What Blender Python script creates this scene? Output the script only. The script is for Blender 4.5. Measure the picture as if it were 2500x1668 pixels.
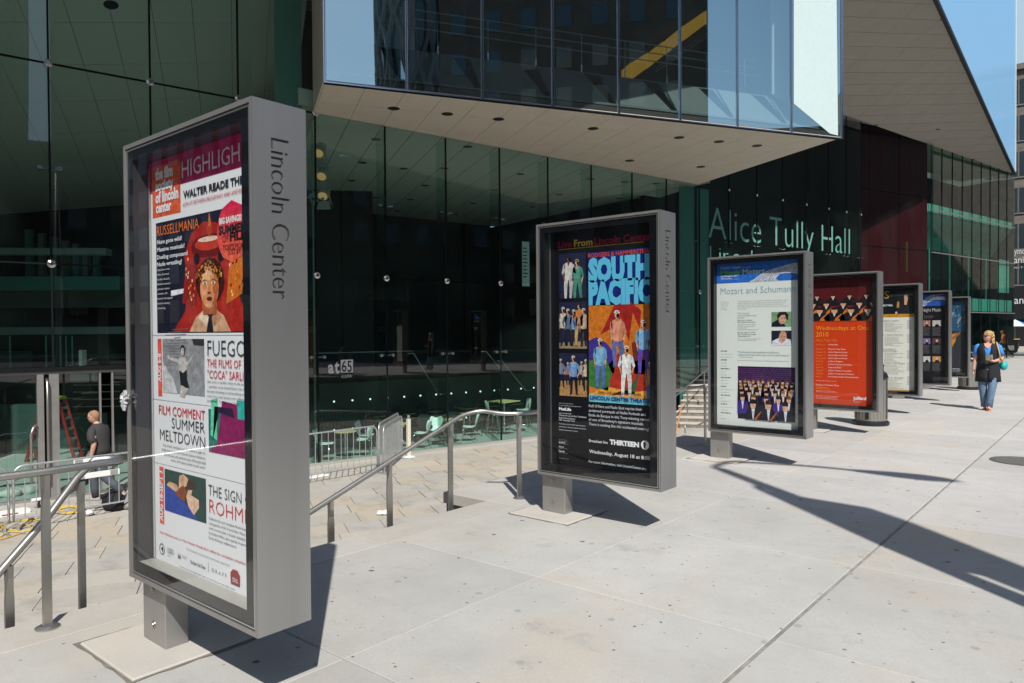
import bpy, bmesh, math, random
from math import radians, sin, cos, pi, sqrt
from mathutils import Vector, Matrix
random.seed(7)
R = random.random
scn = bpy.context.scene
for o in list(bpy.data.objects):
    bpy.data.objects.remove(o)
COL = scn.collection

# ------------------------------------------------------------------ camera
# X across the pavement, Y along the row of display cabinets, Z up, camera at the origin
FPX, YAW, PITCH, ROLL = 1775.1, radians(-39.908), radians(-.8417), radians(-.3994)
fw = Vector((sin(YAW) * cos(PITCH), cos(YAW) * cos(PITCH), sin(PITCH)))
rt = Vector((cos(YAW), -sin(YAW), 0))
up = rt.cross(fw)
rt2 = rt * cos(ROLL) + up * sin(ROLL)
up2 = up * cos(ROLL) - rt * sin(ROLL)
cam_d = bpy.data.cameras.new('camera')
cam = bpy.data.objects.new('camera', cam_d)
COL.objects.link(cam)
m = Matrix((rt2, up2, -fw)).transposed().to_4x4()
cam.matrix_world = m
cam_d.sensor_width = 36
cam_d.sensor_fit = 'HORIZONTAL'
cam_d.lens = FPX / 2500 * 36
cam_d.clip_start = .05
cam_d.clip_end = 4000
scn.camera = cam

# ------------------------------------------------------------------ light
LIGHT = Vector((-.72, .585, -1)).normalized()       # the way sunlight travels
SUN_AZ = math.atan2(.72, -.585)
world = bpy.data.worlds.new("World")
scn.world = world
world.use_nodes = True
wn = world.node_tree
bg = wn.nodes['Background']
sky = wn.nodes.new('ShaderNodeTexSky')
sky.sky_type = 'NISHITA'
sky.sun_disc = False
sky.sun_elevation = radians(47)
sky.sun_rotation = SUN_AZ
sky.air_density = 1.15
sky.dust_density = .7
sky.ozone_density = 2.4
wn.links.new(sky.outputs[0], bg.inputs[0])
bg.inputs[1].default_value = .10
sun_d = bpy.data.lights.new('sun', 'SUN')
sun_d.energy = 4.3
sun_d.angle = radians(.55)
sun_d.color = (1, .962, .905)
sun = bpy.data.objects.new('sun', sun_d)
COL.objects.link(sun)
sun.rotation_euler = LIGHT.to_track_quat('-Z', 'Y').to_euler()
scn.view_settings.view_transform = 'Standard'
scn.view_settings.look = 'None'
scn.view_settings.gamma = 1
scn.view_settings.use_curve_mapping = False
scn.view_settings.exposure = 0.28
scn.render.engine = 'CYCLES'
cy = scn.cycles
cy.max_bounces = 10
cy.diffuse_bounces = 4
cy.glossy_bounces = 6
cy.transmission_bounces = 6
cy.transparent_max_bounces = 24
cy.sample_clamp_indirect = 6
cy.caustics_reflective = False
cy.caustics_refractive = False
cy.use_denoising = True

# ------------------------------------------------------------------ measuring helpers
def ray(x, y):
    return rt2 * ((x - 1250) / FPX) - up2 * ((y - 834) / FPX) + fw
def gx(x, y, X):
    d = ray(x, y); return d * (X / d.x)
def gy(x, y, Y):
    d = ray(x, y); return d * (Y / d.y)
def gz(x, y, z):
    d = ray(x, y); return d * (z / d.z)
def gp(x, y, P, n):
    d = ray(x, y); return d * (n.dot(P) / n.dot(d))
def azv(deg):
    return Vector((sin(radians(deg)), cos(radians(deg)), 0))
Z = Vector((0, 0, 1))
def G(y):
    return -1.625 - .0065 * y                      # height of the pavement along the row
PL = -3.3                                          # height of the sunken plaza
AU = azv(12.18)                                    # direction of the lobby glass wall
AN = Vector((AU.y, -AU.x, 0))                      # its normal, towards the street
A0 = Vector((-14.66, 13.2, 0))
def AP(y, z=0, off=0):                             # point on the glass wall at world Y, offset outwards
    return A0 + AU * ((y - A0.y) / AU.y) + AN * off + Z * z
def ga(x, y, off=0):
    return gp(x, y, A0 + AN * off, AN)
BU = azv(29.8)                                     # direction of the studio box front
BN = Vector((BU.y, -BU.x, 0))
B0 = Vector((-13.11, 9.48, 5.38))
SOF = 5.38

# ------------------------------------------------------------------ materials
def mat(name, col=(.5, .5, .5), rough=.5, metal=0, spec=.5, noise=0, nscale=8, bump=0, bscale=60, emit=None, estr=1, stretch=None, coat=0):
    m = bpy.data.materials.new(name)
    m.use_nodes = True
    nt = m.node_tree
    b = nt.nodes['Principled BSDF']
    b.inputs['Base Color'].default_value = (*col, 1)
    b.inputs['Roughness'].default_value = rough
    b.inputs['Metallic'].default_value = metal
    b.inputs['Specular IOR Level'].default_value = spec
    b.inputs['Coat Weight'].default_value = coat
    if emit:
        b.inputs['Emission Color'].default_value = (*emit, 1)
        b.inputs['Emission Strength'].default_value = estr
    if noise or bump:
        tc = nt.nodes.new('ShaderNodeTexCoord')
        src = tc.outputs['Object']
        if stretch:
            mp = nt.nodes.new('ShaderNodeMapping')
            mp.inputs['Scale'].default_value = stretch
            nt.links.new(src, mp.inputs[0])
            src = mp.outputs[0]
    if noise:
        n = nt.nodes.new('ShaderNodeTexNoise')
        n.inputs['Scale'].default_value = nscale
        n.inputs['Detail'].default_value = 6
        n.inputs['Roughness'].default_value = .6
        nt.links.new(src, n.inputs[0])
        mx = nt.nodes.new('ShaderNodeMix')
        mx.data_type = 'RGBA'
        mx.inputs[6].default_value = (*[c * (1 - noise) for c in col], 1)
        mx.inputs[7].default_value = (*[min(1, c * (1 + noise)) for c in col], 1)
        mr = nt.nodes.new('ShaderNodeMapRange')
        mr.inputs[1].default_value = .3
        mr.inputs[2].default_value = .7
        nt.links.new(n.outputs[0], mr.inputs[0])
        nt.links.new(mr.outputs[0], mx.inputs[0])
        nt.links.new(mx.outputs[2], b.inputs['Base Color'])
    if bump:
        n2 = nt.nodes.new('ShaderNodeTexNoise')
        n2.inputs['Scale'].default_value = bscale
        n2.inputs['Detail'].default_value = 4
        nt.links.new(src, n2.inputs[0])
        bp = nt.nodes.new('ShaderNodeBump')
        bp.inputs['Strength'].default_value = bump
        bp.inputs['Distance'].default_value = .01
        nt.links.new(n2.outputs[0], bp.inputs['Height'])
        nt.links.new(bp.outputs[0], b.inputs['Normal'])
    return m

def mix_nodes(nt, fac, a, b_):
    mx = nt.nodes.new('ShaderNodeMix')
    mx.data_type = 'RGBA'
    if fac is not None:
        if isinstance(fac, float): mx.inputs[0].default_value = fac
        else: nt.links.new(fac, mx.inputs[0])
    for i, v in ((6, a), (7, b_)):
        if isinstance(v, tuple): mx.inputs[i].default_value = (*v, 1)
        else: nt.links.new(v, mx.inputs[i])
    return mx.outputs[2]

def ramp(nt, src, p0, p1):
    mr = nt.nodes.new('ShaderNodeMapRange')
    mr.inputs[1].default_value = p0
    mr.inputs[2].default_value = p1
    nt.links.new(src, mr.inputs[0])
    return mr.outputs[0]

def concrete(name, base, tan, stain=.5, spots=True, var=.08, world_pos=True):
    """weathered concrete: broad cloudy tone, warm stains, fine grit, dark gum spots, a slight change per slab"""
    m = bpy.data.materials.new(name)
    m.use_nodes = True
    nt = m.node_tree
    b = nt.nodes['Principled BSDF']
    b.inputs['Roughness'].default_value = .88
    b.inputs['Specular IOR Level'].default_value = .25
    geo = nt.nodes.new('ShaderNodeNewGeometry')
    pos = geo.outputs['Position']
    def noise(scale, det=5, rough=.6, stretch=None):
        s = pos
        if stretch:
            mp = nt.nodes.new('ShaderNodeMapping')
            mp.inputs['Scale'].default_value = stretch
            nt.links.new(pos, mp.inputs[0]); s = mp.outputs[0]
        n = nt.nodes.new('ShaderNodeTexNoise')
        n.inputs['Scale'].default_value = scale
        n.inputs['Detail'].default_value = det
        n.inputs['Roughness'].default_value = rough
        nt.links.new(s, n.inputs[0])
        return n.outputs[0]
    dk = tuple(c * .86 for c in base)
    lt = tuple(min(1, c * 1.1) for c in base)
    c = mix_nodes(nt, ramp(nt, noise(.9, 9, .7), .32, .68), dk, lt)
    c = mix_nodes(nt, ramp(nt, noise(11, 6, .75), .60, .80), c, tuple(x * .74 for x in base))
    c = mix_nodes(nt, ramp(nt, noise(26, 5, .7), .62, .78), c, tuple(x * .70 for x in base))
    c = mix_nodes(nt, ramp(nt, noise(.55, 5, .65), .52, .74), c, tan)
    dirty = tuple(x * .62 for x in base)
    st = ramp(nt, noise(2.6, 8, .72), .58, .8)
    mul = nt.nodes.new('ShaderNodeMath'); mul.operation = 'MULTIPLY'; mul.inputs[1].default_value = stain
    nt.links.new(st, mul.inputs[0])
    c = mix_nodes(nt, mul.outputs[0], c, dirty)
    gr = ramp(nt, noise(85, 4, .75), .3, .7)
    mul2 = nt.nodes.new('ShaderNodeMath'); mul2.operation = 'MULTIPLY'; mul2.inputs[1].default_value = .34
    nt.links.new(gr, mul2.inputs[0])
    c = mix_nodes(nt, mul2.outputs[0], c, tuple(x * .6 for x in base))
    if spots:
        for sc, th, dark in ((1.3, .028, .10), (3.1, .035, .16), (6.0, .045, .30), (2.3, .06, .66)):
            vo = nt.nodes.new('ShaderNodeTexVoronoi'); vo.voronoi_dimensions = '2D'
            vo.inputs['Scale'].default_value = sc
            vo.inputs['Randomness'].default_value = 1
            wob = nt.nodes.new('ShaderNodeVectorMath'); wob.operation = 'MULTIPLY_ADD'
            nz = nt.nodes.new('ShaderNodeTexNoise'); nz.inputs['Scale'].default_value = 9
            nt.links.new(pos, nz.inputs[0])
            nt.links.new(nz.outputs[1], wob.inputs[0]); wob.inputs[1].default_value = (.05, .05, 0); nt.links.new(pos, wob.inputs[2])
            nt.links.new(wob.outputs[0], vo.inputs[0])
            s = nt.nodes.new('ShaderNodeMapRange')
            s.inputs[1].default_value = th; s.inputs[2].default_value = th * .7
            s.inputs[3].default_value = 0; s.inputs[4].default_value = .75
            nt.links.new(vo.outputs['Distance'], s.inputs[0])
            pres = nt.nodes.new('ShaderNodeSeparateColor'); nt.links.new(vo.outputs['Color'], pres.inputs[0])
            gt = nt.nodes.new('ShaderNodeMath'); gt.operation = 'GREATER_THAN'; gt.inputs[1].default_value = .66
            nt.links.new(pres.outputs[0], gt.inputs[0])
            mm = nt.nodes.new('ShaderNodeMath'); mm.operation = 'MULTIPLY'
            nt.links.new(s.outputs[0], mm.inputs[0]); nt.links.new(gt.outputs[0], mm.inputs[1])
            c = mix_nodes(nt, mm.outputs[0], c, tuple(x * dark for x in base))
    oi = nt.nodes.new('ShaderNodeObjectInfo')
    hs = nt.nodes.new('ShaderNodeHueSaturation')
    mr = nt.nodes.new('ShaderNodeMapRange')
    mr.inputs[3].default_value = 1 - var; mr.inputs[4].default_value = 1 + var
    nt.links.new(oi.outputs['Random'], mr.inputs[0])
    nt.links.new(mr.outputs[0], hs.inputs['Value'])
    nt.links.new(c, hs.inputs['Color'])
    nt.links.new(hs.outputs[0], b.inputs['Base Color'])
    bp = nt.nodes.new('ShaderNodeBump')
    bp.inputs['Strength'].default_value = .25
    bp.inputs['Distance'].default_value = .004
    nt.links.new(noise(90, 5, .7), bp.inputs['Height'])
    nt.links.new(bp.outputs[0], b.inputs['Normal'])
    return m

def paver_mat(name):
    """sandstone pavers: every stone its own tint between warm buff and grey"""
    m = bpy.data.materials.new(name); m.use_nodes = True
    nt = m.node_tree; b = nt.nodes['Principled BSDF']
    b.inputs['Roughness'].default_value = .85; b.inputs['Specular IOR Level'].default_value = .25
    oi = nt.nodes.new('ShaderNodeObjectInfo')
    cr = nt.nodes.new('ShaderNodeValToRGB')
    e = cr.color_ramp.elements
    e[0].position = 0; e[0].color = (.42, .395, .35, 1)
    e[1].position = 1; e[1].color = (.50, .455, .385, 1)
    for p, c in ((.25, (.43, .42, .39, 1)), (.5, (.48, .415, .33, 1)), (.75, (.45, .435, .40, 1))):
        n = e.new(p); n.color = c
    nt.links.new(oi.outputs['Random'], cr.inputs[0])
    geo = nt.nodes.new('ShaderNodeNewGeometry')
    def noise(sc, st=None):
        n = nt.nodes.new('ShaderNodeTexNoise'); n.inputs['Scale'].default_value = sc; n.inputs['Detail'].default_value = 7; n.inputs['Roughness'].default_value = .68
        nt.links.new(geo.outputs['Position'], n.inputs[0]); return n.outputs[0]
    mul = nt.nodes.new('ShaderNodeMath'); mul.operation = 'MULTIPLY'; mul.inputs[1].default_value = .62
    nt.links.new(ramp(nt, noise(1.7), .5, .72), mul.inputs[0])
    c = mix_nodes(nt, mul.outputs[0], cr.outputs[0], (.235, .225, .205))
    mul = nt.nodes.new('ShaderNodeMath'); mul.operation = 'MULTIPLY'; mul.inputs[1].default_value = .25
    nt.links.new(ramp(nt, noise(14), .3, .7), mul.inputs[0])
    c = mix_nodes(nt, mul.outputs[0], c, (.3, .27, .22))
    nt.links.new(c, b.inputs['Base Color'])
    bp = nt.nodes.new('ShaderNodeBump'); bp.inputs['Strength'].default_value = .3; bp.inputs['Distance'].default_value = .005
    nt.links.new(noise(40), bp.inputs['Height']); nt.links.new(bp.outputs[0], b.inputs['Normal'])
    return m

def glass_mat(name, tint, ior=1.5, rough=0.0, gain=1.0, dirt=.0, frost=0.0, fcol=(.3, .55, .5), gcol=(1, 1, 1)):
    m = bpy.data.materials.new(name); m.use_nodes = True
    nt = m.node_tree; nt.nodes.clear()
    out = nt.nodes.new('ShaderNodeOutputMaterial')
    tr = nt.nodes.new('ShaderNodeBsdfTransparent'); tr.inputs[0].default_value = (*tint, 1)
    gl = nt.nodes.new('ShaderNodeBsdfGlossy'); gl.inputs['Roughness'].default_value = rough; gl.inputs[0].default_value = (*gcol, 1)
    r0 = ((ior - 1) / (ior + 1)) ** 2
    geo = nt.nodes.new('ShaderNodeNewGeometry')
    def mth(op, a, b=None, clamp=False):
        n_ = nt.nodes.new('ShaderNodeMath'); n_.operation = op; n_.use_clamp = clamp
        for i_, v_ in enumerate((a, b)):
            if v_ is None: continue
            if isinstance(v_, (int, float)): n_.inputs[i_].default_value = v_
            else: nt.links.new(v_, n_.inputs[i_])
        return n_.outputs[0]
    dt_ = nt.nodes.new('ShaderNodeVectorMath'); dt_.operation = 'DOT_PRODUCT'
    nt.links.new(geo.outputs['Normal'], dt_.inputs[0]); nt.links.new(geo.outputs['Incoming'], dt_.inputs[1])
    c_ = mth('ABSOLUTE', dt_.outputs['Value'])
    f5 = mth('POWER', mth('SUBTRACT', 1.0, c_), 5.0)
    F = mth('ADD', mth('MULTIPLY', f5, 1 - r0), r0)
    F = mth('MULTIPLY', mth('MULTIPLY', F, 2.0 * gain), mth('SUBTRACT', 1.0, geo.outputs['Backfacing']), True)
    class _G: outputs = [F]
    g = _G
    mx = nt.nodes.new('ShaderNodeMixShader')
    nt.links.new(g.outputs[0], mx.inputs[0])
    base = tr.outputs[0]
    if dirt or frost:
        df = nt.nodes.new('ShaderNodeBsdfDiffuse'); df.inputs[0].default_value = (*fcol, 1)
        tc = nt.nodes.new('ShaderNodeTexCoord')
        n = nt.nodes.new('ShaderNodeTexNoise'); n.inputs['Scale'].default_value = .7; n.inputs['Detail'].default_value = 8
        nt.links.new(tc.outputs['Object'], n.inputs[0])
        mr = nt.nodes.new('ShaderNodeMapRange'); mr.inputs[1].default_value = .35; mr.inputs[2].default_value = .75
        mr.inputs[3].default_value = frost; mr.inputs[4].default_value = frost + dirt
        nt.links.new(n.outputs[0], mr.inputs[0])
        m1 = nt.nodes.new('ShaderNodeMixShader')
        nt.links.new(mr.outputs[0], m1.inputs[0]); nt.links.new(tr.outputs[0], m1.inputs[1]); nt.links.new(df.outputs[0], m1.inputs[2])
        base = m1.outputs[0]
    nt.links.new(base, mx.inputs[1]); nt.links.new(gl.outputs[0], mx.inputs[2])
    nt.links.new(mx.outputs[0], out.inputs[0])
    return m

def print_mat(name, rough=.55, var=.0):
    m = bpy.data.materials.new(name); m.use_nodes = True
    nt = m.node_tree; b = nt.nodes['Principled BSDF']
    b.inputs['Roughness'].default_value = rough
    b.inputs['Specular IOR Level'].default_value = .3
    a = nt.nodes.new('ShaderNodeAttribute'); a.attribute_name = 'Col'
    nt.links.new(a.outputs[0], b.inputs['Base Color'])
    if var:
        tc = nt.nodes.new('ShaderNodeTexCoord'); n = nt.nodes.new('ShaderNodeTexNoise')
        n.inputs['Scale'].default_value = 26; n.inputs['Detail'].default_value = 10; n.inputs['Roughness'].default_value = .7
        nt.links.new(tc.outputs['Object'], n.inputs[0])
        hs = nt.nodes.new('ShaderNodeHueSaturation')
        mr = nt.nodes.new('ShaderNodeMapRange'); mr.inputs[1].default_value = .3; mr.inputs[2].default_value = .7
        mr.inputs[3].default_value = 1 - var; mr.inputs[4].default_value = 1 + var
        nt.links.new(n.outputs[0], mr.inputs[0]); nt.links.new(mr.outputs[0], hs.inputs['Value'])
        nt.links.new(a.outputs[0], hs.inputs['Color']); nt.links.new(hs.outputs[0], b.inputs['Base Color'])
    return m

M = {}
M['walk'] = concrete('pavement_concrete', (.462, .455, .424), (.50, .44, .36), stain=.85)
M['walk_pale'] = concrete('pale_pavement_concrete', (.51, .497, .475), (.54, .48, .40), stain=.7)
M['kerb'] = concrete('kerb_stone', (.49, .47, .43), (.43, .385, .31), stain=.6, spots=False, var=.03)
M['pad'] = concrete('footing_concrete', (.56, .525, .47), (.55, .5, .43), stain=.3, spots=False, var=.04)
M['seal'] = mat('grey_joint_filler', (.27, .26, .235), .9, noise=.3, nscale=9)
M['joint'] = mat('joint_sealant', (.19, .175, .15), .9, noise=.25, nscale=12)
M['paver'] = paver_mat('plaza_paver')
M['grout'] = mat('paver_joint', (.17, .155, .13), .95, noise=.2)
M['asphalt'] = mat('asphalt', (.055, .055, .056), .85, noise=.2, nscale=3, bump=.3)
M['base'] = mat('subsoil', (.2, .19, .17), .9)
M['alu'] = mat('painted_aluminium', (.37, .362, .348), .42, metal=.65, noise=.10, nscale=4, bump=.03, bscale=220)
M['alu_side'] = mat('brushed_aluminium', (.39, .39, .385), .38, metal=.8, noise=.11, nscale=3, bump=.05, bscale=300, stretch=(1, 1, .06))
M['alu_edge'] = mat('bright_aluminium', (.62, .62, .61), .3, metal=.9)
M['steel'] = mat('brushed_stainless', (.50, .485, .455), .40, metal=.92, noise=.08, nscale=5, bump=.03, bscale=250)
M['galv'] = mat('galvanised_steel', (.58, .6, .62), .38, metal=.7, noise=.15, nscale=14)
M['black'] = mat('black_enamel', (.008, .008, .01), .12, spec=.6)
M['dark'] = mat('dark_gasket', (.012, .012, .014), .5)
M['recess'] = mat('recess_lit_grey', (.045, .045, .05), .4, metal=.2)
M['recess_black'] = mat('recess_black', (.010, .010, .012), .4)
M['sill'] = mat('sill_grey', (.42, .41, .37), .5, metal=.3)
M['screw'] = mat('screw_head', (.5, .48, .44), .3, metal=1)
M['kglass'] = glass_mat('cabinet_glass', (.97, .98, .98), gain=.6)
M['fglass'] = glass_mat('facade_glass', (.83, .935, .915), gain=1.0, dirt=.014, fcol=(.2, .35, .3))
M['fglass2'] = glass_mat('annex_glass', (.66, .82, .77), gain=.9, dirt=.01, fcol=(.1, .35, .28))
M['bglass'] = glass_mat('studio_glass', (.88, .96, .96), ior=3.0, gain=1.0, gcol=(.80, 1.0, .97))
M['white_pane'] = mat('sunlit_wall_white', (.56, .68, .665), .15, noise=.03)  # bright tone standing for the sunlit wall behind the pane
M['riser'] = mat('dark_riser', (.20, .18, .15), .9, noise=.35, nscale=5)  # riser tone darker than the treads
M['sky_front'] = glass_mat('sky_painted_glass', (.02, .03, .04), ior=1.5, gain=.12, frost=.97, fcol=(.27, .52, .78))  # reflected sky put into a pale blue diffuse colour
M['fin'] = glass_mat('frosted_glass_fin', (.30, .52, .46), gain=.5, frost=.55, dirt=.10, fcol=(.20, .44, .38))
M['mull'] = mat('black_silicone_joint', (.006, .008, .009), .7, spec=.15)
M['mullion'] = mat('polished_mullion', (.50, .52, .56), .22, metal=1)
M['button'] = mat('steel_button', (.62, .62, .6), .22, metal=1)
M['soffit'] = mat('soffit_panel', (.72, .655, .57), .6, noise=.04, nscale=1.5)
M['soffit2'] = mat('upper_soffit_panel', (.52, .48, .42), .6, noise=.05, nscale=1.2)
M['gap'] = mat('panel_gap', (.06, .055, .05), .9)
M['ceil'] = None
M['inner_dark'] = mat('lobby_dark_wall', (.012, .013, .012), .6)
M['lobby_floor'] = mat('lobby_stone_floor', (.40, .42, .38), .45, noise=.08, nscale=2)
M['teal_wall'] = mat('lobby_low_wall', (.045, .075, .065), .4, noise=.1, nscale=3)
M['redwood'] = mat('red_timber_panel', (.07, .006, .010), .35, noise=.3, nscale=3, stretch=(3, 3, .15))
M['amber'] = mat('amber_emissive_panel', (.5, .3, .04), .4, noise=.1, nscale=4, emit=(.62, .34, .035), estr=.42)
M['white_wall'] = mat('white_plaster', (.80, .80, .78), .6, noise=.02)
M['parapet'] = mat('grey_parapet', (.36, .37, .35), .6, noise=.06, nscale=2)
M['brown_in'] = mat('studio_dark_lining', (.05, .042, .03), .6, noise=.2, nscale=1)
M['brick_b'] = mat('weathered_brick', (.17, .15, .125), .85, noise=.25, nscale=2)
M['slate'] = mat('dark_window_glass', (.03, .045, .055), .12, spec=.8)
M['white_plastic'] = mat('white_shell', (.80, .82, .78), .35)
M['chrome'] = mat('chrome', (.7, .7, .7), .15, metal=1)
M['wood'] = mat('pale_ash_top', (.62, .50, .24), .4, noise=.12, nscale=9)
M['dkchair'] = mat('dark_chair', (.02, .025, .024), .4)
M['cream'] = mat('cream_paint', (.70, .66, .54), .5)
M['orange'] = mat('orange_paint', (.60, .22, .04), .5)
M['redfib'] = mat('red_fibreglass', (.26, .02, .02), .4)
M['yellow'] = mat('yellow_plastic', (.72, .52, .04), .5)
M['cable'] = mat('yellow_cable', (.66, .45, .07), .6)
M['whitepl'] = mat('white_plate', (.82, .82, .8), .5)
M['blackcloth'] = mat('black_cloth', (.012, .012, .016), .85, bump=.2, bscale=30)
M['greycloth'] = mat('charcoal_tshirt', (.045, .042, .045), .85, bump=.3, bscale=18)
M['jeans'] = mat('blue_denim', (.12, .19, .29), .85, noise=.3, nscale=9, bump=.3, bscale=25)
M['dkjeans'] = mat('grey_denim', (.07, .08, .10), .85, noise=.25, nscale=8)
M['blueshirt'] = mat('blue_cotton', (.05, .27, .72), .8, bump=.2, bscale=22)
M['skin'] = mat('skin', (.60, .33, .235), .55, noise=.06, nscale=14)
M['blond'] = mat('blond_hair', (.46, .31, .13), .6, noise=.45, nscale=30, bump=.8, bscale=60)
M['stub'] = mat('cropped_hair', (.30, .16, .09), .7, noise=.2, nscale=40)
M['teal_bag'] = mat('teal_bag', (.02, .42, .42), .5)
M['tan'] = mat('tan_strap', (.55, .33, .13), .6)
M['pink'] = mat('pink_leather', (.6, .22, .16), .5)
M['bin'] = mat('bin_steel', (.30, .29, .26), .45, metal=.5, noise=.1)
M['bin_dark'] = mat('bin_black', (.015, .015, .018), .35)
M['iron'] = mat('cast_iron', (.15, .145, .14), .6, metal=.4, bump=.5, bscale=40)
M['lampgrey'] = mat('lamp_grey', (.25, .26, .27), .5, metal=.4)
M['facing'] = mat('brown_street_wall', (.085, .062, .05), .8, noise=.3, nscale=.4)
M['bag_grey'] = mat('grey_nylon', (.30, .30, .29), .6)
M['rag'] = mat('white_rag', (.42, .42, .43), .6, noise=.95, nscale=28)
M['teal_tin'] = mat('theatre_lamp_grey', (.42, .45, .42), .5)
M['bulb'] = mat('lamp_lens', (.9, .7, .35), .3, emit=(1, .55, .2), estr=.22)
M['letter'] = mat('grey_green_lettering', (.42, .60, .54), .6)
M['sign_white'] = mat('white_lettering', (.75, .76, .76), .5)
M['studs'] = mat('emissive_stud', (.8, .85, .8), .4, emit=(.8, 1, .95), estr=1.2)
M['print'] = print_mat('printed_paper', .5)
M['picture'] = print_mat('printed_picture', .5, .42)
M['leaf'] = mat('tree_leaves', (.05, .085, .03), .7, noise=.35, nscale=2)
M['bark'] = mat('tree_bark', (.10, .08, .06), .9)
M['engrave'] = mat('engraved_recess', (.16, .155, .15), .45, metal=.8)

def ceiling_mat():
    m = bpy.data.materials.new('lobby_ceiling'); m.use_nodes = True
    nt = m.node_tree; b = nt.nodes['Principled BSDF']
    b.inputs['Base Color'].default_value = (.70, .69, .64, 1); b.inputs['Roughness'].default_value = .7
    return m
M['ceil'] = ceiling_mat()

# ------------------------------------------------------------------ mesh helpers
ORG = {}
class MB:
    def __init__(s):
        s.v = []; s.f = []; s.c = []
    def add(s, vs, fs, col=None):
        n = len(s.v)
        s.v += [tuple(v) for v in vs]
        s.f += [tuple(i + n for i in f) for f in fs]
        s.c += [col] * len(fs)
        return s
    def box(s, lo, hi):
        x0, y0, z0 = lo; x1, y1, z1 = hi
        return s.add([(x0, y0, z0), (x1, y0, z0), (x1, y1, z0), (x0, y1, z0), (x0, y0, z1), (x1, y0, z1), (x1, y1, z1), (x0, y1, z1)],
                     [(0, 3, 2, 1), (4, 5, 6, 7), (0, 1, 5, 4), (1, 2, 6, 5), (2, 3, 7, 6), (3, 0, 4, 7)])
    def obox(s, o, a, b, c):
        """box from corner o along the three edge vectors"""
        o = Vector(o); a = Vector(a); b = Vector(b); c = Vector(c)
        if a.cross(b).dot(c) < 0: a, b = b, a
        v = [o, o + a, o + a + b, o + b, o + c, o + a + c, o + a + b + c, o + b + c]
        return s.add(v, [(0, 3, 2, 1), (4, 5, 6, 7), (0, 1, 5, 4), (1, 2, 6, 5), (2, 3, 7, 6), (3, 0, 4, 7)])
    def bar(s, p0, p1, w, h=None, upv=Z):
        p0 = Vector(p0); p1 = Vector(p1); d = (p1 - p0); h = w if h is None else h
        dn = d.normalized(); sd = dn.cross(Vector(upv))
        if sd.length < 1e-4: sd = dn.cross(Vector((1, 0, 0)))
        sd.normalize(); u = sd.cross(dn).normalized()
        return s.obox(p0 - sd * w / 2 - u * h / 2, sd * w, u * h, d)
    def cyl(s, p0, p1, r0, r1=None, n=12, cap=True):
        p0 = Vector(p0); p1 = Vector(p1); r1 = r0 if r1 is None else r1
        d = (p1 - p0).normalized(); a = d.orthogonal().normalized(); b = d.cross(a)
        vs = []
        for P, r in ((p0, r0), (p1, r1)):
            vs += [P + (a * cos(2 * pi * i / n) + b * sin(2 * pi * i / n)) * r for i in range(n)]
        fs = [(i, (i + 1) % n, n + (i + 1) % n, n + i) for i in range(n)]
        if cap: fs += [tuple(range(n - 1, -1, -1)), tuple(range(n, 2 * n))]
        return s.add(vs, fs)
    def tube(s, pts, r, n=10, close=False, flat=None):
        pts = [Vector(p) for p in pts]
        N = len(pts); rr = r if isinstance(r, (list, tuple)) else [r] * N
        prev = None; vs = []
        for i, p in enumerate(pts):
            if close: t = pts[(i + 1) % N] - pts[i - 1]
            else: t = pts[min(i + 1, N - 1)] - pts[max(i - 1, 0)]
            t.normalize()
            if prev is None: a = t.orthogonal().normalized()
            else:
                a = prev - t * prev.dot(t)
                a = a.normalized() if a.length > 1e-6 else t.orthogonal().normalized()
            prev = a; b = t.cross(a)
            vs += [p + (a * cos(2 * pi * k / n) + b * sin(2 * pi * k / n)) * rr[i] for k in range(n)]
        fs = []
        for i in range(N if close else N - 1):
            j = (i + 1) % N
            for k in range(n):
                fs.append((i * n + k, i * n + (k + 1) % n, j * n + (k + 1) % n, j * n + k))
        if not close: fs += [tuple(range(n - 1, -1, -1)), tuple(range((N - 1) * n, N * n))]
        return s.add(vs, fs)
    def lathe(s, prof, c=(0, 0, 0), n=24, sx=1, sy=1, rot=0):
        c = Vector(c); vs = []; m = len(prof)
        for r, z in prof:
            for k in range(n):
                t = 2 * pi * k / n; x = r * cos(t) * sx; y = r * sin(t) * sy
                vs.append(c + Vector((x * cos(rot) - y * sin(rot), x * sin(rot) + y * cos(rot), z)))
        fs = [(i * n + k, i * n + (k + 1) % n, (i + 1) * n + (k + 1) % n, (i + 1) * n + k) for i in range(m - 1) for k in range(n)]
        fs += [tuple(range(n - 1, -1, -1)), tuple(range((m - 1) * n, m * n))]
        return s.add(vs, fs)
    def loft(s, rings, n=16):
        """rings: (centre, half width x, half depth y[, rot])"""
        vs = []
        for r in rings:
            c = Vector(r[0]); a = r[3] if len(r) > 3 else 0
            for k in range(n):
                t = 2 * pi * k / n; x = r[1] * cos(t); y = r[2] * sin(t)
                vs.append(c + Vector((x * cos(a) - y * sin(a), x * sin(a) + y * cos(a), 0)))
        m = len(rings)
        fs = [(i * n + k, i * n + (k + 1) % n, (i + 1) * n + (k + 1) % n, (i + 1) * n + k) for i in range(m - 1) for k in range(n)]
        fs += [tuple(range(n - 1, -1, -1)), tuple(range((m - 1) * n, m * n))]
        return s.add(vs, fs)
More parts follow.
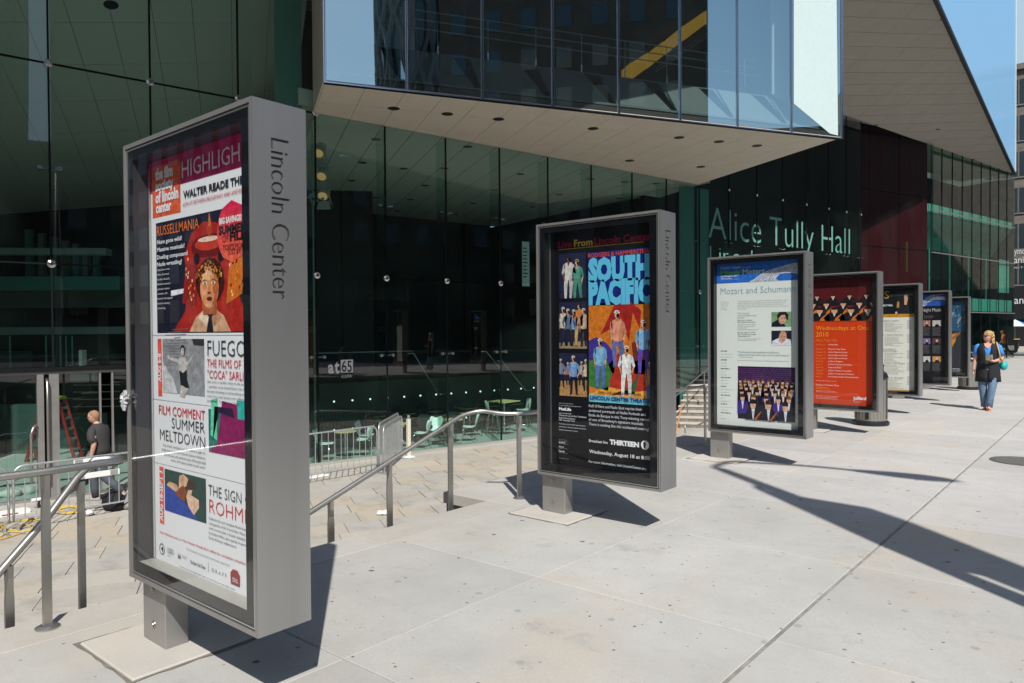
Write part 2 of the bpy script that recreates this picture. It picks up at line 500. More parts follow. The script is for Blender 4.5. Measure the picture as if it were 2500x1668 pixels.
    def ball(s, c, r, n=12, m=8):
        r = r if isinstance(r, (tuple, list)) else (r, r, r); c = Vector(c); vs = []; fs = []
        for i in range(m + 1):
            a = pi * i / m
            for k in range(n):
                t = 2 * pi * k / n
                vs.append(c + Vector((r[0] * sin(a) * cos(t), r[1] * sin(a) * sin(t), r[2] * cos(a))))
        for i in range(m):
            for k in range(n):
                fs.append((i * n + k, (i + 1) * n + k, (i + 1) * n + (k + 1) % n, i * n + (k + 1) % n))
        return s.add(vs, fs)
    def prism(s, poly, ext):
        """closed slab: planar polygon pushed along ext"""
        poly = [Vector(p) for p in poly]; ext = Vector(ext); n = len(poly)
        nrm = (poly[1] - poly[0]).cross(poly[2] - poly[1])
        if nrm.dot(ext) > 0: poly = poly[::-1]
        vs = poly + [p + ext for p in poly]
        fs = [tuple(range(n)), tuple(range(2 * n - 1, n - 1, -1))] + [(i, n + i, n + (i + 1) % n, (i + 1) % n) for i in range(n)]
        return s.add(vs, fs)
    def build(s, name, m=None, parent=None, smooth=False, kind=None, label=None, cat=None, group=None, bevel=0, origin=None):
        org = Vector((0, 0, 0))
        if parent is not None: org = ORG.get(parent.name, org)
        elif origin is not None: org = Vector(origin)
        me = bpy.data.meshes.new(name)
        me.from_pydata([tuple(Vector(v) - org) for v in s.v], [], s.f)
        me.update()
        o = bpy.data.objects.new(name, me)
        COL.objects.link(o)
        if parent is not None: o.parent = parent
        elif origin is not None: o.location = org
        ORG[o.name] = org
        if m is not None: me.materials.append(M[m] if isinstance(m, str) else m)
        if smooth:
            me.polygons.foreach_set('use_smooth', [True] * len(me.polygons))
        if any(c is not None for c in s.c):
            at = me.color_attributes.new('Col', 'FLOAT_COLOR', 'CORNER')
            buf = []
            for p, c in zip(me.polygons, s.c):
                c = c or (.5, .5, .5)
                buf += [c[0], c[1], c[2], 1.0] * p.loop_total
            at.data.foreach_set('color', buf)
        if bevel:
            b = o.modifiers.new('bevel', 'BEVEL'); b.width = bevel; b.segments = 1; b.limit_method = 'ANGLE'
        tag(o, label, cat, group, kind)
        return o

def tag(o, label=None, cat=None, group=None, kind=None):
    if label: o['label'] = label
    if cat: o['category'] = cat
    if group: o['group'] = group
    if kind: o['kind'] = kind
    return o
def empty(name, loc, label=None, cat=None, group=None, parent=None, kind=None):
    o = bpy.data.objects.new(name, None)
    COL.objects.link(o); loc = Vector(loc)
    if parent is None:
        o.location = loc; ORG[o.name] = loc
    else:
        o.parent = parent; ORG[o.name] = ORG[parent.name]
    return tag(o, label, cat, group, kind)
def copy_tree(o, loc=None, rz=None, label=None, parent=None):
    c = o.copy(); COL.objects.link(c); c.parent = parent
    if loc is not None: c.location = loc
    if rz is not None: c.rotation_euler = (0, 0, rz)
    if label: c['label'] = label
    for ch in o.children:
        copy_tree(ch, parent=c)
    return c
def auto_smooth(o, ang=40):
    me = o.data
    me.polygons.foreach_set('use_smooth', [True] * len(me.polygons))
    try: me.set_sharp_from_angle(angle=radians(ang))
    except Exception: pass
    return o

# text -------------------------------------------------------------
_tc = bpy.data.curves.new('lettering_source', 'FONT')
_to = bpy.data.objects.new('lettering_source', _tc)
COL.objects.link(_to)
_cache = {}
def glyphs(s, weight=0.0, res=2):
    k = (s, weight, res)
    if k not in _cache:
        _tc.body = s; _tc.size = 1; _tc.resolution_u = res; _tc.offset = weight; _tc.fill_mode = 'FRONT'
        bpy.context.view_layer.update()
        me = bpy.data.meshes.new_from_object(_to.evaluated_get(bpy.context.evaluated_depsgraph_get()))
        vs = [v.co.copy() for v in me.vertices]; fs = [tuple(p.vertices) for p in me.polygons]
        bpy.data.meshes.remove(me)
        xs = [v.x for v in vs] or [0]
        _cache[k] = (vs, fs, min(xs), max(xs))
    return _cache[k]
CAP = max(v.y for v in glyphs('H')[0])
def tri(c):  # srgb 0-255 -> linear
    return tuple((x / 255 / 12.92) if x / 255 < .04045 else ((x / 255 + .055) / 1.055) ** 2.4 for x in c)
def clip_poly(poly, P, n):
    """keep the side where n.(x-P) >= 0"""
    out = []
    for i, a in enumerate(poly):
        b = poly[(i + 1) % len(poly)]
        da = n.dot(a - P); db = n.dot(b - P)
        if da >= 0: out.append(a)
        if (da < 0) != (db < 0): out.append(a + (b - a) * (da / (da - db)))
    return out
def area(poly):
    s = Vector((0, 0, 0))
    for i in range(1, len(poly) - 1): s += (poly[i] - poly[0]).cross(poly[i + 1] - poly[0])
    return s.length / 2
def inset(poly, g):
    c = sum(poly, Vector((0, 0, 0))) / len(poly); out = list(poly)
    n = (poly[1] - poly[0]).cross(poly[2] - poly[1]).normalized()
    for i in range(len(poly)):
        a = poly[i]; b = poly[(i + 1) % len(poly)]
        e = (b - a)
        if e.length < 1e-5: continue
        k = n.cross(e).normalized()
        if k.dot(c - a) < 0: k = -k
        out = clip_poly(out, a + k * g, k)
        if len(out) < 3: return []
    return out

# =================================================================== GROUND
def S_(name, mb, m, **k):
    return mb.build(name, m, kind='structure', **k)
gr = MB().box((-600, -600, -3.75), (600, 900, -3.45)); S_('ground', gr, 'base')
# road beside the pavement
rd = MB()
for y0, y1 in ((-80, 62), (62, 260)):
    rd.prism([(2.6, y0, G(y0) - .15), (30, y0, G(y0) - .15), (30, y1, G(y1) - .15), (2.6, y1, G(y1) - .15)], (0, 0, -.3))
rd.prism([(-40, 62, G(62) - .15), (2.6, 62, G(62) - .15), (2.6, 76, G(76) - .15), (-40, 76, G(76) - .15)], (0, 0, -.3))
S_('road', rd, 'asphalt')
fp = MB().prism([(30, -80, G(-80)), (36, -80, G(-80)), (36, 260, G(260)), (30, 260, G(260))], (0, 0, -.3))
fp.prism([(-40, 76, G(76)), (2.4, 76, G(76)), (2.4, 90, G(90)), (-40, 90, G(90))], (0, 0, -.4))
S_('far_pavement', fp, 'walk')

# pavement: bed at joint level, slabs and kerb stones proud of it
walk = empty('pavement', (0, 0, -1.62), kind='structure')
bed = MB()
yb = [-6, 8.4, 62]
bed.prism([(-4.37, -6, G(-6) - .012), (2.35, -6, G(-6) - .012), (2.35, 62, G(62) - .012), (-4.37, 62, G(62) - .012)], (0, 0, -1.95))
bed.prism([(-5.33, 5.30, G(5.3) - .012), (-4.37, 5.30, G(5.3) - .012), (-4.37, 62, G(62) - .012), (-5.33, 62, G(62) - .012)], (0, 0, -1.9))
bed.prism([(-4.73, -6, G(-6) - .012), (-4.375, -6, G(-6) - .012), (-4.375, 5.29, G(5.29) - .012), (-4.73, 5.29, G(5.29) - .012)], (0, 0, -1.9))
bed.prism([(-9.0, 33, G(33) - .012), (-5.34, 33, G(33) - .012), (-5.34, 62, G(62) - .012), (-9.0, 62, G(62) - .012)], (0, 0, -1.9))
bed.build('joint_bed', 'joint', walk)
def slab(x0, x1, y0, y1, m='walk', name='slab', g=.004, t=.05):
    x0 += g; x1 -= g; y0 += g; y1 -= g
    b = MB().prism([(x0, y0, G(y0)), (x1, y0, G(y0)), (x1, y1, G(y1)), (x0, y1, G(y1))], (0, 0, -t))
    return b.build(name, m, walk, bevel=.004)
xs = [-4.375, -2.98, -1.41, .16, 1.9]
ys = [.64 + 1.593 * k for k in range(-3, 18)]
for i in range(4):
    for j in range(len(ys) - 1):
        gl = .011 if i == 2 else .003
        gr_ = .011 if i == 1 else .003
        x0, x1 = xs[i] + gl - .003, xs[i + 1] - gr_ + .003
        if i == 0:
            # leave a hole for each cabinet footing
            hole = None
            for ky in (1.76, 5.335, 9.04, 12.70, 16.35, 19.9, 23.68):
                if ys[j] < ky + .33 and ys[j + 1] > ky - .33: hole = ky
        slab(x0, x1, ys[j], ys[j + 1], 'walk' if ys[j] < 6.9 else 'walk_pale', g=.003)
MB().prism([(-1.4185, -4, G(-4) - .003), (-1.4005, -4, G(-4) - .003), (-1.4005, ys[-1], G(ys[-1]) - .003), (-1.4185, ys[-1], G(ys[-1]) - .003)], (0, 0, -.008)).build('joint_filler', 'seal', walk)
far = MB().prism([(-5.33, ys[-1], G(ys[-1])), (1.9, ys[-1], G(ys[-1])), (1.9, 62, G(62)), (-5.33, 62, G(62))], (0, 0, -.05))
far.build('far_slabs', 'walk', walk)
far = MB().prism([(-9, 33, G(33)), (-5.34, 33, G(33)), (-5.34, 62, G(62)), (-9, 62, G(62))], (0, 0, -.05))
far.build('far_slabs', 'walk', walk)
for k in range(-2, 26):
    y0 = .64 + 2.39 * k; y1 = y0 + 2.39
    b = MB().prism([(1.91, y0 + .005, G(y0) + .002), (2.35, y0 + .005, G(y0) + .002), (2.35, y1 - .005, G(y1) + .002), (1.91, y1 - .005, G(y1) + .002)], (0, 0, -.2))
    b.build('kerb_stone', 'kerb', walk, bevel=.006)
# coping along the sunken plaza
yy = -4.6
for k in range(18):
    y0, y1 = yy, yy + 1.65; yy = y1
    if y0 < 5.28 < y1: y1 = 5.28; 
    slab(-4.745, -4.38, y0, y1, 'kerb', 'coping_stone', g=.004, t=.07)
    if y1 == 5.28: yy = 5.28
yy = 5.265
for k in range(12):
    y0 = yy; y1 = yy + 1.9; yy = y1
    slab(-5.36, -4.75, y0, y1, 'kerb', 'coping_stone', g=.004, t=.11)

# plaza of staggered sandstone pavers, laid on the city grid
plaza = empty('plaza', (-10, 8, PL), kind='structure')
pb = MB().prism([(-34, -8, PL - .015), (-4.74, -8, PL - .015), (-4.74, 34, PL - .015), (-34, 34, PL - .015)], (0, 0, -.14))
pb.build('paver_bed', 'grout', plaza)
GU = azv(29.2); GC = Vector((-GU.y, GU.x, 0))
pv = []
org = Vector((-9, 6, 0))
for r in range(-16, 20):
    s = -16 + R() * .6
    while s < 20:
        L = random.choice((.62, .78, .95, 1.1))
        w = .66
        a = org + GC * (r * w) + GU * s
        q = [a, a + GU * L, a + GU * L + GC * w, a + GC * w]
        s += L
        q = clip_poly(q, AP(10, 0, .42), AN)
        if len(q) < 3: continue
        q = clip_poly(q, Vector((-5.37, 0, 0)), Vector((-1, 0, 0)))
        if len(q) < 3: continue
        q = inset(q, .006)
        if len(q) > 2: q = clip_poly(q, a + GC * .013, GC)
        if len(q) > 2: q = clip_poly(q, a + GC * (w - .013), -GC)
        if len(q) < 3 or area(q) < .03: continue
        c = sum(q, Vector((0, 0, 0))) / len(q)
        if c.y < -1.5 or c.y > 26 or c.x < -17: continue
        cc = Vector((c.x, c.y, PL))
        dep = fw.dot(cc)
        if dep < 1: continue
        px = 1250 + FPX * rt2.dot(cc) / dep; py = 834 - FPX * up2.dot(cc) / dep
        if px < -60 or px > 1760: continue
        # hidden behind the pavement edge
        t = -4.745 / c.x
        if c.y * t < 5.2 and PL * t < G(c.y * t) - .12 and c.y * t > -3: continue
        pv.append((dep, q))
pv.sort(key=lambda a: a[0])
for d_, q in pv[:295]:
    dz = random.uniform(-.004, .004)
    MB().prism([Vector((p.x, p.y, PL + dz)) for p in q], (0, 0, -.04)).build('paver', 'paver', plaza)
if len(pv) > 295:
    rest = MB()
    for d_, q in pv[295:]: rest.prism([Vector((p.x, p.y, PL)) for p in q], (0, 0, -.04))
    rest.build('far_pavers', 'paver', plaza, kind='stuff')
print('pavers', len(pv))
# smooth border strip along the glass
for k in range(16):
    y0 = 1.2 + k * 1.9
    a, b = AP(y0 + .005, PL, .03), AP(y0 + 1.895, PL, .03)
    c, d = AP(y0 + 1.895, PL, .41), AP(y0 + .005, PL, .41)
    MB().prism([a, b, c, d], (0, 0, -.04)).build('border_stone', 'kerb', plaza)

# stair down from the pavement to the plaza, hidden mostly by the coping
st = empty('pavement_stair', (-5.0, 3, PL), 'pale stone stair running down beside the pavement edge under the long sloping handrail', 'stair')
n = 9
for k in range(n):
    y1 = 5.25 - k * .47; zt = G(5.2) - .34 - k * .152
    MB().box((-5.36, y1 - .47, PL), (-4.76, y1 - .003, zt)).build('step', 'kerb', st, bevel=.004)
MB().box((-5.40, -6, PL), (-5.365, 5.25, PL + .12)).build('stair_kerb', 'kerb', st)

# far stair that climbs from the plaza north of the second cabinet
fs = empty('plaza_stair', (-11, 23, PL), 'broad stone stair climbing from the plaza beyond the second cabinet', 'stair')
s0 = gz(1652, 1044, PL); s1 = gz(1740, 1046, PL)
sd = (s1 - s0).normalized(); back = Vector((-sd.y, sd.x, 0))
if back.dot(AU) < 0: back = -back
back = (back * .9 + AU * .5).normalized()
for k in range(10):
    a = s0 + back * (.36 * k) - sd * .2
    z1 = PL + .16 * (k + 1)
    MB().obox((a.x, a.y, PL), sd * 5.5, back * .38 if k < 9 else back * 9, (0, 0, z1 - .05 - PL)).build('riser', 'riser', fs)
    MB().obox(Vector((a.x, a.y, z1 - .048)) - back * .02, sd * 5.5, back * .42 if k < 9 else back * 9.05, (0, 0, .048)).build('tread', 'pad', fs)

# =================================================================== CONCERT HALL
hall = empty('concert_hall', (-16, 20, PL), 'large glass fronted concert hall with an overhanging glazed studio and beige soffits', 'building')
lobby = empty('lobby_facade', hall.location, parent=hall)
TOPZ = 9.4
ybr = [1.6, 3.45, 5.26, 7.07, 8.88, 10.69, 12.56, 14.40, 16.23, 18.06, 19.88, 21.77, 23.51, 25.33]
ybr2 = [25.33, 27.12, 28.93, 30.74, 32.55, 34.36, 35.9, 37.24]
def pane(y0, y1, z0, z1, m='fglass', par=lobby, g=.012):
    a = AP(y0, z0) + AU * g; b = AP(y1, z0) - AU * g
    return MB().obox(a + AN * -.008 + Z * g, b - a, AN * .012, Z * (z1 - z0 - 2 * g)).build('glass_pane', m, par)
def vjoint(y, z0, z1, w=.034):
    MB().obox(AP(y, z0) - AU * w / 2 - AN * .03, AU * w, AN * .045, Z * (z1 - z0)).build('glazing_joint', 'mull', lobby)
def hjoint(y0, y1, z, w=.035, name='transom'):
    a = AP(y0, z - w / 2, -.025)
    MB().obox(a, AP(y1, z - w / 2, -.025) - a, AN * .037, Z * w).build(name, 'mull', lobby)
for i in range(len(ybr) - 1):
    y0, y1 = ybr[i], ybr[i + 1]
    lo = PL if y0 > 6.9 else -.66
    pane(y0, y1, lo, 1.40); pane(y0, y1, 1.40, 5.38)
    if y1 < 10.8: pane(y0, y1, 5.38, TOPZ)
for i in range(len(ybr2) - 1):
    y0, y1 = ybr2[i], ybr2[i + 1]
    zb = G(y0) if y0 > 33 else PL
    pane(y0, y1, zb, 1.40); pane(y0, y1, 1.40, 5.4); pane(y0, y1, 5.4, 9.84)
for y in ybr[1:]:
    vjoint(y, PL if y > 6 else -.66, TOPZ if y < 10.8 else 5.37)
for y in ybr2[1:]: vjoint(y, PL, 9.8, .035)
hjoint(1.6, 10.72, 5.385); hjoint(1.6, 6.9, 1.40, .03)
for z_ in (1.40, 5.4): hjoint(27.2, 37.2, z_, .012)
# round steel buttons, cable and spider clamps
def button(y, z, r=.085):
    p = AP(y, z)
    MB().lathe([(r * .6, -.03), (r, -.012), (r, .012), (r * .75, .03), (.001, .04)], n=20).v
    mb = MB(); k = 20
    d = AN
    mb.cyl(p + d * .012, p + d * .03, r, r, 20); mb.cyl(p + d * .03, p + d * .055, r, r * .45, 20)
    o = mb.build('button', 'button', lobby, smooth=False)
for y in ybr[2:]: button(y, 1.40, .08)
for y in ybr[2:6]: button(y, 5.385, .08)
for y in ybr2[1:]: button(y, 1.40, .06); button(y, 5.4, .05)
def clamp(y, z, s=1):
    p = AP(y, z, -.05); mb = MB()
    for sg in (-1, 1):
        mb.cyl(p + AU * sg * .17 - AN * .03, p + AU * sg * .17 + AN * .09, .042 * s, .042 * s, 12)
        mb.bar(p - AN * .02, p + AU * sg * .17 - AN * .02, .03, .03)
    mb.cyl(p - AN * .12, p, .03, .03, 8)
    mb.build('spider_clamp', 'button', lobby, smooth=False)
for y in ybr[4:]: clamp(y, 3.3, .8); clamp(y, -.62)
for y in ybr[2:5]: clamp(y, 3.3)
for y in ybr2[1:]: clamp(y, 3.35, .6)
# glass fins behind each joint
M['fe'] = glass_mat('fin_edge_glass', (.80, .90, .86), gain=.8)
for y in ybr[5:13]:
    a = AP(y, PL, -.06)
    MB().obox(a - AU * .012, AU * .024, -AN * .42, Z * 8.6).build('glass_fin', 'fe', lobby)
# frosted corner piers of glass
def pier(ya, yb, z0, z1, off=-.16):
    a = AP(ya, z0, off); b = AP(yb, z0, off)
    MB().obox(a, b - a, AN * .03, Z * (z1 - z0)).build('frosted_pier', 'fin', lobby)
pier(9.78, 10.42, PL, TOPZ); pier(24.38, 25.2, PL, 5.3); pier(25.4, 26.05, PL, 5.3)
# base channel
a = AP(6.9, PL, -.06)
MB().obox(a, AP(33, PL, -.06) - a, AN * .09, Z * .07).build('base_channel', 'sill', lobby)

# entrance doors in the lower left of the wall
ent = empty('entrance_doors', hall.location, parent=hall)
def dbox(y0, y1, z0, z1, d0, d1, m, nm):
    a = AP(y0, z0, d0)
    return MB().obox(a, AP(y1, z0, d0) - a, AN * (d1 - d0), Z * (z1 - z0)).build(nm, m, ent)
dbox(1.6, 6.98, -.75, -.66, -.02, .10, 'mull', 'head_bar')
dbox(1.6, 6.98, -.80, -.752, -.03, .06, 'alu', 'head_trim')
dbox(4.98, 5.09, PL, -.80, -.12, .12, 'alu', 'door_post')
dbox(5.18, 5.34, PL, -.80, -.12, .12, 'alu', 'door_post')
dbox(5.10, 5.17, PL, -.80, -.10, .02, 'mull', 'door_gap')
for y in (6.04, 6.26, 6.9): dbox(y, y + .035, PL, -.80, -.04, .05, 'alu', 'door_stile')
for y0, y1 in ((1.6, 4.97), (5.35, 6.03), (6.29, 6.89)):
    dbox(y0, y1, PL + .05, -.81, -.012, 0, 'fglass', 'door_pane')
dbox(1.6, 6.98, PL + .003, PL + .05, -.05, .05, 'alu', 'threshold')
pu = MB(); p0 = AP(5.14, -2.9, .22)
pu.tube([p0 - AN * .12, p0, p0 + Z * .5, p0 + Z * 1.5, p0 + Z * 1.95, p0 + Z * 2.0 - AN * .12], .024, 10)
pu.build('pull_handle', 'steel', ent, smooth=True)
p0 = AP(4.86, -2.9, .25)
pu = MB().tube([p0, p0 + Z * .95, p0 + Z * 1.07 + AU * .04, p0 + Z * 1.12 + AU * .10 - AN * .1], .024, 10)
pu.build('pull_handle', 'steel', ent, smooth=True)

# lobby soffit plane = underside of the studio box, panel by panel outside the glass
box = empty('studio_box', hall.location, parent=hall)
Fc = [B0 + BU * 0, B0 + BU * 14.21]
Rdir = azv(-57.14)
pw, pd = .888, 1.44
BC = Vector((-BU.y, BU.x, 0))
cell = 0
for i in range(0, 17):
    for j in range(0, 6):
        a = B0 + BU * (i * pw) + BC * (j * pd)
        q = [a, a + BU * pw, a + BU * pw + BC * pd, a + BC * pd]
        q = clip_poly(q, A0 + AN * .03, AN)
        if len(q) > 2: q = clip_poly(q, B0 + BU * 14.19, -BU)
        if len(q) < 3 or area(q) < .01: continue
        q = inset(q, .005)
        if len(q) < 3: continue
        MB().prism([Vector((p.x, p.y, SOF)) for p in q], (0, 0, .025)).build('soffit_panel', 'soffit', box)
q = [B0, B0 + BU * 14.2, B0 + BU * 14.2 + BC * 7.6, B0 + BC * 2.6]
q = clip_poly(q, A0 + AN * .02, AN)
MB().prism([Vector((p.x, p.y, SOF + .03)) for p in q], (0, 0, .12)).build('soffit_backing', 'gap', box)
def disc(P, r, m='dark', par=box, nm='downlight', z=-.003, n=Z):
    mb = MB().cyl(P + Z * z, P + Z * .002, r, r, 24); mb2 = None
    o = mb.build(nm, m, par)
    rg = MB()
    N = 24; vs = []; 
    for rr in (r, r + .012):
        for zz in (z - .002, .0):
            vs += [P + Vector((cos(2 * pi * k / N) * rr, sin(2 * pi * k / N) * rr, zz)) for k in range(N)]
    fs_ = []
    for k in range(N):
        k2 = (k + 1) % N
        fs_ += [(k, k2, 2 * N + k2, 2 * N + k), (2 * N + k, 2 * N + k2, 3 * N + k2, 3 * N + k)]
    rg.add(vs, fs_).build('trim_ring', 'gap', o)
for px, py in ((961, 265), (1092, 278.5), (1217, 291), (1448, 314), (1658, 336), (1755, 346), (1848, 356), (1537, 392.5), (1711, 407.5)):
    disc(gz(px, py, SOF), .135)

# ceiling inside the lobby with the same joints
inn = empty('lobby_interior', hall.location, parent=hall)
ci = [AP(10.69, SOF, -.03), AP(25.33, SOF, -.03), AP(25.33, SOF, -.03) + BC * 13 , AP(10.69, SOF, -.03) + BC * 15.5]
MB().prism(ci, (0, 0, .1)).build('lobby_ceiling', 'ceil', inn)
gl = MB()
for i in range(-14, 22):
    a = B0 + BU * (i * pw)
    seg = [a, a + BC * 26]
    q = [a + BU * -.009, a + BU * .009, a + BU * .009 + BC * 26, a - BU * .009 + BC * 26]
    for P_, n_ in ((A0 - AN * .04, -AN), (ci[0], BU), (ci[1], -BU)):
        if len(q) > 2: q = clip_poly(q, P_, n_)
    q = clip_poly(q, ci[3], -(ci[2] - ci[3]).cross(Z).normalized() * (1 if (ci[2] - ci[3]).cross(Z).dot(ci[0] - ci[3]) < 0 else -1)) if len(q) > 2 else q
    if len(q) > 2: gl.prism([Vector((p.x, p.y, SOF - .002)) for p in q], (0, 0, .001))
gl.build('ceiling_joints', 'gap', inn)
for px, py in ((918, 340), (885, 397), (1142, 358), (986, 411.5), (1085, 411), (1270, 425), (858, 441), (1038, 453), (1208, 464), (1365, 475), (1442, 437), (1525, 444), (1602, 448), (836, 477), (918, 482), (1001, 487), (1155, 496), (1300, 505), (820, 507), (970, 515), (1113, 523), (1512, 484)):
    p = gz(px, py, SOF)
    if (p - A0).dot(AN) < -.3: disc(p + Z * -.004, .13, par=inn)
# raked underside seen through the tall glass on the left
gc = (Vector((-cos(radians(29.3)), sin(radians(29.3)), -.276)))
gu = (Vector((sin(radians(29.3)), cos(radians(29.3)), .1375)))
P0 = Vector((-27.475, 11.107, 4.664)); gn = gc.cross(gu).normalized()
if gn.z < 0: gn = -gn
def onrake(x, y): return Vector((x, y, P0.z - (gn.x * (x - P0.x) + gn.y * (y - P0.y)) / gn.z))
def rake_poly(q):
    q = [Vector((p.x, p.y, 0)) for p in q]
    for P_, n_ in ((A0 - AN * .06, -AN), (P0 + Vector((-.4, -.4, 0)), Vector((gu.y * 0 + .8192, -.5736, 0)).normalized() if 0 else Vector((.872, -.489, 0))), (AP(10.6), -azv(29.3)), (Vector((-16, -9, 0)), azv(29.3))):
        if len(q) > 2: q = clip_poly(q, P_, n_)
    return q
hc = Vector((gc.x, gc.y, 0)); hu = Vector((gu.x, gu.y, 0))
rk = 0
for i in range(-16, 18):
    for j in range(-9, 5):
        a = Vector((P0.x, P0.y, 0)) + hu * (i * .888 + .2) + hc * (j * 1.6)
        q = rake_poly([a, a + hu * .888, a + hu * .888 + hc * 1.6, a + hc * 1.6])
        if len(q) < 3 or area(q) < .05: continue
        q = inset(q, .006)
        if len(q) < 3: continue
        MB().prism([onrake(p.x, p.y) for p in q], gn * .03).build('ceiling_panel', 'ceil', inn); rk += 1
q = rake_poly([Vector((-60, -30, 0)), Vector((20, -30, 0)), Vector((20, 60, 0)), Vector((-60, 60, 0))])
MB().prism([onrake(p.x, p.y) + gn * .035 for p in q], gn * .1).build('ceiling_backing', 'gap', inn)
print('rake panels', rk)
p = gp(271, 12, P0, gn); mb = MB().cyl(p - gn * .004, p + gn * .01, .16, .16, 24); mb.build('downlight', 'dark', inn)

# lobby room: floor, raised floor, dark back walls, mezzanines on the left
fl = [AP(2, PL + .002, -.07), AP(36, PL + .002, -.07), AP(36, PL + .002, -16), AP(2, PL + .002, -16)]
MB().prism(fl, (0, 0, -.08)).build('lobby_floor', 'lobby_floor', inn)
a = AP(9.5, PL, -3.9)
MB().obox(a, AP(23, PL, -3.9) - a, -AN * .12, Z * 1.72).build('low_wall', 'teal_wall', inn)
a = AP(9.5, PL, -4.03)
MB().obox(a, AP(24, PL, -4.03) - a, -AN * 9, Z * 1.66).build('raised_floor', 'teal_wall', inn)
for k in range(22):
    y = 10.4 + k * .6
    for z_ in (-2.14, -3.02):
        p = AP(y, z_, -3.88)
        MB().cyl(p, p - AN * .02, .028, .028, 10).build('emissive_stud', 'studs', inn)  # small emissive dots in two rows along the low wall
a = AP(9.0, PL, -13)
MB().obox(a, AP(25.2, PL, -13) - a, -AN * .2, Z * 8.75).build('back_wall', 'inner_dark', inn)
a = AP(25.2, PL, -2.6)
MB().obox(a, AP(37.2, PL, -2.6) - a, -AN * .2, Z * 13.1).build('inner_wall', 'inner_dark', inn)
a = AP(37.3, PL, -.1)
MB().obox(a, AU * .15, -AN * 12, Z * 13.1).build('inner_wall', 'inner_dark', inn)
a = AP(25.2, PL, -2.6)
MB().obox(a, AU * .15, -AN * 10.6, Z * 8.6).build('inner_wall', 'inner_dark', inn)
# left end: black void walls
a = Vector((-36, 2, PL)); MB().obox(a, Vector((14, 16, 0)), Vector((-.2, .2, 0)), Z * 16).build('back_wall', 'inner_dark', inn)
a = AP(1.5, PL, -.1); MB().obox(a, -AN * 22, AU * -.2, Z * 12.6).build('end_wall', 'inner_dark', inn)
CP = Vector((-20, 13, 0)); CU = azv(45); CN = Vector((CU.y, -CU.x, 0))
def gcx(x, y, off=0): return gp(x, y, CP + CN * off, CN)
def band(x0, x1, ya, yb, depth, m, nm, off=0):
    a = gcx(x0, ya, off); b = gcx(x1, ya, off); lo = gcx(x0, yb, off)
    b.z = a.z
    return MB().obox(Vector((a.x, a.y, lo.z)), Vector((b.x - a.x, b.y - a.y, 0)), -CN * depth, Z * (a.z - lo.z)).build(nm, m, inn)
M['band'] = mat('mezzanine_edge', (.10, .30, .255), .4)
M['band2'] = mat('mezzanine_underside', (.22, .24, .20), .6)
M['band3'] = mat('balcony_edge', (.26, .32, .29), .5)
band(-60, 258, 605, 620, .4, 'band3', 'bridge_rail', 1.2)
band(-60, 292, 675, 709, 3.2, 'band', 'mezzanine_edge')
band(-60, 304, 709.5, 752, .25, 'band2', 'mezzanine_underside', -1.0)
band(-60, 304, 800, 818, 2.5, 'band3', 'balcony_edge', .4)
for k, x in enumerate((60, 92, 120, 150, 176, 200, 226)):
    band(x, x + 14, 560 + k * 9, 674, .2, 'band2' if k % 2 else 'band', 'column', -2.4)
for x in (24, 112, 130, 147, 161, 176):
    a = gcx(x, 820, 1.5); b = gcx(x, 915, 1.5)
    MB().cyl(a, Vector((a.x, a.y, b.z)), .022, .022, 8).build('hanging_rod', 'band', inn)
for x in (55, 186, 258): band(x, x + 4, 753, 798, .1, 'mull', 'divider', .1)
band(192, 200, 855, 893, .25, 'white_wall', 'poster_column', 3)
band(-60, 70, 858, 920, .2, 'band2', 'stair_parapet', -1.2)
band(170, 232, 895, 930, .2, 'band2', 'notice_screen', 2.4)
band(-60, 128, 935, 975, .4, 'inner_dark', 'counter', 1.2)
band(-40, 104, 990, 1190, .3, 'teal_wall', 'counter', 2.2)
band(128, 262, 1010, 1190, .3, 'teal_wall', 'counter', 1.4)
for z_ in (940, 957, 975, 993): band(178, 292, z_, z_ + 1.6, .05, 'band3', 'shelf_edge', 2.0)
a = AP(10.7, PL, -6); MB().obox(a, AU * .3, -AN * 6, Z * 8.6).build('inner_wall', 'inner_dark', inn)
# theatre lamps, stair rails behind the cafe glass, hung notice
for s_, e_ in (((1010, 863), (1070, 962)), ((1187, 858), (1224, 904)), ((1225, 881), (1283, 953))):
    a = ga(*s_, -3.4); b = ga(*e_, -3.4)
    MB().tube([a - Vector((0, .25, 0)), a, b, b + Vector((.1, .25, 0))], .022, 8).build('stair_rail', 'steel', inn, smooth=True)
a = ga(768, 863, -3.0); b = ga(1008, 863, -3.0); b.z = a.z
MB().tube([a, b], .012, 6).build('rail', 'steel', inn)

# walls and slab above, closing the box
roof = MB()
rq = [AP(1.5, TOPZ, .02), AP(10.6, TOPZ, .02), AP(10.6, TOPZ, -20), AP(1.5, TOPZ, -20)]
roof.prism(rq, (0, 0, .5))
rq = [AP(10.3, SOF + .16, -.03), AP(26, SOF + .16, -.03), AP(26, SOF + .16, -18), AP(10.3, SOF + .16, -18)]
roof.prism(rq, (0, 0, .4)); roof.build('roof_slab', 'soffit', hall)

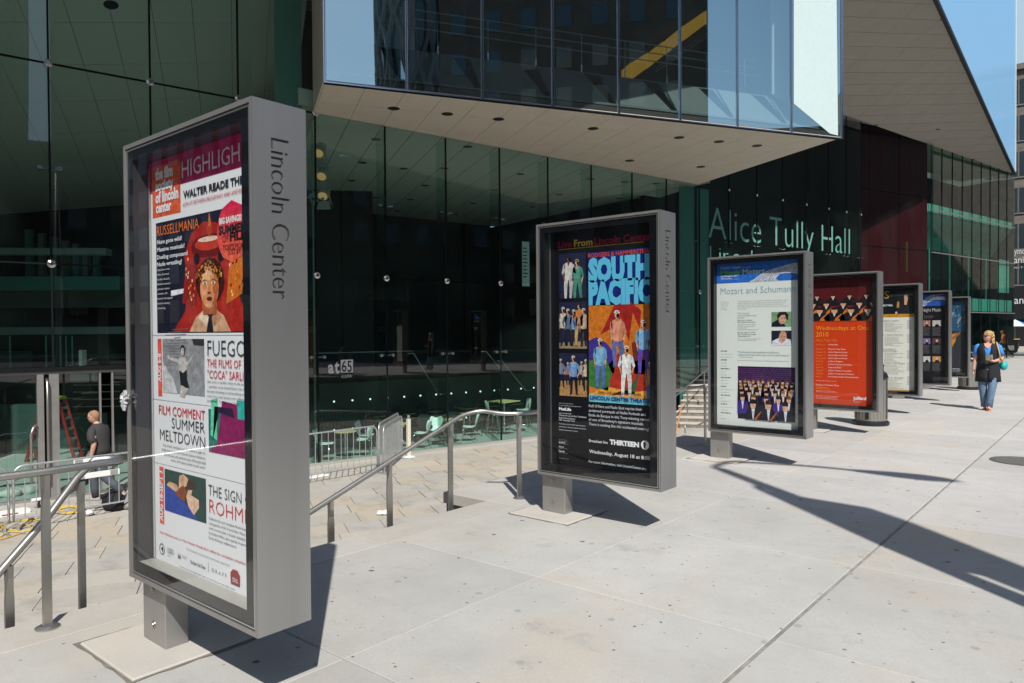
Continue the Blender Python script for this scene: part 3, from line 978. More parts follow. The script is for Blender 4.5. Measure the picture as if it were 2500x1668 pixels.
# ------------------------------------------------------------------ studio box
BT = 12.0
bm_ = [0, 1.776, 3.552, 5.328, 7.104, 8.88, 10.656, 12.432, 14.20]
for i in range(8):
    a = B0 + BU * (bm_[i] + .035) + BN * -.01 + Z * .03
    MB().obox(a, BU * (bm_[i + 1] - bm_[i] - .07), BN * .012, Z * (BT - SOF - .03)).build('glass_pane', 'bglass', box)
for i, s in enumerate(bm_):
    for d in ((-.03, .026), (.006, .026)):
        a = B0 + BU * (s + d[0]) - BN * .03
        MB().obox(a, BU * .024, BN * .055, Z * (BT - SOF)).build('mullion', 'mullion', box)
    MB().obox(B0 + BU * (s - .008) - BN * .03, BU * .016, BN * .03, Z * (BT - SOF)).build('mullion_gap', 'mull', box)
a = B0 - BU * .03 - BN * .03 - Z * .035
MB().obox(a, BU * 14.26, BN * .07, Z * .03).build('lower_edge', 'mullion', box)
a = B0 - BU * .02 - BN * .02 - Z * .06
MB().obox(a, BU * 14.24, BN * .05, Z * .023).build('dark_edge', 'mull', box)  # thin black strip below the lower edge
# left end wall, floor, parapet, inner rooms
a = B0 - BU * .04 - BN * .03
MB().obox(a, BC * 2.35, BU * .035, Z * (BT - SOF)).build('end_panel', 'soffit', box)
q = [B0 + BU * .03 - BN * .05, B0 + BU * 14.15 - BN * .05, B0 + BU * 14.15 + BC * 7.4, B0 + BU * .03 + BC * 2.2]
q = clip_poly(q, A0 + AN * .05, AN)
MB().prism([Vector((p.x, p.y, SOF + .2)) for p in q], (0, 0, .05)).build('floor', 'parapet', box)
po = 1.15; pt = 6.72
for i in range(8):
    s0, s1 = bm_[i], bm_[i + 1]
    lo0 = B0 + BU * (s0 + .06) - BN * .09 + Z * .16; lo1 = B0 + BU * (s1 - .07) - BN * .09 + Z * .16
    hi1 = B0 + BU * (s1 - .42) - BN * po; hi0 = B0 + BU * (s0 + .06) - BN * po
    hi0.z = hi1.z = pt
    if i == 0: pass
    MB().prism([lo0, lo1, hi1, hi0], BN * -.05).build('parapet_panel', 'parapet', box)
    # dark return behind the slanting edge
    e0 = B0 + BU * (s1 - .05) - BN * .1 + Z * .16; e1 = B0 + BU * (s1 - .38) - BN * po; e1.z = pt
    e2 = e1 - BN * .6; e3 = e0 - BN * .6
    MB().prism([e0, e1, e2, e3], BU * .02).build('parapet_return', 'brown_in', box)
a = B0 - BN * (po + .02); a.z = pt
MB().obox(a + BU * .05, BU * 14.0, -BN * .5, Z * .03).build('parapet_cap', 'parapet', box)
# rail inside
for z_ in (7.80, 7.58, 7.36):
    a = B0 + BU * 1.5 - BN * (po + .2); a.z = z_
    MB().cyl(a, a + BU * 10.9, .016, .016, 8).build('rail', 'steel', box)
for k in range(9):
    a = B0 + BU * (1.55 + k * 1.3) - BN * (po + .2); a.z = pt
    MB().cyl(a, a + Z * 1.1, .012, .012, 6).build('rail_post', 'steel', box)
    MB().cyl(a, a + Z * .28, .022, .022, 6).build('post_foot', 'button', box)
# added white panel on the last pane, stands in for a sunlit wall
fq = [gp(x, y, B0 + BN * .008, BN) for x, y in ((1938, 22), (1938, 253), (2026, 326), (2046, 331), (2041, -140), (1938, -140))]
MB().prism(fq, -BN * .004).build('added_white_panel', 'white_pane', box)
# dark back wall, ceiling, white blind wall at the corner
wq0 = B0 - BN * 5.2 + BU * 3.2; wq0.z = SOF + .26
MB().obox(wq0, BU * 10.9, -BN * .15, Z * 6.3).build('back_wall', 'brown_in', box)
c0 = [B0 + BU * .05 - BN * .1, B0 + BU * 14.1 - BN * .1, B0 + BU * 14.1 - BN * 9, B0 + BU * .05 - BN * 2.0]
MB().prism([Vector((p.x, p.y, BT)) for p in c0], (0, 0, .2)).build('ceiling', 'brown_in', box)
c0 = [p - BN * 0 for p in c0]
MB().prism([Vector((p.x, p.y, BT + .3)) for p in [B0 - BU * .1 + BN * .05, B0 + BU * 14.3 + BN * .05, B0 + BU * 14.3 - BN * 9, B0 - BU * .1 - BN * 9]], (0, 0, 3)).build('upper_storey', 'soffit', box)
YP = B0 - BN * 4.6
def yb_(x, y, off=0): return gp(x, y, YP - BN * off, BN)
# amber band running up to the right as panels with some emission
bl = [(1500, 208), (1544, 178), (1594, 141), (1636, 112), (1706, 58), (1790, -10), (1880, -80)]
bu = [(1500, 186), (1544, 153), (1594, 119), (1636, 88), (1706, 30), (1790, -46), (1880, -120)]
bl = [(1518, 193), (1541, 194), (1580, 167), (1622, 135), (1670, 98), (1722, 60), (1776, 25), (1840, -20), (1900, -62)]
bu = [(1518, 171), (1541, 153), (1580, 130), (1622, 100), (1670, 62), (1722, 27), (1776, -8), (1840, -55), (1900, -100)]
for i in range(len(bl) - 1):
    q = [yb_(bl[i][0] + 1, bl[i][1]), yb_(bl[i + 1][0] - 1, bl[i + 1][1]), yb_(bu[i + 1][0] - 1, bu[i + 1][1]), yb_(bu[i][0] + 1, bu[i][1])]
    MB().prism(q, -BN * .05).build('amber_panel', 'amber', box)
for dy in (8, 16):
    q0 = yb_(1600, 160 + dy); q1 = yb_(1880, -32 + dy)
    MB().bar(q0, q1, .05, .05).build('ceiling_trim', 'band3', box)
# white translucent corner wall lit by the sun
w0 = B0 + BU * 12.62 - BN * .9; w0.z = SOF + .3
q = [B0 + BU * 14.05 - BN * .18 + Z * .2, B0 + BU * 12.50 - BN * 1.3, B0 + BU * 12.50 - BN * 1.3, B0 + BU * 14.05 - BN * .18]
qa = B0 + BU * 14.05 - BN * .12 + Z * .22
qb = B0 + BU * 12.62 - BN * 1.0; qb.z = pt + .05
qc = Vector((qb.x, qb.y, BT)); qd = Vector((qa.x, qa.y, BT))
MB().prism([qa, qd, qc, qb], -BN * .06).build('corner_wall', 'white_wall', box)
a = B0 + BU * 11.9 - BN * 3.0; a.z = SOF + .3
M['blueish'] = mat('pale_blue_wall', (.42, .58, .66), .6)
MB().obox(a, BU * 2.2, -BN * .1, Z * 6.2).build('added_sky_panel', 'blueish', box)  # added blue panel standing in for sky reflected in the pane
a = B0 + BU * 14.16 - BN * .05; a.z = SOF + .1
MB().obox(a, BC * 7.0, BU * .03, Z * (BT - SOF)).build('end_panel', 'soffit', box)
a = B0 + BU * .1 - BN * 1.7; a.z = SOF + .3
MB().obox(a, BU * 1.9, -BN * .05, Z * 6.2).build('added_sky_panel', 'blueish', box)  # same added panel behind the first pane, for its reflected sky

# ------------------------------------------------------------------ upper block with its rising soffit and street front painted with a sky reflection
wed = empty('auditorium_block', hall.location, parent=hall)
E_ = Vector((-5.23, 56.5, 9.88)); Q_ = Vector((-5.23, 30.74, 12.067))
AUv = AU.copy()
wn_ = AUv.cross(Q_ - E_).normalized()
if wn_.z < 0: wn_ = -wn_
def onw(p): return Vector((p.x, p.y, E_.z - (wn_.x * (p.x - E_.x) + wn_.y * (p.y - E_.y)) / wn_.z))
WY0 = 24
lim = [(AP(10, 0, .0), AN), (Vector((-5.25, 0, 0)), Vector((-1, 0, 0))), (Vector((0, WY0, 0)), Vector((0, 1, 0)))]
def wclip(q):
    for P_, n_ in lim:
        if len(q) > 2: q = clip_poly(q, P_, n_)
    return q
np_ = 0
for i in range(-2, 34):
    for j in range(-20, 24):
        a = Vector((-7.5, 40, 0)) + GU * (j * 1.9) + GC * ((i - 16) * .70)
        q = wclip([a, a + GU * 1.9, a + GU * 1.9 + GC * .70, a + GC * .70])
        if len(q) < 3 or area(q) < .04: continue
        q = inset(q, .006)
        if len(q) < 3: continue
        np_ += 1
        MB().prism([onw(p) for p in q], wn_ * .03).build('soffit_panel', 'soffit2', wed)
print('wedge panels', np_)
q = wclip([Vector((-40, -20, 0)), Vector((10, -20, 0)), Vector((10, 90, 0)), Vector((-40, 90, 0))])
MB().prism([onw(p) + wn_ * .035 for p in q], wn_ * .2).build('soffit_backing', 'gap', wed)
e0 = onw(Vector((-5.23, WY0, 0))); e1 = onw(Vector((-5.23, 56.5, 0)))
MB().prism([e0, e1, Vector((-5.23, 56.5, 40)), Vector((-5.23, WY0, 40))], (.05, 0, 0)).build('sky_painted_front', 'sky_front', wed)
MB().obox(e0 + Vector((-.06, 0, -.16)), e1 - e0, (.13, 0, 0), (0, 0, .17)).build('edge_trim', 'dark', wed)
MB().obox((-5.17, 56.42, 9.95), (.03, 0, 0), (0, .1, 0), (0, 0, 30)).build('corner_trim', 'white_plastic', wed)
blk = MB().prism([Vector((-5.3, WY0 + .1, 14.2)), Vector((-5.3, 56.4, 14.2)), Vector((-24, 56.4, 14.2)), Vector((-24, WY0 + .1, 14.2))], (0, 0, 24))
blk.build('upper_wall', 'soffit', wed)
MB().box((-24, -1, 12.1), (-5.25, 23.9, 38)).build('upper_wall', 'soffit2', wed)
MB().obox(Vector((-5.3, 56.4, 9.9)), (0, .05, 0), (-4.5, 0, 0), (0, 0, 6)).build('rear_panel', 'soffit', wed)
p = gp(1900 + 1020 / 2.613, 822 / 2.613, E_, wn_)
MB().obox(p - GU * .15 - Z * .03, GU * .3, GC * .08, Z * .02).build('soffit_slot', 'dark', wed)

# ------------------------------------------------------------------ red timber wing and green glass annex
red = empty('red_timber_wing', hall.location, parent=hall)
ra = gz(2104, 350, 9.9); rb = gz(2282, 343, 9.9)
rw0 = AP(37.3, G(37), -1.2); rw1 = AP(44.6, G(44), -.15)
ru = (rw1 - rw0); ru.z = 0; rl = ru.length; ru.normalize(); rn = Vector((ru.y, -ru.x, 0))
nb = 3; 
for i in range(nb):
    for z0, z1 in ((G(40), 4.15), (4.2, 7.0), (7.05, 10.2)):
        for k in range(5):
            a = rw0 + ru * (rl / nb * i + rl / nb / 5 * k + .004); a.z = z0
            MB().obox(a, ru * (rl / nb / 5 - .008), -rn * .05, Z * (z1 - z0)).build('timber_board', 'redwood', red)
a = rw0 - rn * .06; a.z = G(40)
MB().obox(a, ru * rl, -rn * .2, Z * 12.2).build('wall', 'inner_dark', red)
for i in range(1, nb):
    a = rw0 + ru * (rl / nb * i - .02); a.z = G(40)
    MB().obox(a, ru * .04, rn * .02, Z * 12).build('joint', 'mull', red)
for z_ in (4.17, 7.02):
    a = rw0.copy(); a.z = z_ - .02
    MB().obox(a, ru * rl, rn * .025, Z * .04).build('joint', 'mull', red)
a = gp(2211, 590, rw0, rn); b = gp(2211, 665, rw0, rn)
MB().obox(Vector((a.x, a.y, b.z)) + rn * .01, ru * .07, rn * .05, Z * (a.z - b.z)).build('brass_handle', mat('brass', (.45, .33, .10), .35, metal=.8), red)
# glass sheet in front of the red wall
for i in range(nb):
    a = rw0 + ru * (rl / nb * i + .02) + rn * .35; a.z = G(40)
    MB().obox(a, ru * (rl / nb - .04), rn * .012, Z * 11.7).build('glass_pane', 'fglass', red)
ann = empty('green_glass_annex', hall.location, parent=hall)
ay = [44.7 + k * 1.35 for k in range(10)]
Vr = Vector((-5.23, 0, 0))
zs = [G(50), .9, 4.1, 6.4, 9.9]
for i in range(9):
    for k in range(4):
        a = AP(ay[i], zs[k]) + AU * .02 + Z * .015
        MB().obox(a, AP(ay[i + 1], zs[k]) - AP(ay[i], zs[k]) - AU * .04, -AN * .02, Z * (zs[k + 1] - zs[k] - .03)).build('glass_pane', 'fglass2', ann)
    a = AP(ay[i], zs[0]) - AU * .02
    MB().obox(a, AU * .04, AN * .03, Z * (9.9 - zs[0])).build('mullion', 'mull', ann)
for z_ in zs[1:4]:
    a = AP(ay[0], z_ - .03); MB().obox(a, AP(ay[-1], z_ - .03) - a, AN * .032, Z * .06).build('transom', 'alu', ann)
def aplane(x, y, off=0): return ga(x, y, -off)
M['annex_teal'] = mat('annex_panel', (.13, .42, .37), .5)
M['annex_teal2'] = mat('annex_panel_light', (.28, .62, .56), .5)
for i in range(9):
    # sloping light shelf seen through the upper glass
    y0, y1 = ay[i], ay[i + 1]
    MB().prism([AP(y0 + .05, 6.30, -.15), AP(y1 - .05, 6.30, -.15), AP(y1 - .05, 4.55, -1.4), AP(y0 + .05, 4.55, -1.4)], -AN * .05).build('light_shelf', 'annex_teal', ann)
    MB().obox(AP(y0 + .05, 6.32, -.12), AP(y1 - .05, 6.32, -.12) - AP(y0 + .05, 6.32, -.12), -AN * .1, Z * .42).build('shelf_edge', 'annex_teal2', ann)
    MB().obox(AP(y0 + .05, .98, -.12), AP(y1 - .05, .98, -.12) - AP(y0 + .05, .98, -.12), -AN * .1, Z * .75).build('sill_panel', 'annex_teal2', ann)
    if i % 2: MB().cyl(AP(y0 + .6, 1.8, -.9), AP(y0 + .6, 4.5, -.9), .05, .05, 8).build('column', 'band', ann)
a = AP(44.7, G(50), -3.2); MB().obox(a, AP(56.8, G(50), -3.2) - a, -AN * .2, Z * 11.5).build('inner_wall', 'inner_dark', ann)
a = AP(44.7, 9.9, -3.2); MB().obox(a, AP(56.8, 9.9, -3.2) - a, AN * 3.1, Z * .2).build('ceiling', 'soffit', ann)
a = AP(56.75, G(50), -.05); MB().obox(a, AU * .1, -AN * 9, Z * 11.5).build('end_wall', 'inner_dark', ann)
a = AP(44.65, G(50), -.2); MB().obox(a, AU * .1, -AN * 6, Z * 11.5).build('end_wall', 'inner_dark', ann)
a = gp(2437, 633, AP(50, 0, -.1), AN); b = gp(2463, 716, AP(50, 0, -.1), AN)
MB().obox(Vector((a.x, a.y, b.z)), Vector((b.x - a.x, b.y - a.y, 0)), -AN * .02, Z * (a.z - b.z)).build('banner_panel', 'annex_teal2', ann)

# ------------------------------------------------------------------ names on the glass
def wall_text(s, x0, y0, x1, yt, m, name, off=.012, par=lobby, weight=0.0, P=None, U=AU, N=AN, res=3, dep=.004):
    """flat lettering on the glass plane: pixel of baseline start, baseline end x and the cap top"""
    pl_ = A0 + AN * off if P is None else P
    a = gp(x0, y0, pl_, N); b = gp(x1, y0, pl_, N); t = gp(x0, yt, pl_, N)
    vs, fs_, xa, xb = glyphs(s, weight, res)
    L = (Vector((b.x - a.x, b.y - a.y, 0))).dot(U); sx = L / (xb - xa); sy = (t.z - a.z) / CAP
    return MB().add([a + U * ((v.x - xa) * sx) + Z * (v.y * sy) for v in vs], fs_).build(name, m, par)
wall_text('Alice Tully Hall', 1730, 581, 2075, 503.5, 'letter', 'lettering', off=-.03, weight=-.012)
wall_text('Lincoln Center', 1733, 640, 1985, 600, 'letter', 'lettering', off=-.03, weight=-.012)
wall_text('Theater', 826, 730, 1010, 684, mat('faint_lettering', (.006, .007, .006), .8), 'lettering', off=-.03)
wall_text('a', 801, 911, 815, 882, 'sign_white', 'lettering', weight=.03)
wall_text('t', 817, 911, 829, 880, 'sign_white', 'lettering', weight=.03)
_a, _b = ga(832, 910.5, .012), ga(861.5, 878, .012)
MB().obox(Vector((_a.x, _a.y, _a.z)), AU * ((_b - _a).dot(AU)), AN * .003, Z * (_b.z - _a.z)).build('number_plate', 'sign_white', lobby)
wall_text('6', 834.5, 908, 846, 881.5, 'dark', 'lettering', off=.018, weight=.01)
wall_text('5', 848, 908, 859, 881.5, 'dark', 'lettering', off=.018, weight=.01)
wall_text('café', 833.5, 922.5, 859, 915, 'sign_white', 'lettering')
M['notice'] = mat('pale_notice', (.55, .66, .62), .6)
_a, _b = ga(1275, 699, -.05), ga(1292, 591, -.05)
MB().obox(Vector((_a.x, _a.y, _a.z)), AU * ((_b - _a).dot(AU)), AN * .004, Z * (_b.z - _a.z)).build('hung_notice', 'notice', lobby)
for k in range(9):
    zz = _a.z + (_b.z - _a.z) * (.2 + k * .08)
    MB().obox(Vector((_a.x, _a.y, zz)) + AU * .03 + AN * .006, AU * (.13 + R() * .06), AN * .002, Z * .03).build('print_line', 'mull', lobby)

# =================================================================== DISPLAY CABINETS
KW, KD, KH = 1.25, .2607, 2.2557
KP = [(-2.753, 1.627, -1.278), (-2.807, 5.201, -1.299), (-2.871, 8.905, -1.324), (-2.929, 12.568, -1.346), (-3.036, 16.22, -1.365), (-3.077, 19.776, -1.372), (-3.202, 23.553, -1.392)]
PDEP = .10                     # how far the poster lies behind the front glass
OL, OR_, OB, OT = .080, 1.148, .092, 2.172      # clear opening in the black mask
WHITE = tri((238, 238, 240)); BLACK = (.008, .008, .010)

class Poster:
    def __init__(s, k):
        s.k = k; s.X = KP[k][0] - KW; s.Y = KP[k][1]; s.Z = KP[k][2]
        s.pic = MB(); s.let = MB(); s.lay = 1
    def uv(s, x, y):
        p = gy(x, y, s.Y + PDEP); return (p.x - s.X, p.z - s.Z)
    def pt(s, u, v, lay): return (s.X + u, s.Y + PDEP - .0006 * lay, s.Z + v)
    def poly(s, uvs, col, lay=1, mb=None):
        uvs = [(min(max(u, OL + .0006), OR_ - .0006), min(max(v, OB - .011), OT - .0006)) for u, v in uvs]
        (mb or s.pic).add([s.pt(u, v, lay) for u, v in uvs], [tuple(range(len(uvs)))], col)
    def P(s, pts, col, lay=1): s.poly([s.uv(*p) for p in pts], col, lay)
    def rect(s, tl, br, col, lay=1):
        a = s.uv(*tl); b = s.uv(*br)
        s.poly([(a[0], b[1]), (b[0], b[1]), (b[0], a[1]), (a[0], a[1])], col, lay)
        return (a[0], b[1], b[0], a[1])
    def ell(s, cx, cy, rx, ry, col, lay=2, rot=0, n=18):
        c = s.uv(cx, cy); e = s.uv(cx + rx, cy); t = s.uv(cx, cy - ry); a = abs(e[0] - c[0]); b = abs(t[1] - c[1])
        s.poly([(c[0] + a * cos(t_) * cos(rot) - b * sin(t_) * sin(rot), c[1] + a * cos(t_) * sin(rot) + b * sin(t_) * cos(rot)) for t_ in [2 * pi * i / n for i in range(n)]], col, lay)
    def text(s, st, p0, x1, yt, col, w=0.0, lay=6, part=None, right=None):
        """st: words; p0 baseline start; x1 end of the words (or of the visible part `part`); yt cap top above the start"""
        a = s.uv(*p0); t = s.uv(p0[0], yt)
        b = s.uv(x1, p0[1])
        vs, fs, xa, xb = glyphs(st, w)
        ref = glyphs(part, w)[3] if part else xb
        sx = (b[0] - a[0]) / (ref - xa); sy = (t[1] - a[1]) / CAP
        s.let.add([s.pt(a[0] + (v.x - xa) * sx, a[1] + v.y * sy, lay) for v in vs], fs, col)
    def vtext(s, st, p0, yend, xw, col, w=0.0, lay=6):
        """words running upwards: p0 bottom right of the first letter's baseline, yend top end, xw cap-height edge (px to the left)"""
        a = s.uv(*p0); b = s.uv(p0[0], yend); c = s.uv(xw, p0[1])
        vs, fs, xa, xb = glyphs(st, w); sx = (b[1] - a[1]) / (xb - xa); sy = (a[0] - c[0]) / CAP
        s.let.add([s.pt(a[0] - v.y * sy, a[1] + (v.x - xa) * sx, lay) for v in vs], fs, col)
    def lines(s, p0, x1, n, dy, h, col, lay=6, rag=.25, seed=1, right=False):
        """small print too fine to read: rows of short dashes"""
        rn = random.Random(seed)
        for i in range(n):
            a = s.uv(p0[0], p0[1]); b = s.uv(x1, p0[1]); v = a[1] - i * dy
            u = a[0]; e = b[0] - (b[0] - a[0]) * rag * rn.random()
            while u < e:
                l = rn.uniform(.012, .045)
                s.poly([(u, v), (min(u + l, e), v), (min(u + l, e), v + h), (u, v + h)], col, lay, s.let); u += l + .008

def cr(ox, oy, sc): return lambda x, y: (ox + x / sc, oy + y / sc)

# ---- side plate with the name cut through it
def side_plate():
    """aluminium sheet with the letters cut out, local: y 0..KD, z 0..KH, outer face at x=0"""
    cu = bpy.data.curves.new('cut_letters', 'FONT'); cu.body = 'Lincoln Center'; cu.size = 1; cu.resolution_u = 3; cu.offset = -.004
    ob = bpy.data.objects.new('cut_letters', cu); COL.objects.link(ob)
    bpy.ops.object.select_all(action='DESELECT'); ob.select_set(True); bpy.context.view_layer.objects.active = ob
    bpy.ops.object.convert(target='CURVE')
    ob = bpy.context.view_layer.objects.active; cu = ob.data
    xs_ = []; ys_ = []
    for sp in cu.splines:
        for p in (sp.bezier_points if sp.type == 'BEZIER' else sp.points): xs_.append(p.co[0]); ys_.append(p.co[1])
    x0, x1 = min(xs_), max(xs_)
    L = .685; sx = L / (x1 - x0); hcap = .085; sy = hcap / CAP
    # letters run downwards: text x -> -z, text y -> +y(depth from the front)... baseline towards the front
    zt = 2.102; yb0 = .088
    # plate rectangle in text units
    def inv(y, z): return ((zt - z) / sx + x0, (y - yb0) / sy)
    sp = cu.splines.new('POLY'); sp.points.add(3)
    for p, c in zip(sp.points, (inv(.0, 0.0), inv(KD, 0.0), inv(KD, KH), inv(.0, KH))): p.co = (c[0], c[1], 0, 1)
    sp.use_cyclic_u = True
    cu.dimensions = '2D'; cu.fill_mode = 'BOTH'; cu.extrude = .5
    bpy.context.view_layer.update()
    me = bpy.data.meshes.new_from_object(ob.evaluated_get(bpy.context.evaluated_depsgraph_get()))
    vs = [v.co.copy() for v in me.vertices]; fs = [tuple(p.vertices) for p in me.polygons]
    bpy.data.meshes.remove(me); bpy.data.objects.remove(ob)
    return [((v.z - .5) * .005, yb0 + v.y * sy, zt - (v.x - x0) * sx) for v in vs], fs
SPV, SPF = side_plate()
SPF = [tuple(reversed(f)) for f in SPF]

KLAB = ['largest nearest display cabinet with a white film programme poster',
        'second display cabinet holding a black poster with a blue lettered musical print',
        'third display cabinet holding a pale poster with a blue banner and an orchestra photo',
        'fourth display cabinet holding a bright orange poster under an orchestra photo',
        'fifth display cabinet with a cream programme sheet under a black heading',
        'sixth display cabinet with a black poster of small portraits under a blue banner',
        'farthest display cabinet holding a dark poster with a blue and amber picture']
kiosks = []
for k, (kx, ky, kz) in enumerate(KP):
    X0 = kx - KW; g0 = G(ky + .13)
    t = empty('display_cabinet', (X0 + .15, ky + .13, g0), KLAB[k], 'display cabinet', 'display cabinets along the pavement')
    kiosks.append(t)
    w = KW; rim = .021
    L0 = lambda x, y, z: (X0 + x, ky + y, kz + z)
    fb = MB()
    fb.box(L0(0, 0, 0), L0(w - .007, KD, rim)); fb.box(L0(0, 0, KH - rim), L0(w - .007, KD, KH))
    fb.box(L0(0, 0, rim), L0(rim, KD, KH - rim)); fb.box(L0(w - rim, 0, rim), L0(w - .0071, KD, KH - rim))
    fb.box(L0(rim, KD - .02, rim), L0(w - rim, KD - .004, KH - rim))
    fb.build('case', 'alu', t)
    sp = MB().add([(kx + v[0], ky + v[1], kz + v[2]) for v in SPV], SPF); sp.build('side_plate', 'alu_side', t)
    MB().box((kx - .0068, ky + .055, kz + 1.38), (kx - .0058, ky + .2, kz + 2.14)).build('letter_back', 'engrave', t)
    # door: dark gasket, bright bead, black mask printed round the opening
    def ring(mb, a, b, y0, y1):
        mb.box(L0(a[0], y0, a[1]), L0(a[2], y1, b[1])); mb.box(L0(a[0], y0, b[3]), L0(a[2], y1, a[3]))
        mb.box(L0(a[0], y0, b[1]), L0(b[0], y1, b[3])); mb.box(L0(b[2], y0, b[1]), L0(a[2], y1, b[3])); return mb
    o1 = (rim, rim, w - rim, KH - rim); o2 = (rim + .008, rim + .008, w - rim - .008, KH - rim - .008); o3 = (rim + .014, rim + .014, w - rim - .014, KH - rim - .014)
    ring(MB(), o1, o2, .018, .03).build('gasket', 'dark', t)
    ring(MB(), o2, o3, .004, .03).build('door_bead', 'alu_edge', t)
    msk = ring(MB(), o3, (OL, OB, OR_, OT), .0095, .013).build('black_mask', 'black', t)
    MB().box(L0(o3[0], .006, o3[1]), L0(o3[2], .0092, o3[3])).build('front_glass', 'kglass', t)
    rc = MB()
    rc.box(L0(OL - .012, .0135, OB - .01), L0(OL - .002, PDEP + .01, OT + .01)); rc.box(L0(OR_ + .002, .0135, OB - .01), L0(OR_ + .012, PDEP + .01, OT + .01))
    rc.box(L0(OL - .002, .0135, OT + .002), L0(OR_ + .002, PDEP + .01, OT + .01))
    rc.build('recess_wall', 'recess' if k == 0 else 'recess_black', t)  # first cabinet: lit look of the recess put into a lighter grey
    MB().box(L0(OL - .002, .0135, OB - .018), L0(OR_ + .002, PDEP + .01, OB - .004)).build('recess_sill', 'sill' if k == 0 else 'recess_black', t)
    if k in (0, 1):
        MB().box(L0(OL + .002, PDEP - .012, OB), L0(OL + .012, PDEP - .004, OT)).build('poster_rail', 'alu_edge', t)
    # post with two screws, footing slab with a rough joint
    pf = ky + .07; 
    MB().box((X0 - .002, pf, g0 + .01), (X0 + .252, pf + .122, kz - .001)).build('post', 'alu', t, bevel=.004)
    for zf in (.83, .30):
        zc_ = g0 + (kz - g0) * zf; c = Vector((X0 + .115, pf, zc_))
        s_ = MB().cyl(c + Vector((0, .0, 0)), c - Vector((0, .004, 0)), .021, .021, 18).build('screw', 'screw', t)
        s2 = MB().cyl(c - Vector((0, .0042, 0)), c - Vector((0, .0055, 0)), .015, .014, 18); s2.build('screw_ring', 'dark', s_)
        MB().cyl(c - Vector((0, .0056, 0)), c - Vector((0, .008, 0)), .012, .011, 18).build('screw_centre', 'screw', s_)
    cx = X0 + .13; cy_ = pf + .065
    pd_ = MB().box((cx - .32, cy_ - .31, g0 - .08), (cx + .32, cy_ + .31, g0 + .012)); pd_.build('footing', 'pad', t, bevel=.006)
    gp_ = MB(); rn = random.Random(k)
    # broken mortar round the footing
    N = 40; ins = []; out = []
    for i in range(N):
        f = i / N * 4; e = int(f); f -= e
        cs = [(-.322, -.312), (.322, -.312), (.322, .312), (-.322, .312)]
        a, b = cs[e], cs[(e + 1) % 4]; x = a[0] + (b[0] - a[0]) * f; y = a[1] + (b[1] - a[1]) * f
        wv = rn.uniform(.008, .03)
        sc_ = 1 + wv / .32
        ins.append((cx + x, cy_ + y, g0 + .003)); out.append((cx + x * sc_, cy_ + y * sc_, G(cy_ + y * sc_) + .0035))
    gp_.add(ins + out, [(i, N + i, N + (i + 1) % N, (i + 1) % N) for i in range(N)])
    gp_.build('mortar_joint', 'joint', t)

def finish(P_, base, k, pics='picture'):
    t = kiosks[k]
    mb = MB(); mb.box((P_.X + OL, P_.Y + PDEP, P_.Z + OB - .012), (P_.X + OR_, P_.Y + PDEP + .004, P_.Z + OT)); mb.c = [base] * 6
    p = mb.build('poster', 'print', t)
    if P_.pic.v: P_.pic.build(pics, 'picture', p)
    if P_.let.v: P_.let.build('printed_lettering', 'print', p, kind='stuff')

# ---- cabinet 1: film programme
p = Poster(0)
MAG = tri((188, 18, 92)); ORA = tri((226, 92, 50)); RED_ = tri((200, 40, 56)); NAVY = tri((24, 24, 46)); COR = tri((236, 92, 74))
c4 = cr(280, 220, 3.136); c5 = cr(280, 680, 3.136); c6 = cr(280, 1100, 3.136); c7 = cr(360, 780, 4.127)
v0 = p.uv(*c4(505, 722))[1]
uo = p.uv(*c4(505, 722))[0]; uL = p.uv(*c4(300, 790))
p.poly([(uo, v0), (OR_, v0), (OR_, OT), (uo, OT)], MAG, 2)
p.poly([(OL, uL[1]), (OL + .03, uL[1]), (OL + .03, OT - .03), (uo, OT - .03), (uo, OT), (OL, OT)], MAG, 3)
b_ = p.uv(*c4(318, 978)); p.poly([(OL + .03, b_[1]), (uo - .002, b_[1]), (uo - .002, OT - .03), (OL + .03, OT - .03)], ORA, 2)
for st, a, x1, yt, pr in (('the film', (316, 692), 450, 612, None), ('society', (318, 778), 456, 705, None), ('of lincoln', (318, 868), 494, 790, None), ('center', (321, 944), 441, 872, None)):
    q = c4(*a); p.text(st, q, c4(x1, 0)[0], c4(0, yt)[1], WHITE, w=.045)
q = c4(520, 676); p.text('HIGHLIGHTS', q, c4(966, 0)[0], c4(0, 548)[1], tri((225, 205, 215)), part='HIGHLIGH', w=.0)
q = c4(530, 830); p.text('WALTER READE THEATER', q, c4(990, 0)[0], c4(0, 778)[1], (.02, .02, .03), part='WALTER READE THE', w=.035)
q = c4(530, 893); p.text('65TH ST BETWEEN BROADWAY AND AMSTERDAM', q, c4(970, 0)[0], c4(0, 866)[1], RED_, part='65TH ST BETWEEN BROADWAY AND AMSTE')
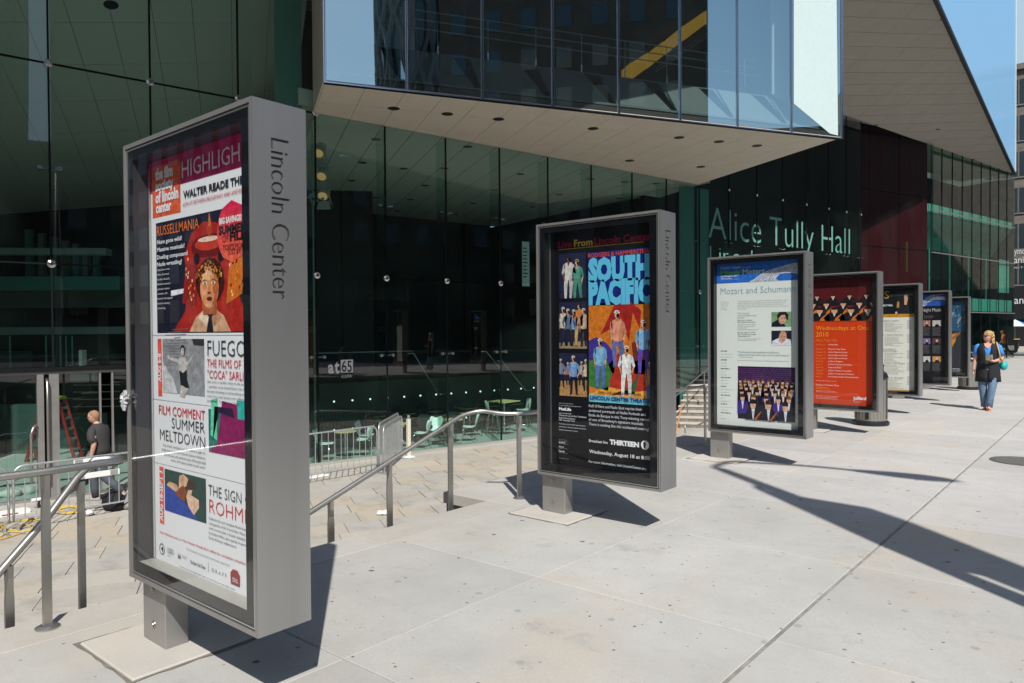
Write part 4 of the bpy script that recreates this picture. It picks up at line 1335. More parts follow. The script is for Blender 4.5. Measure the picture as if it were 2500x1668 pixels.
# first picture: a face between red and gold armour on navy (generic)
p.rect(c4(316, 1022), c5(1400, 411), NAVY, 1)
a = p.uv(*c4(316, 1022)); b = p.uv(*c5(330, 411))
def uvq(*l): return [(a[0] + x * (OR_ - a[0]), b[1] + y * (a[1] - b[1])) for x, y in l]
REDP = tri((176, 34, 24)); GOLD = tri((214, 112, 30)); SKN = tri((226, 150, 100))
p.poly(uvq((.18, 0), (.98, 0), (.86, .16), (.78, .38), (.84, .62), (.72, .80), (.62, .90), (.50, .93), (.38, .85), (.30, .66), (.36, .40), (.30, .17)), REDP, 2)
p.poly(uvq((.28, .25), (.42, .22), (.44, .56), (.32, .60)), tri((150, 24, 22)), 3)
p.poly(uvq((.70, .22), (.84, .30), (.86, .62), (.74, .62)), GOLD, 3)
def E(cx, cy, rx, ry, col, L, n=16, rot=0): p.poly(uvq(*[(cx + rx * cos(t) * cos(rot) - ry * sin(t) * sin(rot), cy + rx * cos(t) * sin(rot) + ry * sin(t) * cos(rot)) for t in [2 * pi * i / n for i in range(n)]]), col, L)
HRC = tri((84, 32, 16))
E(.555, .42, .135, .20, tri((60, 22, 16)), 3)
p.poly(uvq((.35, 0), (.74, 0), (.68, .13), (.60, .19), (.50, .19), (.42, .13)), tri((216, 168, 132)), 4)
p.poly(uvq((.44, .12), (.52, .04), (.55, .13), (.50, .20)), tri((236, 205, 180)), 5); p.poly(uvq((.66, .12), (.59, .04), (.56, .13), (.61, .20)), tri((190, 140, 106)), 5)
p.poly(uvq((.52, 0), (.585, 0), (.57, .12), (.585, .145), (.53, .145), (.542, .12)), (.012, .01, .02), 6)
p.poly(uvq((.49, .14), (.615, .14), (.625, .25), (.48, .25)), tri((176, 92, 54)), 6)
E(.552, .37, .088, .175, SKN, 7, 20)
p.poly(uvq((.575, .205), (.615, .25), (.638, .34), (.638, .42), (.62, .49), (.59, .50), (.60, .42), (.585, .36), (.598, .29)), tri((192, 100, 58)), 8)
E(.53, .47, .05, .05, tri((244, 184, 132)), 8); E(.51, .33, .024, .03, tri((238, 164, 118)), 8)
for ex in (.515, .592):
    E(ex, .405, .020, .012, tri((248, 226, 206)), 9, 12); E(ex, .405, .008, .011, tri((30, 18, 20)), 10, 10)
    p.poly(uvq((ex - .026, .425), (ex, .438), (ex + .026, .428), (ex, .431)), tri((80, 34, 20)), 10)
p.poly(uvq((.548, .40), (.557, .40), (.566, .335), (.556, .322), (.540, .328)), tri((206, 120, 76)), 9); E(.553, .325, .016, .007, tri((120, 44, 30)), 10, 10)
E(.555, .275, .028, .018, tri((140, 26, 30)), 9, 12); E(.555, .273, .018, .008, tri((40, 10, 14)), 10, 10); E(.555, .225, .03, .016, tri((238, 170, 126)), 8)
rn = random.Random(21)
for i in range(90):
    a_ = rn.uniform(-.1, 3.25); E(.552 + cos(a_) * rn.uniform(.07, .125), .44 + sin(a_) * rn.uniform(.07, .145), rn.uniform(.006, .014), rn.uniform(.008, .02), tri(rn.choice(((150, 72, 24), (206, 124, 44), (96, 42, 18), (232, 160, 70)))), 9 + i % 3, 8)
E(.545, .72, .17, .10, tri((110, 18, 22)), 3); E(.545, .74, .13, .06, tri((200, 60, 40)), 4); E(.545, .775, .10, .022, tri((244, 206, 186)), 5)
E(.56, .86, .022, .07, tri((196, 60, 30)), 5, 12); E(.43, .62, .03, .05, tri((26, 12, 26)), 4); E(.66, .62, .03, .05, tri((26, 12, 26)), 4)
for i in range(16):
    for x_ in (.355, .765): 
        c_1 = tri(rn.choice(((250, 200, 140), (240, 150, 70), (120, 20, 20)))); xx = x_ + rn.uniform(-.04, .05); y_ = rn.uniform(.25, .62); p.poly(uvq((xx, y_), (xx + .012, y_ - .002), (xx + .016, y_ + .022), (xx + .004, y_ + .024)), c_1, 5)
p.poly(uvq((.16, .32), (.30, .34), (.30, .38), (.16, .37)), WHITE, 3)
p.poly(uvq((.84, .36), (.99, .35), (.99, .39), (.84, .41)), WHITE, 3)
p.poly(uvq((.545, .88), (.575, .88), (.563, .99), (.557, .99)), GOLD, 6)
q = c4(328, 1120); p.text('RUSSELLMANIA', q, c4(650, 0)[0], c4(0, 1048)[1], tri((235, 120, 40)))
for i, (st, x1, yb_2) in enumerate((('Nuns gone wild!', 519, 1182), ('Massive musicals!', 540, 1240), ('Dueling composers!', 566, 1298), ('Nude wrestling!', 520, 1352))):
    q = c4(330, yb_2); p.text(st, q, c4(x1, 0)[0], c4(0, yb_2 - 30)[1], WHITE, w=.02)
for i, st in enumerate(('Experience nine', 'films directed', 'by Ken Russell,', "British cinema's", 'greatest enfant', 'terrible. Mr.', 'Russell will appear', 'at each evening', 'screening.')):
    yb_2 = 1386 + i * 36.5; q = c4(333, yb_2); p.text(st, q, c4(333 + len(st) * 6.2, 0)[0], c4(0, yb_2 - 14)[1], WHITE)
cc = p.uv(*c4(915, 1080)); rr_ = cc[1] - p.uv(*c4(915, 1320))[1]
SA = tri((214, 22, 74)); SB = tri((240, 100, 72))
nst = 10
for i in range(nst):
    t0 = -1 + 2 * i / nst; t1 = -1 + 2 * (i + 1) / nst
    col = tuple(SB[j] + (SA[j] - SB[j]) * i / (nst - 1) for j in range(3))
    xx0 = sqrt(max(0, 1 - t0 * t0)); xx1 = sqrt(max(0, 1 - t1 * t1)); ru_ = rr_ * .93
    cxx = p.uv(*c4(790, 1080))[0] + ru_
    p.poly([(cxx - xx0 * ru_, cc[1] + t0 * rr_), (min(OR_ - .001, cxx + xx0 * ru_), cc[1] + t0 * rr_), (min(OR_ - .001, cxx + xx1 * ru_), cc[1] + t1 * rr_), (cxx - xx1 * ru_, cc[1] + t1 * rr_)], col, 6)
for st, x0, yb_2, yt, x1, col, w_, pt_ in (('BIG SAVINGS!', 808, 1030, 986, 972, WHITE, .04, 'BIG SAVINGS'), ('SUMMER', 804, 1110, 1050, 972, BLACK, .05, 'SUMME'), ('OF', 832, 1170, 1118, 880, BLACK, -.01, None), ('FILM', 888, 1156, 1096, 975, BLACK, .05, 'FIL'), ('TICKETS FROM', 836, 1228, 1192, 975, BLACK, .01, 'TICKETS FRO'), ('JUST $9!', 876, 1262, 1224, 972, BLACK, .01, None)):
    q = c4(x0, yb_2); p.text(st, q, c4(x1, 0)[0], c4(0, yt)[1], col, w=w_, lay=8, part=pt_)
GREYL = tri((150, 150, 155))
for yl in (438, 926, 1408):
    q = p.uv(*c5(305, yl)); p.poly([(OL, q[1]), (OR_, q[1]), (OR_, q[1] + .002), (OL, q[1] + .002)], GREYL, 2)
p.rect(c5(330, 462), c5(366, 903), COR, 2)
pr = p.rect(c5(367, 462), c5(692, 905), tri((150, 150, 154)), 2)
p.poly([(pr[0], pr[1]), (pr[0] + .16, pr[1]), (pr[0] + .12, pr[1] + .07), (pr[0] + .05, pr[1] + .12), (pr[0], pr[1] + .16)], tri((205, 205, 208)), 3)
p.poly([(pr[2] - .12, pr[3]), (pr[2], pr[3]), (pr[2], pr[3] - .035), (pr[2] - .1, pr[3] - .03)], tri((50, 50, 54)), 3)
for i in range(14):
    v = pr[1] + .14 + i * .014
    p.poly([(pr[0] + .01 + (i * 37 % 7) * .02, v), (pr[0] + .2 + (i * 53 % 5) * .02, v + .004), (pr[0] + .2 + (i * 53 % 5) * .02, v + .007), (pr[0] + .01 + (i * 37 % 7) * .02, v + .003)], tri((112, 112, 116)), 3)
GB = tri((196, 190, 186)); DK = tri((30, 30, 34))
fx = lambda l: [p.uv(*c7(x, y)) for x, y in l]
p.poly(fx([(205, 350), (225, 380), (320, 400), (330, 380), (385, 380), (398, 430), (445, 380), (470, 345), (440, 420), (400, 470), (400, 600), (330, 600), (318, 440), (215, 400)]), GB, 4)
p.poly(fx([(325, 510), (365, 540), (400, 505), (405, 600), (430, 690), (395, 690), (365, 670), (340, 660)]), DK, 5)
p.poly(fx([(345, 660), (420, 690), (375, 790), (330, 770)]), GB, 4)
p.ell(*c7(360, 310), 6, 13, DK, 5); p.ell(*c7(360, 325), 4.2, 10, GB, 6)
p.vtext('AUG 6-8', c5(362, 792), c5(0, 575)[1], c5(336, 0)[0], WHITE, w=.03)
q = c5(716, 592); p.text('FUEGO', q, c5(990, 0)[0], c5(0, 474)[1], (.03, .03, .06), part='FUEG', w=-.012) if 0 else p.text('FUEGO!', q, c5(925, 0)[0], c5(0, 474)[1], (.03, .03, .06), part='FUEG', w=-.01)
q = c5(713, 676); p.text('THE FILMS OF', q, c5(972, 0)[0], c5(0, 618)[1], RED_)
q = c5(716, 762); p.text('"COCA" SARLI', q, c5(982, 0)[0], c5(0, 702)[1], RED_, part='"COCA" SARL')
for i, st in enumerate(('Join us for a six-film salute to the woman', '...squeezes more sexual frisson into the space', 'between breathing in and breathing out than', 'most of us could spread over a lifetime of', 'lovemaking" - The New York Times')):
    yb_2 = 796 + i * 36.5; q = c5(714, yb_2); p.text(st, q, c5(714 + len(st) * 7.6, 0)[0], c5(0, yb_2 - 17)[1], (.05, .05, .06))
q = c5(344, 1035); p.text('FILM COMMENT', q, c5(697, 0)[0], c5(0, 968)[1], RED_)
q = c5(442, 1145); p.text('SUMMER', q, c5(695, 0)[0], c5(0, 1066)[1], NAVY, w=-.01)
q = c5(352, 1232); p.text('MELTDOWN', q, c5(697, 0)[0], c5(0, 1152)[1], NAVY, w=-.01)
for i, (st, x0) in enumerate((("You've been sweating it out, but relief is in sight. It's", 372), ('finally time for the Film Comment Summer Meltdown.', 366), ('Beat the heat with eardrum buzz, off-the-grid child', 384), ('actors, and copious junkie-on-junk action.', 436))):
    yb_2 = (1280, 1314, 1352, 1396)[i]; q = c5(x0, yb_2); p.text(st, q, c5(700, 0)[0], c5(0, yb_2 - 17)[1], (.05, .05, .06))
pr = p.rect(c5(719, 998), c5(1500, 1483), tri((24, 120, 110)), 2)
p.poly([(pr[0], pr[1]), (OR_, pr[1]), (OR_, pr[1] + .22), (pr[0] + .13, pr[1] + .25), (pr[0] + .08, pr[1] + .05)], tri((140, 24, 90)), 3)
p.poly([(pr[0] + .06, pr[1] + .22), (pr[0] + .22, pr[1] + .22), (pr[0] + .24, pr[3] - .03), (pr[0] + .10, pr[3] - .01), (pr[0] + .04, pr[3] - .15)], tri((38, 20, 60)), 4)
p.poly([(pr[0] + .02, pr[1] + .08), (pr[0] + .08, pr[1] + .06), (pr[0] + .09, pr[1] + .26), (pr[0] + .03, pr[1] + .25)], tri((110, 210, 170)), 4)
p.poly([(pr[0] + .26, pr[1] + .26), (pr[0] + .33, pr[1] + .26), (pr[0] + .33, pr[3] - .03), (pr[0] + .27, pr[3] - .03)], tri((50, 180, 170)), 4)
p.rect(c6(343, 120), c6(382, 566), COR, 2)
pr = p.rect(c6(383, 138), c6(704, 560), tri((26, 66, 60)), 2)
W_, H_ = pr[2] - pr[0], pr[3] - pr[1]
pz = lambda l: [(pr[0] + x * W_, pr[1] + y * H_) for x, y in l]
p.poly(pz([(0, .0), (.80, .0), (.70, .22), (.45, .35), (.25, .55), (0, .62)]), tri((22, 66, 160)), 3)
p.poly(pz([(.05, .62), (.12, .72), (.30, .70), (.36, .62), (.38, .92), (.48, .98), (.60, .90), (.55, .72), (.42, .62), (.28, .52)]), tri((222, 176, 140)), 4)
p.poly(pz([(.28, .45), (.50, .34), (.56, .60), (.48, .72), (.36, .62)]), tri((140, 66, 34)), 5)
p.poly(pz([(.52, .64), (.62, .90), (.76, .84), (.78, .70), (.68, .66)]), tri((60, 34, 28)), 5)
p.poly(pz([(.54, .48), (.60, .66), (.70, .70), (.66, .54), (.84, .48), (.84, .30), (.72, .10), (.60, .25)]), tri((230, 190, 160)), 4)
p.vtext('AUG 18-SEPT 3', c6(376, 540), c6(0, 158)[1], c6(350, 0)[0], WHITE, w=.03)
q = c6(722, 340); p.text('THE SIGN OF', q, c6(975, 0)[0], c6(0, 258)[1], NAVY, part='THE SIGN', w=-.012)
q = c6(730, 475); p.text('ROHMER', q, c6(985, 0)[0], c6(0, 370)[1], RED_, part='ROHM', w=-.015)
for i, st in enumerate(('Celebrate the most complete North American', 'retrospective of the French New Wave master\'s', 'work in more than a decade. Included are', 'his feature films, plus special in-person events', 'by key Rohmer collaborators.')):
    yb_2 = 524 + i * 37; q = c6(726, yb_2); p.text(st, q, c6(726 + len(st) * 7.6, 0)[0], c6(0, yb_2 - 18)[1], (.05, .05, .06))
q = c6(350, 628); p.text('Visit FilmLinc.com or The Walter Reade Box office for complete schedule', q, c6(1005, 0)[0], c6(0, 612)[1], RED_, w=.006)
q = c6(556, 758); p.text('The Film Society of Lincoln Center receives major support from', q, c6(884, 0)[0], c6(0, 746)[1], (.12, .12, .13))
# sponsor marks at the foot
def ringp(P_, c, r0, r1, col, lay=6, n=20, sx=1.0):
    for i in range(n):
        a0 = 2 * pi * i / n; a1 = 2 * pi * (i + 1) / n
        P_.poly([(c[0] + cos(a0) * r0 * sx, c[1] + sin(a0) * r0), (c[0] + cos(a0) * r1 * sx, c[1] + sin(a0) * r1), (c[0] + cos(a1) * r1 * sx, c[1] + sin(a1) * r1), (c[0] + cos(a1) * r0 * sx, c[1] + sin(a1) * r0)], col, lay, P_.let)
DG = (.06, .06, .07)
c_ = p.uv(*c6(367, 752)); ringp(p, c_, .025, .029, DG); p.poly([(c_[0] - .012, c_[1]), (c_[0] + .012, c_[1] - .016), (c_[0] + .012, c_[1] + .016)], DG, 6, p.let)
for i in range(4): ringp(p, (lambda z: (z[0] + i * .016, z[1]))(p.uv(*c6(415, 764))), .011, .013, DG, 6)
p.text('Audi', c6(410, 803), c6(434, 0)[0], c6(0, 795)[1], DG)
p.text('AA', c6(488, 822), c6(512, 0)[0], c6(0, 786)[1], DG, w=.02); p.text('American', c6(520, 806), c6(560, 0)[0], c6(0, 797)[1], RED_); p.text('Airlines', c6(520, 820), c6(552, 0)[0], c6(0, 811)[1], DG)
p.text('The New York Times', c6(583, 862), c6(698, 0)[0], c6(0, 836)[1], DG, w=.012)
q = p.uv(*c6(722, 930)); p.poly([(q[0], q[1]), (q[0] + .002, q[1]), (q[0] + .002, q[1] + .05), (q[0], q[1] + .05)], DG, 6, p.let)
p.text('G R A F F', c6(748, 925), c6(862, 0)[0], c6(0, 898)[1], (.25, .25, .26))
c_ = p.uv(*c6(928, 980)); p.poly([(c_[0] - .04, c_[1] - .03), (c_[0] + .04, c_[1] - .03), (c_[0] + .042, c_[1] + .02), (c_[0] + .02, c_[1] + .04), (c_[0] - .02, c_[1] + .04), (c_[0] - .042, c_[1] + .02)], tri((150, 30, 40)), 6, p.let)
p.text('STELLA', c6(908, 982), c6(948, 0)[0], c6(0, 970)[1], WHITE, w=.03, lay=8); p.text('ARTOIS', c6(908, 1000), c6(950, 0)[0], c6(0, 989)[1], WHITE, w=.03, lay=8)
p.lines(c6(500, 885), c6(960, 0)[0], 1, .02, .004, (.55, .55, .56), seed=4)
finish(p, WHITE, 0)

# ---- cabinet 2: musical on black
p = Poster(1)
d4 = cr(1280, 500, 3.92); d5 = cr(1280, 880, 3.733); d6 = cr(1260, 560, 3.921)
BLK = tri((14, 14, 20)); CR_ = tri((150, 30, 62)); YE = tri((214, 178, 58))
p.text('Live', d4(328, 415), d4(455, 0)[0], d4(0, 352)[1], CR_, w=.02); p.text('From', d4(478, 402), d4(655, 0)[0], d4(0, 340)[1], YE, w=.02); p.text('Lincoln Center', d4(675, 386), d4(1215, 0)[0], d4(0, 318)[1], CR_, w=.02)
a = p.uv(*d4(328, 435)); p.poly([(a[0], a[1]), (OR_ - .1, a[1]), (OR_ - .1, a[1] + .004), (a[0], a[1] + .004)], YE, 2)
SKB = tri((34, 38, 66))
def figure(P_, pr, x, y0, h, top, trou, skin_=tri((214, 160, 130)), hat=None, lay=4, wd=.16):
    """small painted or photographed standing figure with rounded limbs, in the frame pr"""
    W_, H_ = pr[2] - pr[0], pr[3] - pr[1]; a = H_ * h / W_; rn_ = random.Random(int(x * 977 + h * 331)); ln = rn_.uniform(-.03, .03)
    q = lambda l: [(pr[0] + min(1, max(0, x + (u + ln * v) * a)) * W_, pr[1] + min(1, max(0, y0 + v * h)) * H_) for u, v in l]
    def blob(cx, cy, rx, ry, col, L, n=10): P_.poly(q([(cx + rx * cos(2 * pi * i / n), cy + ry * sin(2 * pi * i / n)) for i in range(n)]), col, L)
    dk_ = lambda c, f: tuple(v * f for v in c)
    sp = rn_.uniform(.04, .10)
    for sg in (-1, 1):
        P_.poly(q([(sg * sp * .9 - .03, .02), (sg * sp * .9 + .03, .02), (sg * .075 + .045, .30), (sg * .055 + .055, .50), (sg * .055 - .055, .50), (sg * .075 - .045, .30)]), dk_(trou, 1 if sg < 0 else .82), lay)
        blob(sg * (sp + .01), .012, .035, .014, dk_(trou, .5), lay)
        el = rn_.uniform(.13, .19)
        P_.poly(q([(sg * .10, .815), (sg * .145, .80), (sg * (el + .03), .62), (sg * (el + .01), .58), (sg * (el - .03), .61), (sg * .10, .72)]), dk_(top, .8), lay + 1)
        P_.poly(q([(sg * (el + .02), .62), (sg * (el - .02), .60), (sg * .10, .47), (sg * .13, .455)]), skin_, lay)
        blob(sg * .115, .455, .02, .022, skin_, lay)
    P_.poly(q([(-.10, .47), (0, .455), (.10, .47), (.10, .62), (.13, .77), (.10, .83), (.04, .85), (-.04, .85), (-.10, .83), (-.13, .77), (-.10, .62)]), top, lay + 1)
    P_.poly(q([(.02, .47), (.10, .475), (.10, .62), (.13, .76), (.10, .82), (.05, .7)]), dk_(top, .78), lay + 2)
    P_.poly(q([(-.035, .84), (.035, .84), (.0, .76)]), skin_, lay + 2)
    P_.poly(q([(-.025, .83), (.025, .83), (.025, .89), (-.025, .89)]), dk_(skin_, .8), lay + 2)
    blob(0, .925, .048, .058, skin_, lay + 3, 12); blob(.018, .915, .028, .045, dk_(skin_, .78), lay + 3, 10)
    if hat: blob(0, .972, .062, .018, hat, lay + 4); blob(0, .988, .045, .022, hat, lay + 4)
    else: P_.poly(q([(-.055, .92), (-.05, .97), (-.02, .995), (.03, .99), (.058, .96), (.052, .92), (.03, .955), (-.03, .955)]), tri((52, 34, 24)), lay + 4)

# three stage photographs down the left
pr = p.rect(d4(333, 475), d4(592, 888), SKB, 1)
figure(p, pr, .34, -.05, 1.0, tri((214, 206, 200)), tri((205, 198, 194)), tri((120, 80, 60)))
figure(p, pr, .70, -.1, .95, tri((84, 150, 130)), tri((70, 140, 120)), tri((224, 180, 150)), tri((190, 150, 100)))
pr = p.rect(d4(334, 935), d4(600, 1378), SKB, 1)
p.poly([(pr[0], pr[1]), (pr[2], pr[1]), (pr[2], pr[1] + .07), (pr[0], pr[1] + .05)], tri((150, 130, 100)), 2)
for i, (x, h, c1, c2) in enumerate(((.16, .84, (206, 196, 180), (30, 34, 50)), (.36, .80, (90, 110, 140), (30, 34, 50)), (.55, .78, (120, 150, 190), (40, 40, 56)), (.72, .92, (206, 120, 60), (200, 160, 90)), (.9, .8, (196, 170, 150), (30, 30, 46)))): figure(p, pr, x, .05, h, tri(c1), tri(c2), hat=tri((225, 222, 214)) if i != 3 else None, lay=3 + i)
pr = p.rect(d4(336, 1420), d5(573, 335), SKB, 1)
p.poly([(pr[0], pr[1]), (pr[2], pr[1]), (pr[2], pr[1] + .15), (pr[0], pr[1] + .13)], tri((176, 132, 84)), 2)
for i, (x, y_, h, c1) in enumerate(((.08, .2, .66, (120, 130, 160)), (.32, .26, .52, (150, 120, 130)), (.8, .26, .55, (180, 160, 150)), (.96, .14, .72, (206, 190, 170)), (.54, .04, .9, (120, 160, 206)))): figure(p, pr, x, y_, h, tri(c1), tri((26, 28, 40)), hat=tri((230, 228, 220)), lay=3 + i)
# painted panel: bold blue title over a plain painted scene
pr = p.rect(d4(610, 460), d4(1400, 942), tri((22, 34, 116)), 1)
p.text("RODGERS & HAMMERSTEIN'S", d4(612, 508), d4(1205, 0)[0], d4(0, 470)[1], tri((205, 76, 50)), part='RODGERS & HAMMERSTEIN', w=.02)
BL = tri((96, 190, 226))
p.text('SOUTH', d4(614, 727), d4(1200, 0)[0], d4(0, 535)[1], BL, w=.075); p.text('PACIFIC', d4(618, 945), d4(1225, 0)[0], d4(0, 746)[1], BL, w=.07)
a = p.uv(*d4(616, 948)); b = p.uv(*d5(590, 375)); PWd = OR_ - a[0]; PH = a[1] - b[1]
pz = lambda l: [(a[0] + x * PWd, b[1] + y * PH) for x, y in l]
p.poly(pz([(0, 0), (1, 0), (1, 1), (0, 1)]), tri((206, 116, 36)), 1)
p.poly(pz([(0, .62), (.12, .66), (.28, .6), (.4, .5), (.4, .3), (0, .3)]), tri((66, 52, 140)), 2)
p.poly(pz([(.18, .68), (.32, .86), (.42, 1.0), (.62, 1.02), (.8, .92), (.78, .74), (.68, .9), (.62, .62), (.5, .86), (.42, .6), (.34, .74)]), tri((160, 34, 30)), 3)
p.poly(pz([(.66, .6), (1, .72), (1, .3), (.7, .3)]), tri((110, 44, 40)), 2)
p.poly(pz([(0, .42), (.26, .46), (.36, .3), (.3, .12), (0, .16)]), tri((60, 120, 56)), 3)
p.poly(pz([(.2, .3), (.46, .5), (.66, .42), (1, .46), (1, .12), (.6, .14), (.3, .14)]), tri((176, 50, 34)), 2)
p.poly(pz([(0, .08), (.3, .16), (.7, .12), (1, .16), (1, 0), (0, 0)]), tri((222, 160, 66)), 3)
p.poly(pz([(0, 0), (1, 0), (1, .055), (0, .075)]), tri((110, 190, 205)), 4)
p.poly(pz([(.34, .08), (.62, .16), (.78, .32), (.7, .1)]), tri((60, 90, 60)), 3)
box4 = (a[0], b[1], a[0] + PWd, a[1])
figure(p, box4, .46, .36, .56, tri((226, 150, 120)), tri((92, 112, 170)), hat=tri((240, 240, 236)), lay=5)
figure(p, box4, .83, .30, .52, tri((130, 180, 220)), tri((96, 76, 176)), hat=tri((240, 240, 236)), lay=5)
figure(p, box4, .18, .14, .50, tri((130, 180, 216)), tri((96, 116, 186)), hat=tri((240, 240, 236)), lay=6)
figure(p, box4, .58, .07, .50, tri((236, 236, 232)), tri((230, 230, 226)), hat=tri((240, 240, 236)), lay=7)
figure(p, box4, .95, .0, .42, tri((200, 130, 100)), tri((70, 110, 170)), hat=tri((240, 240, 236)), lay=7)
p.text('DIRECTED BY BARTLETT SHER', d5(680, 300), d5(1072, 0)[0], d5(0, 281)[1], tri((120, 44, 40)), w=.015, lay=12)
p.text('LINCOLN CENTER THEATER', d5(605, 354), d5(1160, 0)[0], d5(0, 322)[1], tri((30, 40, 130)), w=.03, lay=12)
WT = tri((215, 215, 220))
for i, (st, x1) in enumerate((("Kelli O'Hara and Paulo Szot reprise their", 1075), ('acclaimed portrayals of Nellie Forbush and', 1108), ('Emile de Becque in this Tony-winning revival', 1140), ("of one of Broadway's signature musicals.", 1088), ('There is nothing like this enchanted evening!', 1138))):
    yb_2 = (424, 466, 508, 548, 590)[i]; p.text(st, d5(590, yb_2), d5(x1, 0)[0], d5(0, yb_2 - 24)[1], WT, w=.006)
p.text('Broadcast live', d5(592, 742), d5(762, 0)[0], d5(0, 718)[1], WT, w=.02); p.text('THIRTEEN', d5(780, 762), d5(1048, 0)[0], d5(0, 722)[1], WHITE, w=.06)
c_ = p.uv(*d5(1102, 772)); ringp(p, c_, .0, .038, WHITE, 6, 24); p.poly([(c_[0] - .012, c_[1] - .026), (c_[0] + .006, c_[1] - .026), (c_[0] + .004, c_[1] - .004), (c_[0] + .012, c_[1] + .002), (c_[0] + .002, c_[1] + .026), (c_[0] - .016, c_[1] + .022)], BLK, 8, p.let)
p.text('Wednesday, August 18 at 8:00', d5(594, 842), d5(1148, 0)[0], d5(0, 812)[1], WHITE, w=.012)
p.text('For more information, visit LincolnCenter.org', d5(590, 930), d5(1115, 0)[0], d5(0, 908)[1], WT, w=.012)
p.text('Live From Lincoln Center', d5(318, 392), d5(448, 0)[0], d5(0, 384)[1], WT); p.text('is made possible by a major grant from', d5(318, 412), d5(518, 0)[0], d5(0, 404)[1], WT)
p.text('MetLife', d5(318, 452), d5(430, 0)[0], d5(0, 427)[1], WHITE, w=.045)
for i, st in enumerate(('Support Provided By', 'Thomas H. Lee and Ann Tenenbaum', 'Robert Wood Johnson', '1962 Charitable Trust', 'The Robert and Renee Belfer Family Foundation', 'Judith Barlow, The John J. Barlow Foundation', 'National Endowment for the Arts')):
    yb_2 = (482, 504, 528, 548, 580, 606, 634)[i]; p.text(st, d5(318, yb_2), d5((432, 568, 466, 462, 560, 565, 488)[i], 0)[0], d5(0, yb_2 - (14 if 0 < i < 4 else 9))[1], WT, w=.01)
for i, st in enumerate(('MOVADO', 'National', 'MetLife')): p.text(st, d5(318, (752, 790, 832)[i]), d5((376, 362, 370)[i], 0)[0], d5(0, (740, 778, 818)[i])[1], WT, w=.02)
for yy_ in (722, 736, 758, 800, 840, 890): p.lines(d5(318, yy_), d5(410, 0)[0], 1, .02, .003, tri((150, 150, 156)), seed=yy_)
finish(p, BLK, 1)

# ---- cabinet 3: pale sheet with blue banner
p = Poster(2)
e4 = cr(1730, 620, 6.031); e5 = cr(1640, 850, 3.917)
PALE = tri((228, 232, 226)); BLU = tri((42, 108, 200))
a = p.uv(*e4(165, 440)); 
p.poly([(OL, a[1]), (OR_, a[1]), (OR_, OT), (OL, OT)], BLU, 1)
c_ = (p.uv(*e4(1250, 0))[0], a[1]); WB = tri((206, 208, 216))
def arc(cx, cy, r0, r1, a0, a1, col, lay, n=26):
    for i in range(n):
        t0 = a0 + (a1 - a0) * i / n; t1 = a0 + (a1 - a0) * (i + 1) / n
        q = [(cx + r * cos(t), max(a[1] + .001, cy + r * sin(t) * .62)) for r, t in ((r0, t0), (r1, t0), (r1, t1), (r0, t1))]
        q = [(min(OR_ - .001, max(OL, u)), min(OT, v)) for u, v in q]
        if q[0][0] < OR_ - .002 or q[3][0] < OR_ - .002: p.poly(q, col, lay)
arc(1.13, a[1] - .04, .30, .40, .2, pi, WB, 2); arc(.98, a[1] - .12, .34, .47, .2, pi - .3, tri((196, 200, 212)), 3); arc(.70, a[1] - .09, .17, .24, .2, pi, tri((190, 196, 210)), 4)
for r in (.33, .355, .375): arc(1.13, a[1] - .04, r, r + .004, .4, pi, tri((90, 90, 110)), 5)
for r in (.38, .41, .44): arc(.98, a[1] - .12, r, r + .004, .4, pi - .35, tri((90, 90, 110)), 5)
p.text('Lincoln Center', e4(178, 228), e4(478, 0)[0], e4(0, 190)[1], tri((200, 214, 226))); p.text('presents', e4(490, 210), e4(620, 0)[0], e4(0, 188)[1], tri((190, 205, 220)))
p.text('Mostly', e4(178, 315), e4(475, 0)[0], e4(0, 252)[1], tri((106, 178, 60)), w=.03); p.text('Mozart', e4(500, 300), e4(828, 0)[0], e4(0, 232)[1], tri((190, 214, 190)), w=.02)
p.text('July 27-August 21, 2010', e4(180, 345), e4(425, 0)[0], e4(0, 325)[1], WHITE, w=.02)
p.lines(e4(182, 372), e4(390, 0)[0], 1, .02, .006, WHITE, seed=2); p.lines(e4(182, 386), e4(470, 0)[0], 1, .02, .004, tri((180, 210, 240)), seed=3)
p.text('Mozart and Schumann', e4(180, 598), e4(1275, 0)[0], e4(0, 505)[1], tri((120, 168, 186)), w=-.014)
GR = tri((140, 146, 148)); GD = tri((70, 74, 78)); GT = tri((120, 160, 178))
for i, st in enumerate(('Celebrating Schumann\'s bicentennial, composers and pianist Paavo, Jarvi', 'leads the Deutsche Kammerphilharmonie in a program dedicated to the', 'Classical and Romantic. They are joined by the passionate and introspective', 'Piotr Anderszewski, who returns after stunning concerts at last year\'s', 'Mozart Festival.')):
    yb_2 = (705, 735, 762, 789, 817)[i]; p.text(st, e4(430, yb_2), e4((1160, 1140, 1110, 1170, 565)[i], 0)[0], e4(0, yb_2 - 13)[1], GR)
for i, st in enumerate(('The Deutsche', 'Kammerphilharmonie', 'Bremen')): p.text(st, e4(432, 885 + i * 32), e4((606, 706, 528)[i], 0)[0], e4(0, 866 + i * 32)[1], GT)
